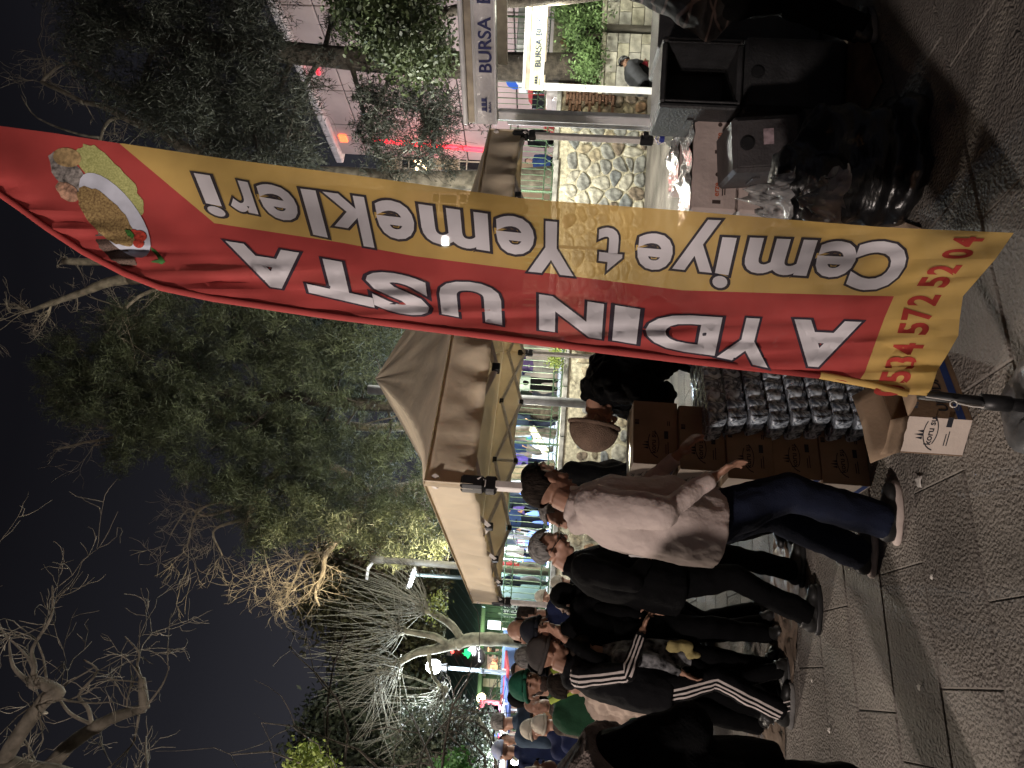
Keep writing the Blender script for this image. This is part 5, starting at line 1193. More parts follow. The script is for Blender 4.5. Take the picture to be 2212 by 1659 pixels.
def limb(mb, pts, r0, r1, wob=.03, n=7, sub=4):
    P_ = [Vector(p) for p in pts]; out = []
    for i in range(len(P_)-1):
        for k in range(sub):
            t = k/sub; a = P_[max(i-1, 0)]; b = P_[i]; c = P_[i+1]; d = P_[min(i+2, len(P_)-1)]
            q = .5*((2*b)+(c-a)*t+(2*a-5*b+4*c-d)*t*t+(3*b-a-3*c+d)*t**3); L = (c-b).length
            out.append(q+Vector((noise.noise(q*1.7), noise.noise(q*1.7+Vector((9, 0, 0))), noise.noise(q*1.7+Vector((0, 9, 0)))))*wob*L)
    out.append(P_[-1]); N = len(out); rad = [r0+(r1-r0)*i/(N-1) for i in range(N)]
    rad = [q*(1+.15*noise.noise(Vector((i*.7, r0*50, 0)))) for i, q in enumerate(rad)]
    mb.tube(out, rad, n); return out, rad
def twigs(mb, base, dr, ln, r, depth, rng, spread=.6, kids=(3, 5), up=.0, crook=.25, n=4):
    dr = dr.normalized(); pts = [base]; rr = [r]; p = base.copy(); segs = 4
    for k in range(segs):
        dr = (dr+Vector((rng.gauss(0, crook), rng.gauss(0, crook), rng.gauss(0, crook)+up))).normalized(); p = p+dr*ln/segs; pts.append(p); rr.append(r*(1-.75*(k+1)/segs)+.0015)
    mb.tube(pts, rr, n, caps=False)
    if depth > 0:
        for _ in range(rng.randint(*kids)):
            k = rng.randint(1, segs); q = pts[k]; d2 = (dr+Vector((rng.gauss(0, spread), rng.gauss(0, spread), rng.gauss(0, spread)))).normalized(); twigs(mb, q, d2, ln*rng.uniform(.45, .75), max(.003, rr[k]*.6), depth-1, rng, spread, kids, up, crook, n)
BARK = M('bark_dark', (.055, .045, .036), .95, .3, 9, .9, 30); BARKP = M('bark_plane_tree', (.36, .30, .22), .85, .3, 7, .5, 22, col2=(.15, .125, .09)); BARKG = M('bark_grey', (.26, .26, .20), .9, .3, 7, .6, 24); BARKN = M('bark_near_plane', (.22, .19, .15), .85, .3, 6, .5, 22, col2=(.07, .06, .045)); SHOOT = M('shoot_grey', (.20, .20, .165), .85, .15, 5)
# --- the big pine behind the tent
PN = leafmat('pine_needles', (.010, .014, .008), (.105, .122, .060))
pt0 = P(1165, 890, 19.0); pine = thing('pine_tree', (pt0.x, pt0.y, TZ), 'large floodlit green pine with drooping needle clumps behind the tent', 'tree')
poly = [(118, 740), (95, 800), (88, 830), (125, 880), (150, 905), (180, 905), (215, 880), (255, 905), (235, 970), (265, 1010), (300, 960), (350, 960), (385, 985), (420, 1060), (470, 1090), (560, 1180), (620, 1160), (700, 1110), (780, 1190), (900, 1195), (960, 1180), (950, 1040), (900, 950), (850, 880), (800, 810), (880, 720), (880, 690), (700, 670), (540, 655), (400, 650), (370, 645), (350, 640), (325, 650), (300, 665), (245, 680), (235, 710), (190, 765), (160, 760)]
m_ = MB(); tp_, tr_ = limb(m_, [Vector((pt0.x, pt0.y, TZ)), P(960, 885, 19), P(720, 870, 19), P(500, 850, 19), P(300, 830, 19), P(130, 815, 19)], .26, .05, .02, 9)
rng = random.Random(3)
for k in range(60):
    i = rng.randint(4, len(tp_)-3); x = 1; a = rng.uniform(0, 2*pi); ln = (1.0+2.6*(1-i/len(tp_)))*rng.uniform(.6, 1.1); q = tp_[i]; e = q+Vector((cos(a)*ln, sin(a)*ln*.7, rng.uniform(-.2, .7)*ln)); limb(m_, [q, q.lerp(e, .5)+Vector((0, 0, -.15)), e], .045, .012, .05, 5, 3)
m_.build('trunk', BARK, pine, True)
cen = sample_poly(poly, 5600, 19.0, 1.7, 11, 330, 22)
tag(foliage_mesh('crown', cen, PN, pine, 34, .23, .010, .09, 5, up=.1), kind='stuff')
# --- dark cedar at right
CN = leafmat('cedar_needles', (.008, .010, .007), (.028, .032, .022), trans=.05)
c0_ = P(1240, 145, 14.5); ced = thing('cedar_tree', (c0_.x, c0_.y, TZ), 'huge dark cedar with drooping layered boughs at the right', 'tree')
m_ = MB(); limb(m_, [Vector((c0_.x, c0_.y, TZ)), P(960, 140, 14.5), P(700, 122, 14.5), P(450, 90, 14.5), P(200, 60, 14.5)], .30, .16, .01, 10)
rng = random.Random(8); bough = []
for (x0, y0, x1, y1) in ((860, 130, 800, 330), (760, 125, 850, 400), (900, 140, 960, 360), (700, 120, 620, 300), (640, 110, 560, 350), (560, 100, 560, 370), (480, 95, 420, 260), (400, 90, 470, 380), (350, 80, 300, 250), (300, 70, 250, 20), (700, 120, 760, -40), (820, 130, 860, -40), (520, 100, 540, -50), (420, 90, 400, -60), (900, 140, 930, -20), (960, 240, 900, 340), (760, 210, 1000, 250)):
    d1 = 14.5+rng.uniform(-1.5, 1.5); a = P(x0, y0, 14.5); b = P(x1, y1, d1); mid = a.lerp(b, .5)+Vector((0, 0, .15)); o_, _ = limb(m_, [a, mid, b], .07, .015, .05, 6, 5); bough.append(o_)
    for q in o_[3:]:
        for _ in range(2): twigs(m_, q, Vector((rng.gauss(0, .5), rng.gauss(0, .5), -.9)), rng.uniform(.4, .8), .010, 1, rng, .5, (2, 3), -.05, .2)
m_.build('trunk', BARK, ced, True)
poly = [(120, -80), (150, 40), (165, 130), (200, 200), (240, 230), (330, 250), (380, 330), (430, 330), (470, 360), (560, 385), (640, 350), (700, 390), (650, 300), (640, 200), (610, 90), (610, -80)]
cen = sample_poly(poly, 2300, 14.8, 2.0, 21, 130, 22)
tag(foliage_mesh('crown', cen, CN, ced, 26, .20, .010, .13, 6, down=.9), kind='stuff')
cen2 = []
rng = random.Random(5)
for bo_ in bough:
    for q in bo_[2:]:
        for _ in range(7): cen2.append(q+Vector((rng.gauss(0, .20), rng.gauss(0, .22), rng.gauss(-.16, .14))))
cen2 += sample_poly([(760, 190), (780, 330), (860, 370), (930, 350), (980, 260), (960, 190)], 240, 13.8, 1.2, 77, 40, 14)
foliage_mesh('lower_boughs', cen2, CN, ced, 22, .16, .010, .07, 9, down=.7)
# --- broadleaf tree over the kiosks
LG = leafmat('broad_leaves', (.010, .015, .006), (.055, .075, .026))
l0_ = P(1230, 40, 11.5); bt = thing('leafy_tree', (l0_.x+.6, l0_.y, 0), 'dark broad-leaved tree above the near white kiosk at far right', 'tree')
m_ = MB(); limb(m_, [Vector((l0_.x+.9, l0_.y+.6, 0)), P(1000, 20, 12), P(880, 60, 12), P(800, 40, 11.8)], .13, .04, .03, 8); m_.build('trunk', BARK, bt, True)
cen = sample_poly([(720, -60), (760, 60), (820, 110), (900, 150), (965, 150), (965, -60)], 900, 11.8, 1.0, 31, 60, 22)
tag(foliage_mesh('crown', cen, LG, bt, 14, .10, .030, .12, 12, leaf=True), kind='stuff')
# --- bare plane-tree branches
def bare(name, label, stems, tw, mat, seed, base, ground=0):
    t = thing(name, base, label, 'tree'); rng = random.Random(seed); m_ = MB(); m2 = MB()
    for pts, r0, r1 in stems:
        o_, rd = limb(m_, [P(*p) if not isinstance(p, Vector) else p for p in pts], r0, r1, .035, 8, 4)
        N = len(o_)
        for i, q in enumerate(o_):
            if i < N*tw[4]: continue
            for _ in range(tw[0]):
                if rng.random() > tw[1]: continue
                tg = (o_[min(i+1, N-1)]-o_[max(i-1, 0)]).normalized(); d2 = (tg*.6+Vector((rng.gauss(0, .7), rng.gauss(0, .5), rng.gauss(0, .7)))); twigs(m2, q, d2, tw[2]*rng.uniform(.5, 1.2), max(.005, min(.018, rd[i]*.25)), tw[3], rng, .55, (2, 4), .02, .26)
    m_.build('trunk', mat, t, True); tag(m2.build('twigs', mat, t, True), kind='stuff'); return t
d = 6.5
bare('plane_tree', 'bare plane tree with knobbly pale limbs at the far left edge of the sky', [([Vector((-5.2, 6.3, 0)), (600, 1760, d), (250, 1720, d), (0, 1659, d)], .20, .13), ([(0, 1659, d), (40, 1590, d), (98, 1510, d), (122, 1505, d)], .085, .06), ([(122, 1505, d), (126, 1495, d), (95, 1478, d), (66, 1470, d), (82, 1485, d)], .06, .05), ([(66, 1475, d), (75, 1440, d), (70, 1400, d), (110, 1330, d), (113, 1265, d)], .030, .008), ([(66, 1475, d), (30, 1440, d), (20, 1380, d)], .03, .006), ([(80, 1470, d), (60, 1420, d), (10, 1370, d)], .02, .006)], (1, .36, .80, 2, .50), BARKN, 4, (-5.2, 6.3, 0))
d = 7.2
bare('plane_tree', 'bare plane tree limb with patchy bark reaching in from the lower left of the sky', [([Vector((-5.6, 7.4, 0)), (700, 1780, d), (300, 1760, d), (100, 1665, d)], .20, .11), ([(100, 1665, d), (150, 1610, d), (210, 1570, d), (260, 1545, d), (312, 1530, d)], .085, .05), ([(312, 1530, d), (308, 1490, d), (306, 1465, d)], .055, .035), ([(200, 1575, d), (190, 1530, d), (170, 1500, d), (210, 1450, d), (180, 1425, d)], .025, .007), ([(306, 1470, d), (296, 1440, d), (300, 1410, d), (270, 1375, d)], .02, .006), ([(312, 1530, d), (350, 1480, d), (365, 1440, d)], .015, .005), ([(210, 1570, d), (150, 1540, d), (130, 1490, d), (205, 1440, d)], .022, .006), ([(300, 1545, d), (290, 1600, d), (270, 1625, d), (235, 1659, d)], .014, .005)], (1, .34, .80, 2, .45), BARKN, 14, (-5.6, 7.4, 0))
d = 16.5
bare('plane_tree', 'bare pale tree rising behind the top of the flag at right', [([Vector((P(1240, 385, d).x, d, TZ)), (900, 390, d), (600, 370, d), (450, 338, d)], .26, .22), ([(450, 338, d), (400, 322, d), (345, 278, d)], .17, .14), ([(345, 278, d), (300, 268, d), (262, 250, d), (215, 228, d), (182, 222, d)], .12, .06), ([(182, 222, d), (150, 205, d), (100, 182, d), (92, 175, d), (120, 148, d), (150, 134, d)], .06, .03), ([(340, 275, d), (300, 225, d), (245, 185, d), (200, 155, d), (158, 133, d)], .10, .06), ([(262, 252, d), (235, 262, d), (220, 290, d), (217, 305, d)], .05, .025), ([(217, 298, d), (160, 288, d), (80, 255, d), (45, 205, d)], .035, .012), ([(440, 338, d), (445, 310, d), (462, 250, d), (455, 195, d), (443, 150, d)], .10, .06), ([(440, 320, d), (410, 275, d), (398, 250, d)], .07, .04), ([(410, 300, d), (340, 225, d), (345, 200, d), (300, 210, d)], .03, .012), ([(92, 175, d), (98, 150, d), (90, 115, d), (80, 82, d)], .02, .008)], (1, .45, 1.0, 2, .35), BARKN, 24, (P(1240, 385, d).x, d, TZ))
d = 17.5
bare('plane_tree', 'bare broken tree top against the sky just left of the flag', [([Vector((P(1200, 600, d).x, d, TZ)), (800, 610, d), (500, 580, d), (280, 600, d)], .25, .20), ([(280, 600, d), (230, 612, d), (180, 630, d), (110, 655, d), (75, 668, d), (48, 677, d)], .15, .03), ([(300, 570, d), (220, 565, d), (137, 564, d)], .10, .09), ([(345, 622, d), (300, 640, d), (268, 670, d), (262, 685, d)], .06, .02), ([(110, 655, d), (105, 680, d), (88, 705, d)], .03, .01), ([(265, 665, d), (220, 650, d), (190, 640, d)], .02, .008)], (2, .45, .9, 2, .4), BARKP, 34, (P(1200, 600, d).x, d, TZ))
d = 19.6
bare('plane_tree', 'warm floodlit bare tree whose crooked branches spread over the dark sky left of the pine', [([Vector((P(1170, 1010, d).x, d, TZ)), (960, 1040, d), (800, 1080, d), (728, 1170, d)], .24, .14), ([(728, 1170, d), (725, 1180, d), (702, 1200, d), (698, 1235, d), (680, 1280, d), (690, 1300, d)], .11, .03), ([(702, 1195, d), (660, 1200, d), (640, 1240, d), (620, 1290, d)], .05, .015), ([(690, 1120, d), (700, 1150, d), (722, 1175, d)], .10, .11), ([(760, 1020, d), (690, 1060, d), (640, 1050, d), (600, 1070, d)], .08, .03), ([(720, 1000, d), (600, 1020, d), (552, 1080, d), (545, 1120, d)], .12, .10), ([(545, 1120, d), (500, 1128, d), (460, 1150, d), (480, 1200, d)], .06, .02), ([(552, 1080, d), (500, 1100, d), (440, 1115, d), (400, 1090, d), (365, 1155, d)], .06, .015), ([(550, 1100, d), (470, 1080, d), (420, 1110, d), (405, 1185, d)], .05, .012), ([(260, 965, d), (235, 985, d), (180, 1010, d), (115, 970+0, d)], .0, .0), ([(560, 1180, d), (570, 1215, d), (580, 1250, d)], .03, .012), ([(700, 1230, d), (650, 1260, d), (610, 1300, d), (600, 1310, d)], .03, .01)][:-1] if False else
     [([Vector((P(1170, 1010, d).x, d, TZ)), (960, 1040, d), (800, 1080, d), (728, 1170, d)], .24, .14), ([(728, 1170, d), (702, 1200, d), (698, 1235, d), (680, 1280, d), (690, 1310, d)], .11, .03), ([(702, 1195, d), (660, 1200, d), (640, 1240, d), (620, 1290, d)], .05, .015), ([(760, 1020, d), (690, 1060, d), (640, 1050, d), (600, 1070, d)], .08, .03), ([(800, 1060, d), (700, 1000, d), (600, 1020, d), (548, 1080, d), (535, 1135, d)], .12, .08), ([(545, 1120, d), (500, 1128, d), (460, 1150, d), (480, 1200, d)], .06, .02), ([(552, 1080, d), (500, 1100, d), (440, 1115, d), (405, 1100, d), (368, 1155, d)], .05, .012), ([(550, 1100, d), (470, 1085, d), (420, 1115, d), (405, 1185, d)], .05, .012), ([(560, 1120, d), (570, 1190, d), (585, 1250, d)], .03, .012), ([(700, 1230, d), (650, 1260, d), (600, 1310, d)], .03, .01), ([(690, 1200, d), (640, 1215, d), (610, 1235, d)], .03, .01)], (2, .55, 1.15, 2, .25), BARKP, 44, (P(1170, 1010, d).x, d, TZ))
d = 20.6
bare('plane_tree', 'small bare forked branch cluster on the left flank of the pine', [([Vector((P(1170, 930, d).x, d, TZ)), (900, 930, d), (500, 900, d), (300, 880, d), (272, 905, d)], .15, .09), ([(272, 905, d), (262, 915, d), (245, 945, d), (180, 957, d), (115, 972, d)], .08, .02), ([(272, 905, d), (235, 925, d), (205, 920, d)], .04, .02), ([(250, 940, d), (245, 955, d), (195, 965, d)], .04, .015), ([(310, 905, d), (300, 880, d), (235, 745, d), (195, 765, d), (160, 745, d)], .04, .012)], (2, .35, .8, 2, .55), BARKP, 54, (P(1170, 930, d).x, d, TZ))
# --- pollarded tree with upright shoots
d = 12.2
pb_ = P(1130, 1383, d); pol = thing('pollarded_tree', (pb_.x, pb_.y, 0), 'pollarded plane tree with long whip-like upright shoots in front of the green kiosk', 'tree'); rng = random.Random(6)
m_ = MB(); heads = []
for pts, r0, r1 in (([Vector((pb_.x-.02, d, 0)), (1130, 1385, d), (1060, 1380, d), (1010, 1382, d), (985, 1392, d)], .12, .115), ([(1000, 1385, d), (975, 1350, d), (945, 1330, d), (925, 1318, d)], .075, .06), ([(985, 1390, d), (940, 1402, d), (900, 1410, d), (860, 1432, d)], .10, .06), ([(965, 1392, d), (940, 1375, d), (905, 1368, d), (868, 1362, d)], .07, .05), ([(860, 1432, d), (820, 1450, d)], .05, .04), ([(925, 1410, d), (935, 1460, d), (960, 1490, d)], .04, .03)):
    o_, _ = limb(m_, [P(*p) if not isinstance(p, Vector) else p for p in pts], r0, r1, .02, 9, 4); heads.append(o_[-1])
for h_ in heads[1:]: m_.ell(h_, (.085, .085, .085))
m_.build('trunk', BARKG, pol, True); m_ = MB()
tgt = []
for i in range(230):
    y0 = rng.uniform(1175, 1660); 
    fr = (y0-1400)/250; x_end = 645+rng.uniform(0, 150)+max(0, abs(fr))**2.2*170
    src = min(heads[1:], key=lambda h_: (h_-P(900, y0*.55+1395*.45, d)).length+rng.uniform(0, .7))
    e = P(x_end, 1400+(y0-1400)*1.0, d+rng.uniform(-1.1, 1.1)); st = src+Vector((rng.gauss(0, .07), rng.gauss(0, .07), rng.gauss(.02, .06)))
    ctl = st.lerp(e, .45); ctl.x = st.x+(e.x-st.x)*.68; ctl.z = st.z+(e.z-st.z)*.30; ctl += Vector((rng.gauss(0, .06),)*3); pts = []
    for k in range(8):
        t = k/7; pts.append(st*(1-t)**2+ctl*2*t*(1-t)+e*t*t+Vector((rng.gauss(0, .008), rng.gauss(0, .008), 0)))
    m_.tube(pts, [.0095*(1-.72*k/7) for k in range(8)], 4, caps=False)
m_.build('shoots', SHOOT, pol, True)
tag(foliage_mesh('sprouts', [P(945, 1303, d), P(950, 1307, d), P(935, 1330, d), P(940, 1297, d)], leafmat('yellow_leaves', (.12, .14, .03), (.30, .36, .10)), pol, 50, .07, .02, .09, 3, leaf=True), kind='stuff')
# --- background greenery, each its own bush or tree
OL = leafmat('olive_leaves', (.018, .018, .008), (.105, .10, .045)); DKL = leafmat('dark_leaves', (.012, .017, .010), (.05, .062, .035)); IV = leafmat('ivy_leaves', (.010, .014, .008), (.06, .075, .045)); YG = leafmat('fresh_leaves', (.10, .13, .02), (.28, .36, .07))
def bush(name, label, poly, n, d_, dd, mat, seed, per=20, ln=.16, wd=.035, cl=50, cr=20, cat='tree', base=None, tr=True, z0=0, spread=.16):
    cx = sum(p[0] for p in poly)/len(poly); cy = sum(p[1] for p in poly)/len(poly); c_ = P(cx, cy, d_); t = thing(name, (c_.x, c_.y, z0), label, cat)
    if tr:
        m_ = MB(); limb(m_, [Vector((c_.x, c_.y, z0)), c_.lerp(Vector((c_.x, c_.y, z0)), .5)+Vector((.05, 0, 0)), c_], .09, .03, .02, 7); rng = random.Random(seed)
        for _ in range(12): twigs(m_, c_.lerp(Vector((c_.x, c_.y, z0)), rng.uniform(0, .4)), Vector((rng.gauss(0, 1), rng.gauss(0, .6), rng.uniform(0, 1))), (c_.z-z0)*.4, .02, 1, rng)
        m_.build('trunk', BARK, t, True)
    tag(foliage_mesh('crown' if tr else 'foliage', sample_poly(poly, n, d_, dd, seed, cl, cr), mat, t, per, ln, wd, spread, seed, leaf=True), kind='stuff'); return t
bush('olive_tree', 'yellowish lit dense tree crown behind the whip-like shoots', [(700, 1200), (690, 1290), (730, 1400), (760, 1500), (850, 1540), (955, 1500), (960, 1400), (955, 1290), (960, 1200), (850, 1180)], 1700, 24, 1.2, OL, 61, 20, .26, .05, 110, 24, spread=.25)
bush('broadleaf_tree', 'dark reddish brown leafed tree between the pine and the lamp posts', [(740, 1100), (780, 1210), (960, 1240), (975, 1150), (940, 1080), (850, 1090)], 700, 23, 1.0, M('brown_leaves', (.13, .085, .055), .7, 0, 1, col2=(.04, .03, .02), trans=.1), 62, 20, .22, .04, 50, 18, spread=.25)
bush('broadleaf_tree', 'dark green tree mass at the far left behind the lamp', [(700, 1540), (760, 1500), (880, 1500), (900, 1600), (880, 1700), (700, 1700), (660, 1640)], 1000, 21, 1.0, DKL, 63, 20, .24, .05, 60, 24, spread=.25)
bush('pine_tree', 'dark upper pine limb right beside the flag above the tent', [(560, 640), (700, 690), (860, 715), (1010, 730), (960, 660), (700, 640)], 700, 21.5, 1.2, DKL, 64, 26, .25, .02, 50, 20, spread=.2, z0=TZ)
hd_ = P(1100, 1600, 12.5)
bush('ivy_hedge', 'dark ivy covered hedge overhanging the stalls at far left', [(885, 1545), (870, 1600), (880, 1690), (1045, 1690), (1050, 1600), (1045, 1560), (1000, 1535)], 1500, 12.5, .6, IV, 65, 24, .075, .028, 90, 12, 'hedge', tr=True, spread=.09)
m_ = MB(); t_ = [o for o in bpy.data.objects if o.name == 'ivy_hedge'][0]
limb(m_, [P(1070, 1600, 11.6), P(1040, 1570, 11.6), P(1030, 1550, 11.7), P(990, 1552, 11.8), P(960, 1545, 11.8)], .05, .02, .05, 7); limb(m_, [P(1120, 1640, 11.5), P(1075, 1605, 11.6), P(1055, 1585, 11.6), P(1040, 1562, 11.6)], .06, .04, .04, 7)
m_.build('branch', BARKG, t_, True)
bush('leafy_shrub', 'bright yellow green tree tip poking in at the bottom left of the sky', [(622, 1659), (640, 1640), (680, 1622), (705, 1640), (720, 1690), (640, 1690)], 160, 9, .3, YG, 66, 12, .07, .028, 14, 10, 'shrub', spread=.07)
bush('leafy_shrub', 'vivid green shrub lit from the stalls below the ivy hedge', [(955, 1650), (985, 1640), (1010, 1650), (1020, 1700), (960, 1700)], 180, 10, .3, leafmat('vivid_leaves', (.02, .07, .012), (.07, .20, .04)), 67, 14, .07, .025, 14, 8, 'shrub', spread=.07)
# planter shrubs
bush('green_shrub', 'spiky green shrub growing over the coping of the far right planter', [(1215, -20), (1215, 60), (1240, 110), (1230, 150), (1265, 160), (1290, 150), (1296, 60), (1296, -20)], 520, 14.3, .35, leafmat('planter_leaves', (.05, .09, .03), (.20, .32, .12)), 68, 16, .09, .018, 40, 10, 'shrub', z0=.9, spread=.08)
pl = P(1265, 150, 14.0); t = thing('spiky_plant', (pl.x, pl.y, 1.0), 'dark spiky leaved plant in the planter above the crouching person', 'plant'); rng = random.Random(2)
for i in range(34):
    a = rng.uniform(0, 2*pi); el_ = rng.uniform(-.1, 1.3); L_ = rng.uniform(.3, .55); dr = Vector((cos(a)*cos(el_), sin(a)*cos(el_), sin(el_))); sd = dr.cross(Vector((0, 0, 1))).normalized(); o_ = Vector((pl.x, pl.y, 1.25)); m_ = MB()
    ps = [o_, o_+dr*L_*.5+Vector((0, 0, .02)), o_+dr*L_-Vector((0, 0, .10))]; m_.add([ps[0]-sd*.008, ps[0]+sd*.008, ps[1]+sd*.014, ps[2], ps[1]-sd*.014], [(0, 1, 2, 4), (2, 3, 4)]); m_.build('leaf', MATS['planter_leaves'], t)
m_ = MB(); m_.cyl((pl.x, pl.y, 1.0), (pl.x, pl.y, 1.27), .03, 8); m_.build('stem', BARK, t)
bush('wall_weeds', 'bright green weeds on top of the low wall next to the flag', [(1185, 757), (1190, 790), (1205, 790), (1218, 770), (1215, 752)], 60, 14.2, .12, MATS['fresh_leaves'], 69, 14, .05, .015, 8, 5, 'plant', tr=False, z0=1.38, spread=.05)

# ================================================================== BUILDINGS
WHP = M('panel_pinkish', (.42, .34, .33), .75, .12, .6, .1, 4)
NEON = M('neon_red', (.9, .05, .06), .4, 0, emit=3.2, ecol=(1, .03, .06)); NEONO = M('neon_orange', (1, .25, .1), .4, 0, emit=3.0, ecol=(1, .12, .04))
bl = P(740, 331, 32); br = P(620, -20, 23.5); bz = bl.z
bd = thing('modern_building', (bl.x, bl.y, TZ), 'modern pale panelled building with red neon strips behind the cedar', 'building')
u_ = Vector((br.x-bl.x, br.y-bl.y, 0)); Lb = u_.length; u_.normalize(); n_ = Vector((u_.y, -u_.x, 0)); nb = -n_
a_ = Vector((bl.x, bl.y, TZ)); m_ = MB(); b_ = a_+u_*(Lb+4); bk_ = nb*8
m_.hexa([a_+nb*.1, b_+nb*.1, b_+bk_, a_+bk_, a_+nb*.1+Vector((0, 0, bz-TZ)), b_+nb*.1+Vector((0, 0, bz-TZ)), b_+bk_+Vector((0, 0, bz-TZ)), a_+bk_+Vector((0, 0, bz-TZ))]); m_.build('wall', M('shell_dark', (.05, .045, .045), .8), bd)
R3 = Matrix((u_, nb, Vector((0, 0, 1)))).transposed(); rows = 9; ph_ = (bz-TZ)/rows
for j in range(rows):
    w_ = 2.1; nn_ = int((Lb+4)/w_)
    for i in range(nn_):
        m_ = MB(); c_ = a_+u_*((i+.5)*w_)+Vector((0, 0, (j+.5)*ph_)); m_.box(c_, (w_-.05, .12, ph_-.05), rot=R3, bev=.02); m_.build('facade_panel', WHP, bd)
m_ = MB(); c_ = a_+u_*(Lb/2+2)+Vector((0, 0, bz-TZ+.15)); m_.box(c_, (Lb+4.6, .7, .35), rot=R3, bev=.05); m_.build('roof_edge', M('roof_white', (.6, .55, .55), .6), bd)
def on_face(x, y):    # point on the facade plane
    r = P(x, y, 1)-Vector((0, 0, EYE)); k = (a_-Vector((0, 0, EYE))).dot(n_)/r.dot(n_); return Vector((0, 0, EYE))+r*k+n_*.12
for q in (((806, 298), (1055, 320)),):
    m_ = MB(); m_.tube([on_face(*q[0]), on_face(*q[1])], .11, 8); m_.build('neon_strip', NEON, bd)
for (x, y, w_, h_) in ((742, 294, .45, .35), (684, 140, .75, .14)):
    m_ = MB(); m_.box(on_face(x, y), (w_, .12, h_), rot=R3, bev=.02); m_.build('neon_sign', NEON if w_ > .6 else NEONO, bd)
lamp('light_neon', on_face(930, 306)+n_*.8, 120, (1, .15, .15), .4)
lamp('light_facade', on_face(1000, 240)+n_*5.0, 850, (1, .80, .74), .3)
# old beige apartment house
BG = M('plaster_beige', (.40, .33, .25), .9, .16, .8, .15, 9); bh = P(838, 352, 40)
ap = thing('apartment_house', (bh.x, bh.y, TZ), 'old beige apartment house with white framed windows between the flag and the neon building', 'building')
x0_ = P(950, 470, 40).x; x1_ = P(950, 322, 40).x+3; m_ = MB(); m_.hexa([(x0_, 40, TZ), (x1_, 40, TZ), (x1_, 48, TZ), (x0_, 48, TZ), (x0_, 40, bh.z), (x1_, 40, bh.z), (x1_, 48, bh.z), (x0_, 48, bh.z)]); m_.build('wall', BG, ap)
m_ = MB(); m_.box(((x0_+x1_)/2, 43.9, bh.z+.1), (x1_-x0_+.8, 9, .25), bev=.04); m_.build('roof', M('roof_tiles_dark', (.13, .07, .05), .9), ap)
for (x, y) in ((960, 390), (1020, 392), (895, 388), (960, 440), (1020, 440), (1085, 392), (895, 345), (1020, 350)):
    c_ = P(x, y, 39.95); m_ = MB()
    for (dx, dz, sx_, sz_) in ((-.55, 0, .09, 1.5), (.55, 0, .09, 1.5), (0, .75, 1.19, .09), (0, -.75, 1.19, .09), (0, 0, .06, 1.4), (0, .3, 1.0, .06)): m_.box((c_.x+dx, c_.y, c_.z+dz), (sx_, .12, sz_))
    f_ = m_.build('window', M('frame_white', (.5, .45, .4), .6), ap); m_ = MB(); m_.box((c_.x, c_.y+.02, c_.z), (1.02, .03, 1.42)); m_.build('pane', M('glass_dark', (.02, .02, .025), .1), f_)
    m_ = MB(); m_.box((c_.x, c_.y-.05, c_.z-.86), (1.4, .25, .08)); m_.build('sill', BG, f_)
BULB = M('bulb_warm', (1, .8, .5), .4, 0, emit=9, ecol=(1, .80, .48)); BULBO = M('bulb_orange', (1, .3, .1), .4, 0, emit=5, ecol=(1, .25, .06))
t = thing('fairy_lights', P(930, 385, 30), 'string of small warm fairy lights hanging in the dark boughs beside the flag', 'lights')
rng = random.Random(4)
m_ = MB(); pts = [P(860+8*i, 365+rng.uniform(-3, 34)*(i % 2), 30) for i in range(17)]; m_.tube(pts, .01, 4); m_.build('cable', BLK, t)
for i in range(34): m_ = MB(); m_.ell(P(905+rng.uniform(-12, 22), 345+rng.uniform(0, 55), 29.9), (.05, .05, .05)); m_.build('bulb', BULB if i % 5 else BULBO, t)
m_ = MB(); q = P(918, 398, 29.8); m_.box(q, (.55, .1, .4), bev=.05); m_.build('lantern', BULBO, t)
lamp('light_apartments', P(1000, 400, 36), 900, (1, .82, .62), .3)

# green kiosk house
GK = M('green_boards', (.045, .10, .05), .7, .15, 3, .3, 20); GR = M('green_roof_metal', (.020, .040, .038), .5, .12, 3); gd = 20.5
gy0, gy1 = 1298, 1545
GA = P(1035, gy1, gd+.6); GB = P(1030, gy0, gd); gk = thing('green_kiosk', ((GA.x+GB.x)/2, gd, TZ-.8), 'low green boarded kiosk house with a dark metal roof and lit shop windows', 'building')
ez = P(1033, 1400, gd).z; ug = Vector((GB.x-GA.x, GB.y-GA.y, 0)); Lg = ug.length; ug.normalize(); ng = Vector((ug.y, -ug.x, 0)); ga = Vector((GA.x, GA.y, 0)); R3g = Matrix((ug, -ng, Vector((0, 0, 1)))).transposed(); gz0 = .2
def gface(x, y, out=0.0):
    r = P(x, y, 1)-Vector((0, 0, EYE)); k = ga.dot(ng)/r.dot(ng); return Vector((0, 0, EYE))+r*k+ng*out
m_ = MB(); c_ = ga+ug*Lg/2-ng*2+Vector((0, 0, (ez+gz0)/2)); m_.box(c_, (Lg, 3.9, ez-gz0), rot=R3g); m_.build('wall', M('green_dark', (.02, .045, .025), .8), gk)
nb_ = int(Lg/.16)
for i in range(nb_):
    m_ = MB(); m_.box(ga+ug*((i+.5)*Lg/nb_)+ng*(.0)+Vector((0, 0, (ez+gz0)/2)), (Lg/nb_-.014, .05, ez-gz0-.01), rot=R3g, bev=.006); m_.build('wall_board', GK, gk)
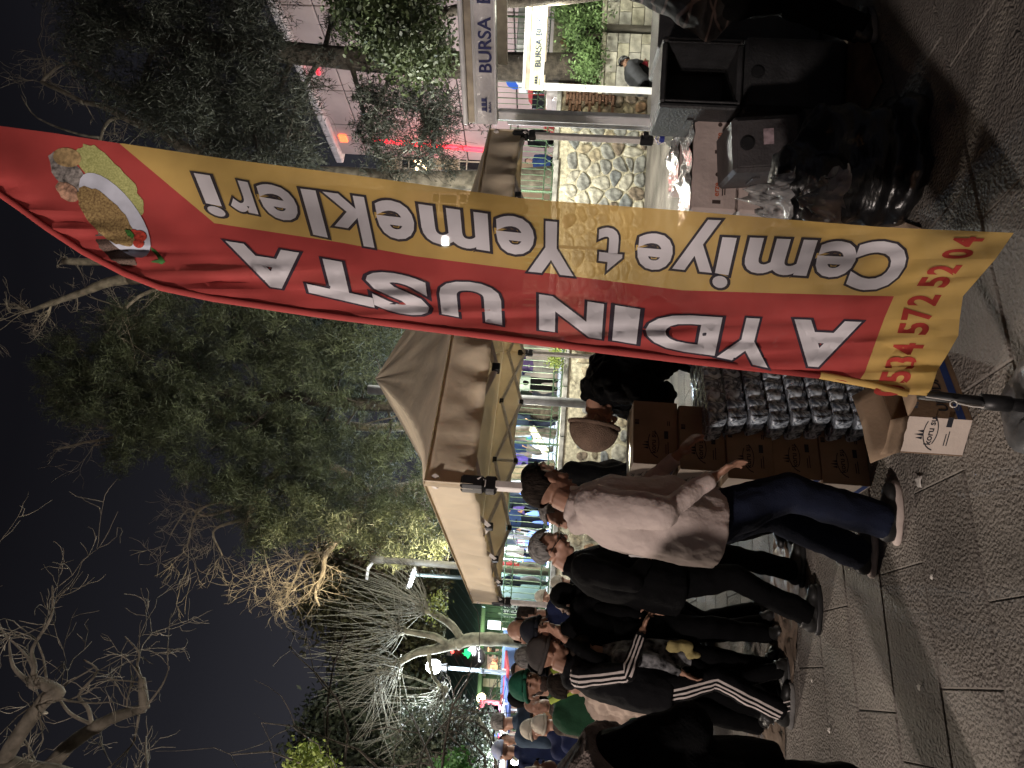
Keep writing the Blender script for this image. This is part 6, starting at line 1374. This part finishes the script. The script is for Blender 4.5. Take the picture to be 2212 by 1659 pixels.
# roof slope with standing seams
rz1 = P(958, 1400, gd+1.6).z; ns = int(Lg/.30)
for i in range(ns+5):
    a0 = ga+ug*((i-1)*Lg/ns); e0_ = a0+ng*.9+Vector((0, 0, ez-.12)); e1_ = a0-ng*1.9+Vector((0, 0, rz1)); wv_ = ug*(Lg/ns-.012)
    m_ = MB(); th_ = Vector((0, 0, .03)); m_.hexa([e0_, e0_+wv_, e1_+wv_, e1_, e0_+th_, e0_+wv_+th_, e1_+wv_+th_, e1_+th_]); m_.tube([e0_+th_, e1_+th_], .018, 4); m_.build('roof_panel', GR, gk)
m_ = MB(); g_ = ga+ug*Lg/2+ng*.92+Vector((0, 0, ez-.16)); m_.box(g_, (Lg+.6, .10, .12), rot=R3g, bev=.02); m_.build('gutter', GK, gk)
# windows
def gwin(x0, x1, y0, y1, mats, nm='window', out=.06, shutter=False, sub=()):
    a = gface(x1, y1, out); b = gface(x0, y0, out); w = abs((b-a).dot(ug)); h = abs(b.z-a.z); c_ = (a+b)/2; m_ = MB()
    for (dx, dz, sx_, sz_) in ((-w/2, 0, .06, h+.06), (w/2, 0, .06, h+.06), (0, h/2, w+.06, .06), (0, -h/2, w+.06, .06)): m_.box(c_+ug*dx+Vector((0, 0, dz)), (sx_, .08, sz_), rot=R3g)
    f_ = m_.build(nm, GK, gk); m_ = MB(); m_.box(c_+ng*.0, (w-.04, .03, h-.04), rot=R3g); m_.build('pane', mats, f_)
    if shutter:
        n = 15
        for i in range(n): m_ = MB(); m_.box(c_+ng*.04+ug*((i+.5)/n-.5)*w*.96, (w/n*.62, .03, h*.94), rot=R3g, bev=.01); m_.build('slat', M('shutter_white', (.6, .55, .45), .6), f_)
    return f_, c_, w, h
WL1 = M('shop_glow', (.8, .5, .3), .5, .3, 5, emit=1.1, ecol=(1, .62, .32)); WL2 = M('screen_white', (.8, .8, .9), .5, 0, emit=2.6, ecol=(.85, .85, 1)); WL3 = M('shop_dim', (.3, .2, .15), .5, .5, 7, emit=.35, ecol=(.9, .6, .5)); SH = M('shutter_grey', (.22, .21, .22), .6, .1, 9)
gwin(1057, 1086, 1336, 1356, WL1)
m_ = MB(); m_.box(gface(1069, 1346, .12), (.26, .03, .40), rot=R3g); m_.build('lit_menu', WL2, gk)
gwin(1050, 1086, 1363, 1386, WL3); m_ = MB(); m_.box(gface(1070, 1370, .12), (.20, .03, .30), rot=R3g, bev=.03); m_.build('lit_sign', WL2, gk)
f_, c_, w, h = gwin(1052, 1086, 1394, 1452, WL3)
rng = random.Random(12)
for i in range(26):
    q = gface(1058+rng.uniform(0, 26), 1398+rng.uniform(0, 50), .10); m_ = MB(); m_.box(q, (rng.uniform(.05, .22), .06, rng.uniform(.05, .2)), rot=R3g, bev=.01); m_.build('goods', rng.choice([WL1, WL3, BLK, M('goods_red', (.4, .05, .06), .6), M('goods_white', (.6, .58, .55), .6), M('goods_tan', (.5, .33, .16), .6, emit=.25, ecol=(1, .7, .4))]), gk)
gwin(1043, 1083, 1460, 1482, WL3, shutter=True)
for (x0, x1, y0, y1) in ((1039, 1050, 1361, 1455),):
    n = 6
    for i in range(n): m_ = MB(); a = gface(x0+(x1-x0)*(i+.5)/n, (y0+y1)/2, .10+.01*i); m_.box(a, (abs((gface(x0, y0)-gface(x0, y1)).dot(ug)), .03, .09), rot=R3g, bev=.01); m_.build('shutter_lath', SH, gk)
# round emblem and lettering on the roof
WLET = M('sign_white', (.9, .9, .95), .5, 0, emit=3.0, ecol=(.92, .92, 1)); GLEAF = M('sign_green', (.05, .8, .2), .5, 0, emit=2.0, ecol=(.03, .9, .22))
def rface(x, y, out=.08):
    p0_ = ga+ng*.9+Vector((0, 0, ez-.12)); p1_ = ga-ng*1.9+Vector((0, 0, rz1)); nr = ug.cross((p1_-p0_).normalized()).normalized()
    if nr.dot(ng) < 0: nr = -nr
    r = P(x, y, 1)-Vector((0, 0, EYE)); k = (p0_-Vector((0, 0, EYE))).dot(nr)/r.dot(nr); return Vector((0, 0, EYE))+r*k+nr*out
def rprint(polyd, mt, nm, out=.08, parent=gk):
    m_ = MB(); f_ = [rface(x, y, out) for x, y in polyd]; b_ = [rface(x, y, out-.03) for x, y in polyd]; n = len(f_)
    bm = bmesh.new(); vs = [bm.verts.new(p) for p in f_]; bm.faces.new(vs); bmesh.ops.triangulate(bm, faces=bm.faces[:]); bm.verts.index_update(); m_.add([v.co for v in bm.verts], [tuple(v.index for v in f.verts) for f in bm.faces]); bm.free()
    m_.add(f_+b_, [(i, (i+1) % n, n+(i+1) % n, n+i) for i in range(n)]); m_.build(nm, mt, parent)
T1 = lambda tx_, ty_: ((1700+tx_*.2049)*.5486, (2300+ty_*.2049)*.5486)
rprint([T1(840+210*cos(w), 1400+225*sin(w)) for w in [2*pi*i/24 for i in range(24)]], M('sign_disc', (.03, .022, .03), .6), 'sign_disc', .05)
rprint([T1(*q) for q in ((635, 1315), (680, 1325), (690, 1240), (745, 1235), (755, 1270), (790, 1290), (785, 1350), (770, 1370), (750, 1418), (735, 1380), (700, 1365), (668, 1350), (690, 1335))], GLEAF, 'sign_leaf', .10)
rprint([T1(*q) for q in ((755, 1265), (760, 1230), (800, 1195), (890, 1195), (895, 1300), (880, 1355), (850, 1380), (835, 1330), (815, 1290), (785, 1275))], WLET, 'sign_leaf', .10)
m_ = MB(); a = rface(*T1(985, 1490), .10); b = rface(*T1(985, 1185), .10); upv = (rface(*T1(900, 1330), .10)-rface(*T1(985, 1330), .10)).normalized()
put_text(m_, 'green C.', a, (b-a), upv, .20, w=(b-a).length); m_.build('sign_lettering', WLET, gk)
rprint([T1(*q) for q in ((345, 1265), (430, 1275), (425, 1370), (335, 1360))], M('notice_white', (.5, .5, .5), .6), 'notice_board', .09)
m_ = MB(); m_.ell(rface(*T1(468, 1292), .12), (.05, .05, .05)); m_.build('red_lamp', M('red_lamp', (1, .1, .1), .5, 0, emit=8, ecol=(1, .05, .04)), gk)
m_ = MB(); m_.tube([gface(1034, 1386, .1)+ng*.5, gface(1140, 1392, .1)+ng*.5], .04, 8); m_.build('post', GK, gk)
# chimney-like warm lamp and lamps
for (x, y, pw) in ((1040, 1508, 45), (1040, 1531, 60)):
    c_ = P(x, y, 17.5); t = thing('globe_wall_lamp', c_, 'warm glowing globe lamp on a curved bracket, %s' % ('the one nearer the green kiosk' if y < 1520 else 'the one nearer the ivy hedge'), 'lamp', 'pair of warm globe lamps left of the green kiosk')
    m_ = MB(); m_.ell(c_, (.12, .12, .12)); m_.build('globe', M('globe_warm', (1, .85, .6), .4, 0, emit=14, ecol=(1, .78, .42)), t, True)
    m_ = MB(); m_.tube([c_-Vector((0, 0, .12)), c_-Vector((0, 0, .25)), c_+Vector((.12, .0, -.36)), c_+Vector((.2, 0, -.5))], .02, 6); m_.cyl(c_-Vector((0, 0, .13)), c_-Vector((0, 0, .08)), .06, 10); m_.build('bracket', BLK, t)
    lamp('light_wall_globe', c_+Vector((0, -.22, 0)), pw, (1, .74, .42), .12)
m_ = MB(); c_ = P(1045, 1519, 17.5); m_.cyl((c_.x+.05, 17.5, 0), (c_.x+.05, 17.5, c_.z-.2), .05, 10); tag(m_.build('lamp_post', M('post_dark', (.03, .05, .04), .6)), 'dark post carrying the two warm globe lamps', 'post')
lamp('light_kiosk_front', gface(1045, 1330, 1.4), 45, (.85, 1, .55), .2)
lamp('light_kiosk_left', gface(1045, 1470, 1.3), 30, (.9, 1, .6), .2)
# blue banner on posts in front of the kiosk
BL_ = M('banner_blue', (.15, .25, .46), .75, .10, 2, .3, 6); bnr = thing('blue_banner', P(1110, 1425, 13.6), 'wide sky blue banner stretched in front of the green kiosk', 'banner')
for (y0, y1) in ((1358, 1380), (1393, 1500)):
    m_ = MB(); nu, nv = 24, 6; vs = []
    for j in range(nv+1):
        for i in range(nu+1): vs.append(P(1088-(y1-y0)*0+44*j/nv-(y0+(y1-y0)*i/nu-1358)*.055, y0+(y1-y0)*i/nu, 13.6+.03*noise.noise(Vector((i*.5, j*.5, y0)))))
    m_.add(vs, [(j*(nu+1)+i, j*(nu+1)+i+1, (j+1)*(nu+1)+i+1, (j+1)*(nu+1)+i) for j in range(nv) for i in range(nu)]); o = m_.build('cloth', BL_, bnr, True); mod(o, 'SOLIDIFY', thickness=.004)
m_ = MB(); a = P(1111, 1470, 13.55); put_text(m_, 'BEREKET', P(1117, 1430, 13.55), (1, 0, 0), (0, 0, 1), .05, k=0); m_.build('lettering', INK, bnr)
m_ = MB()
for y in (1359, 1498): q = P(1090, y, 13.62); m_.cyl((q.x, q.y, 0), (q.x, q.y, q.z+.05), .025, 8)
m_.build('frame', ALU, bnr)
# chalk board / lattice white lettered shutter at the right part of the kiosk
LAT = thing('lettered_board', gface(1110, 1320, .6), 'dark board with rows of pale lettering beside the left tent corner', 'board')
a = P(1160, 1333, 16.5); b = P(1088, 1302, 16.5); m_ = MB(); m_.box(((a.x+b.x)/2, 16.5, (a.z+b.z)/2), (abs(b.x-a.x)+.1, .05, abs(b.z-a.z)), bev=.01); m_.build('panel', M('board_dark', (.02, .03, .035), .6), LAT)
for k in range(3):
    m_ = MB(); put_text(m_, 'TARİHİ ÇINAR', Vector((a.x+.02+.115*k, 16.46, a.z+.08)), (0, 0, 1), (-1, 0, 0), .075, w=abs(b.z-a.z)*.9); m_.build('lettering', M('letter_pale', (.5, .55, .5), .6, 0, emit=.25, ecol=(.7, .9, .8)), LAT)

# ================================================================== LAMP POSTS
CRM = M('post_cream', (.12, .11, .09), .6, .12, 9)
b_ = P(1000, 1221, 15.5); t_ = P(800, 1208, 15.5); t = thing('street_lamp', (b_.x, b_.y, TZ), 'cream lamp post with a flat unlit arm head above the tent corner', 'street lamp')
m_ = MB(); m_.tube([(b_.x, b_.y, TZ-.4), (t_.x, t_.y, t_.z-.2), (t_.x, t_.y, t_.z)], [.09, .07, .07], 14); m_.cyl((t_.x, t_.y, t_.z-.30), (t_.x, t_.y, t_.z-.02), .085, 14); m_.build('pole', CRM, t, True)
h0_ = P(806, 1213, 15.5); h1_ = P(792, 1252, 15.3); m_ = MB(); m_.tube([h0_, h0_.lerp(h1_, .4)+Vector((0, 0, .06)), h1_], [(.05, .04), (.10, .04), (.09, .025)], 12, lat=(0, 1, 0)); m_.build('lamp_head', M('head_grey', (.5, .5, .5), .5), t, True)
b_ = P(1000, 1246, 14.8); t_ = P(897, 1241, 14.8); t = thing('street_lamp', (b_.x, b_.y, TZ), 'dark lamp post with a bright white LED head', 'street lamp')
m_ = MB(); m_.tube([(b_.x, b_.y, TZ-.4), (t_.x, t_.y, t_.z)], [.05, .04], 12); m_.build('pole', M('post_dark2', (.015, .022, .02), .5), t, True)
m_ = MB(); m_.box(t_+Vector((-.08, 0, .08)), (.45, .2, .07), rot=Matrix.Rotation(.25, 3, 'Y'), bev=.02); m_.build('lamp_head', M('head_grey', (.5, .5, .5), .5), t); m_ = MB(); m_.box(t_+Vector((-.10, -.02, .035)), (.30, .16, .02), rot=Matrix.Rotation(.25, 3, 'Y')); m_.build('lamp_glass', M('led_white', (1, 1, 1), .4, 0, emit=9, ecol=(.82, .92, 1)), t)
lamp('light_led', t_+Vector((-.12, -.25, -.10)), 140, (.84, .93, 1), .12)
t = thing('street_lamp', (GLOBE.x, GLOBE.y, 0), 'slender pale lamp post with a glaring white globe, in front of the green kiosk', 'street lamp')
bb_ = P(1140, 1452, 13.0); m_ = MB(); m_.tube([(GLOBE.x, GLOBE.y, 0), (GLOBE.x, GLOBE.y, GLOBE.z-.22)], [.055, .035], 12); m_.cyl((GLOBE.x, GLOBE.y, GLOBE.z-.95), (GLOBE.x, GLOBE.y, GLOBE.z-.88), .05, 12); m_.build('pole', M('post_blue_grey', (.16, .19, .22), .5, .1, 9), t, True)
m_ = MB(); m_.cyl(GLOBE-Vector((0, 0, .26)), GLOBE-Vector((0, 0, .13)), .09, 14, r2=.05); m_.build('collar', BLK, t)
m_ = MB(); m_.tube([GLOBE+Vector((0, 0, z_)) for z_ in (-.13, -.11, -.04, .05, .12, .145)], [.07, .10, .13, .12, .07, .01], 16); go = m_.build('globe', M('globe_white', (1, 1, 1), .4, 0, emit=26, ecol=(.86, .95, 1)), t, True)
for o in bpy.data.objects:
    if o.name == 'light_globe': o.location = GLOBE+Vector((0, -.45, .02))
# flood lamp behind the flag
t = thing('flood_lamp_post', (FLOOD.x, FLOOD.y, 0), 'bright floodlight on a thin post shining through the flag cloth', 'street lamp')
m_ = MB(); m_.cyl((FLOOD.x, FLOOD.y, 0), (FLOOD.x, FLOOD.y, FLOOD.z-.12), .03, 10); m_.build('pole', ALU, t); m_ = MB(); m_.box(FLOOD+Vector((0, .03, 0)), (.26, .06, .18), bev=.015); m_.build('lamp_head', BLK, t)
m_ = MB(); m_.box(FLOOD+Vector((0, -.012, 0)), (.15, .02, .12), bev=.02); m_.build('lamp_glass', M('flood_white', (1, 1, 1), .4, 0, emit=900, ecol=(.85, .97, 1)), t)
# wall and tree floods that light the trees from below
lamp('light_tree_flood', P(1165, 960, 15.9)+Vector((0, 0, .1)), 950, (1, .95, .72), .2)
lamp('light_tree_flood_left', P(1150, 1230, 16.5)+Vector((0, 0, .3)), 9000, (1, .84, .54), .2, 42, P(590, 1150, 19.6))
lamp('light_right_trees', Vector((3.6, 9.5, 2.9)), 90, (1, .90, .74), .2)
lamp('light_kiosk_far', Vector((6.6, 12.2, 2.0)), 170, (1, .98, .78), .15)

# ================================================================== MARKET BEYOND THE RAILING
def stall(x, y, d_, w, dp, h, top, label, z0=TZ, bulbs=2, goods=True):
    c_ = P(x, y, d_); t = thing('market_stall', (c_.x, d_, z0), label, 'stall'); Z = z0
    m_ = MB(); m_.box((c_.x, d_, Z+.82), (w, dp, .05), bev=.01); m_.build('counter', M('counter_wood', (.25, .17, .10), .7, .2, 9), t)
    m_ = MB(); m_.box((c_.x, d_-dp/2+.02, Z+.42), (w-.04, .03, .76)); m_.build('skirt', top, t)
    for sx_ in (-1, 1):
        for sy_ in (-1, 1): m_ = MB(); m_.cyl((c_.x+sx_*w*.48, d_+sy_*dp*.45, Z), (c_.x+sx_*w*.48, d_+sy_*dp*.45, Z+h), .02, 6); m_.build('pole', ALU, t)
    m_ = MB(); m_.hexa([(c_.x-w*.55, d_-dp*.7, Z+h-.15), (c_.x+w*.55, d_-dp*.7, Z+h-.15), (c_.x+w*.55, d_+dp*.6, Z+h), (c_.x-w*.55, d_+dp*.6, Z+h), (c_.x-w*.55, d_-dp*.7, Z+h-.11), (c_.x+w*.55, d_-dp*.7, Z+h-.11), (c_.x+w*.55, d_+dp*.6, Z+h+.04), (c_.x-w*.55, d_+dp*.6, Z+h+.04)]); m_.build('awning', top, t)
    r = random.Random(int(x*y))
    for k in range(bulbs):
        q = Vector((c_.x+w*((k+.5)/bulbs-.5), d_-dp*.3, Z+h-.35)); m_ = MB(); m_.ell(q, (.06, .06, .08)); m_.build('bulb', M('bulb_cold', (1, 1, 1), .4, 0, emit=24, ecol=(.80, .90, 1)), t); m_ = MB(); m_.tube([q, q+Vector((0, 0, .25))], .006, 4); m_.build('wire', BLK, t)
    if goods:
        gm_ = [M('g_red', (.45, .05, .06), .6), M('g_blue', (.08, .16, .45), .6), M('g_white', (.6, .6, .6), .6), M('g_green', (.07, .28, .12), .6), M('g_yellow', (.5, .38, .08), .6), M('g_pink', (.5, .15, .25), .6)]
        for k in range(14): m_ = MB(); s_ = r.uniform(.10, .24); m_.box((c_.x+r.uniform(-.45, .45)*w, d_+r.uniform(-.4, .3)*dp, Z+.86+s_/2), (s_, s_, s_*r.uniform(.6, 1.5)), rot=Matrix.Rotation(r.uniform(0, 3), 3, 'Z'), bev=.015); m_.build('goods', r.choice(gm_), t)
    return t
SW_ = M('stall_white', (.6, .62, .66), .7, .1, 3); SB_ = M('stall_blue', (.06, .11, .40), .7, .1, 3); SR_ = M('stall_red', (.42, .04, .05), .7, .1, 3)
stall(1150, 1125, 24, 2.6, 1.2, 2.3, SB_, 'blue topped market stall with cold bulbs, behind the tent corner')
stall(1150, 1215, 25, 2.4, 1.2, 2.2, SW_, 'white market stall with cold bulbs left of the blue one')
stall(1150, 1275, 23.5, 2.0, 1.2, 2.4, SW_, 'white market stall at the left end of the railing')
stall(1160, 950, 27, 2.4, 1.2, 2.0, SW_, 'white stall far behind the long dark coat')
stall(1100, 1545, 13.5, 2.2, 1.0, 2.1, SR_, 'red topped stall left of the warm globe lamps', z0=.1, bulbs=3)
stall(1100, 1600, 12.5, 1.8, 1.0, 2.0, SB_, 'blue topped stall under the ivy hedge', z0=.1, bulbs=3)
stall(1100, 1655, 12.0, 1.6, 1.0, 2.0, SW_, 'white stall at the very left edge', z0=.1, bulbs=2)
rng = random.Random(9)
for i, (x, y, c_) in enumerate(((1056, 1530, 'g_red'), (1057, 1547, 'g_red'), (1057, 1572, 'g_blue'), (1062, 1590, 'g_red'), (1060, 1608, 'g_pink'), (1066, 1538, 'g_pink'))):
    q = P(x, y, 12.9); m_ = MB(); m_.box(q, (.30, .04, .38), bev=.01); o = m_.build('hanging_bag', MATS[c_]); tag(o, ['red bag hanging nearest the kiosk lamps', 'second red bag hanging from the stall roof', 'blue bag hanging from the stall roof', 'red bag left of the hanging blue bag', 'pink bag hanging furthest left under the hedge', 'pink bag hanging low by the lamps'][i], 'bag')
for (y, d_, pw) in ((1110, 22.5, 1300), (1200, 22.5, 1300), (1275, 21.5, 800), (930, 23, 900), (815, 21, 600)):
    p = P(1060, y, d_); lamp('light_market', Vector((p.x, d_, TZ+2.25)), pw, (.72, .86, 1), .12)
lamp('light_market_left', P(1065, 1570, 12.4), 150, (.85, .92, 1), .1)
lamp('light_market_edge', P(1065, 1640, 11.6), 90, (.85, .92, 1), .1)
# white plastic garden chair and railings of the market
ch_ = P(1165, 1165, 19.5); t = thing('white_chair', (ch_.x, 19.5, TZ), 'large white plastic garden chair in the market crowd behind the railing', 'chair'); WP = M('plastic_white', (.65, .66, .70), .4, .05, 9)
for i in range(7): m_ = MB(); m_.tube([(ch_.x-.27+.09*i, 19.7, TZ+.42), (ch_.x-.30+.10*i, 19.85, TZ+.98)], .02, 6); m_.build('back_slat', WP, t)
m_ = MB(); m_.tube([(ch_.x-.32, 19.7, TZ+.42), (ch_.x-.34, 19.86, TZ+.85), (ch_.x-.15, 19.9, TZ+1.05), (ch_.x+.15, 19.9, TZ+1.05), (ch_.x+.34, 19.86, TZ+.85), (ch_.x+.32, 19.7, TZ+.42)], .03, 8); m_.build('backrest', WP, t, True)
m_ = MB(); m_.box((ch_.x, 19.45, TZ+.42), (.62, .55, .05), bev=.02); m_.build('seat', WP, t)
for sx_ in (-1, 1):
    for sy_ in (-1, 1): m_ = MB(); m_.cyl((ch_.x+sx_*.27, 19.45+sy_*.22, TZ), (ch_.x+sx_*.25, 19.45+sy_*.2, TZ+.42), .025, 8); m_.build('leg', WP, t)
    m_ = MB(); m_.tube([(ch_.x+sx_*.31, 19.7, TZ+.65), (ch_.x+sx_*.33, 19.25, TZ+.64), (ch_.x+sx_*.30, 19.2, TZ+.42)], .025, 8); m_.build('armrest', WP, t, True)
# warm plastered backdrop wall and steps seen between people beyond the railing, pale shop fronts
for (x0, x1, y0, y1, d_, mt, lb) in ((1090, 1178, 700, 1000, 30, M('wall_warm', (.42, .34, .24), .9, .25, 1.2, .3, 8), 'pale rubble faced building wall far behind the railing'), (1060, 1165, 1040, 1330, 31, M('wall_shop', (.28, .33, .42), .8, .4, 1.5), 'dim bluish shop fronts far behind the market')):
    a = P(x1, y1, d_); b = P(x0, y0, d_); m_ = MB(); zt_ = max(b.z, a.z)+1; m_.box(((a.x+b.x)/2, d_+.3, (TZ+zt_)/2), (abs(b.x-a.x), .6, zt_-TZ), bev=.03); tag(m_.build('distant_wall', mt), lb, 'wall')
# pickup bench / ramp: long grey slanted kerb seen behind the light blue jacket
a = P(1150, 925, 17.5); b = P(1178, 975, 17.0); m_ = MB(); m_.tube([a, b], [(.10, .10)]*2, 6); tag(m_.build('kerb_stone', COPE), 'slanting pale kerb behind the railing, below the light blue jacket', 'kerb')
# no-entry style blue arrow sign and vehicles behind the right hand kiosks
sg = P(1113, 172, 24); t = thing('road_sign', (sg.x, sg.y, TZ), 'round blue road sign with a white arrow seen between the two kiosks', 'sign')
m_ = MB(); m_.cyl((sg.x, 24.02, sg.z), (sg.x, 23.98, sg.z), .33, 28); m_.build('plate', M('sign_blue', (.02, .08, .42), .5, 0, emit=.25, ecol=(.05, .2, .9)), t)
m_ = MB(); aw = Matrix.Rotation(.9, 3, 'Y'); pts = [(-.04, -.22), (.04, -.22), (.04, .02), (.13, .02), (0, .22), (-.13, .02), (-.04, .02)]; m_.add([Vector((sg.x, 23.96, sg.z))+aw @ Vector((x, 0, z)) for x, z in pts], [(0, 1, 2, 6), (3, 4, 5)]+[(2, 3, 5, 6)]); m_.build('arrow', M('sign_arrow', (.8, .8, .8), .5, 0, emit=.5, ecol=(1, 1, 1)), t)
m_ = MB(); m_.cyl((sg.x, 24.06, TZ), (sg.x, 24.06, sg.z+.3), .03, 8); m_.build('pole', ALU, t)
def van(x, y, d_, col, label, w=1.9, L=4.6, h=2.0, yaw=0):
    c_ = P(x, y, d_); t = thing('parked_van', (c_.x, d_, TZ), label, 'van'); R3 = Matrix.Rotation(yaw, 3, 'Z'); o0 = Vector((c_.x, d_, TZ)); W3 = lambda a, b, c: o0+R3 @ Vector((a, b, c))
    m_ = MB(); sec = [(-L/2, .45, .9), (-L/2+.1, .35, 1.1), (-L/2+1.0, .32, 1.25), (-L/2+1.7, .32, h-.05), (-L/2+2.1, .32, h), (L/2-.1, .32, h), (L/2, .38, h-.15)]; vs = []
    for (a, z0_, z1_) in sec: vs += [W3(a, -w/2, z0_), W3(a, w/2, z0_), W3(a, w/2*.97, (z0_+z1_)*.55), W3(a, w/2*.88, z1_), W3(a, -w/2*.88, z1_), W3(a, -w/2*.97, (z0_+z1_)*.55)]
    m_.add(vs, [(k*6+i, k*6+(i+1) % 6, (k+1)*6+(i+1) % 6, (k+1)*6+i) for k in range(len(sec)-1) for i in range(6)]+[(5, 4, 3, 2, 1, 0), tuple(36+i for i in range(6))]); o = m_.build('body', col, t); mod(o, 'BEVEL', width=.04, segments=2)
    for a in (-L*.30, L*.30):
        for b in (-1, 1): m_ = MB(); m_.cyl(W3(a, b*(w/2-.12), .34), W3(a, b*(w/2+.02), .34), .34, 20); wo = m_.build('wheel', BLK, t); m_ = MB(); m_.cyl(W3(a, b*(w/2+.021), .34), W3(a, b*(w/2+.03), .34), .2, 14); m_.build('rim', ALU, wo)
    for a in (-L*.08, L*.14, L*.36): m_ = MB(); m_.box(W3(a, -w/2*.94, h*.74), (L*.2, .05, h*.24), rot=R3, bev=.02); m_.build('window', MATS['glass_dark'], t)
    m_ = MB(); m_.box(W3(-L/2-.01, -w*.35, .75), (.06, .3, .16), rot=R3, bev=.02); m_.build('headlight', M('headlight', (.8, .8, .8), .2), t); m_ = MB(); m_.box(W3(-L/2-.01, w*.35, .75), (.06, .3, .16), rot=R3, bev=.02); m_.build('headlight', MATS['headlight'], t)
    m_ = MB(); m_.box(W3(L/2+.01, -w*.42, .95), (.05, .14, .4), rot=R3, bev=.02); m_.build('tail_light', NEON, t)
    return t
van(1150, 90, 25, M('van_white', (.5, .48, .46), .4, .05, 3), 'pale van parked behind the railing between the kiosks', yaw=0)
van(1125, 225, 26.5, M('van_red', (.36, .03, .03), .4, .05, 3), 'red van parked behind the railing right of the near kiosk post', L=2.6, h=1.9, w=1.6)
lamp('light_road', P(1050, 180, 21), 420, (1, .93, .84), .2)
# wide dark base of greenery far away so no empty ground edge shows
bush('hedge', 'long dark hedge far behind the market and the buildings', [(1020, -100), (1020, 1700), (1170, 1700), (1180, -100)], 1800, 52, 2.5, DKL, 71, 16, .5, .14, 0, 20, 'hedge', tr=False, z0=TZ, spread=.5)
for o in bpy.data.objects:
    if '_o' in o.keys(): del o['_o']
    if '_j' in o.keys(): del o['_j']
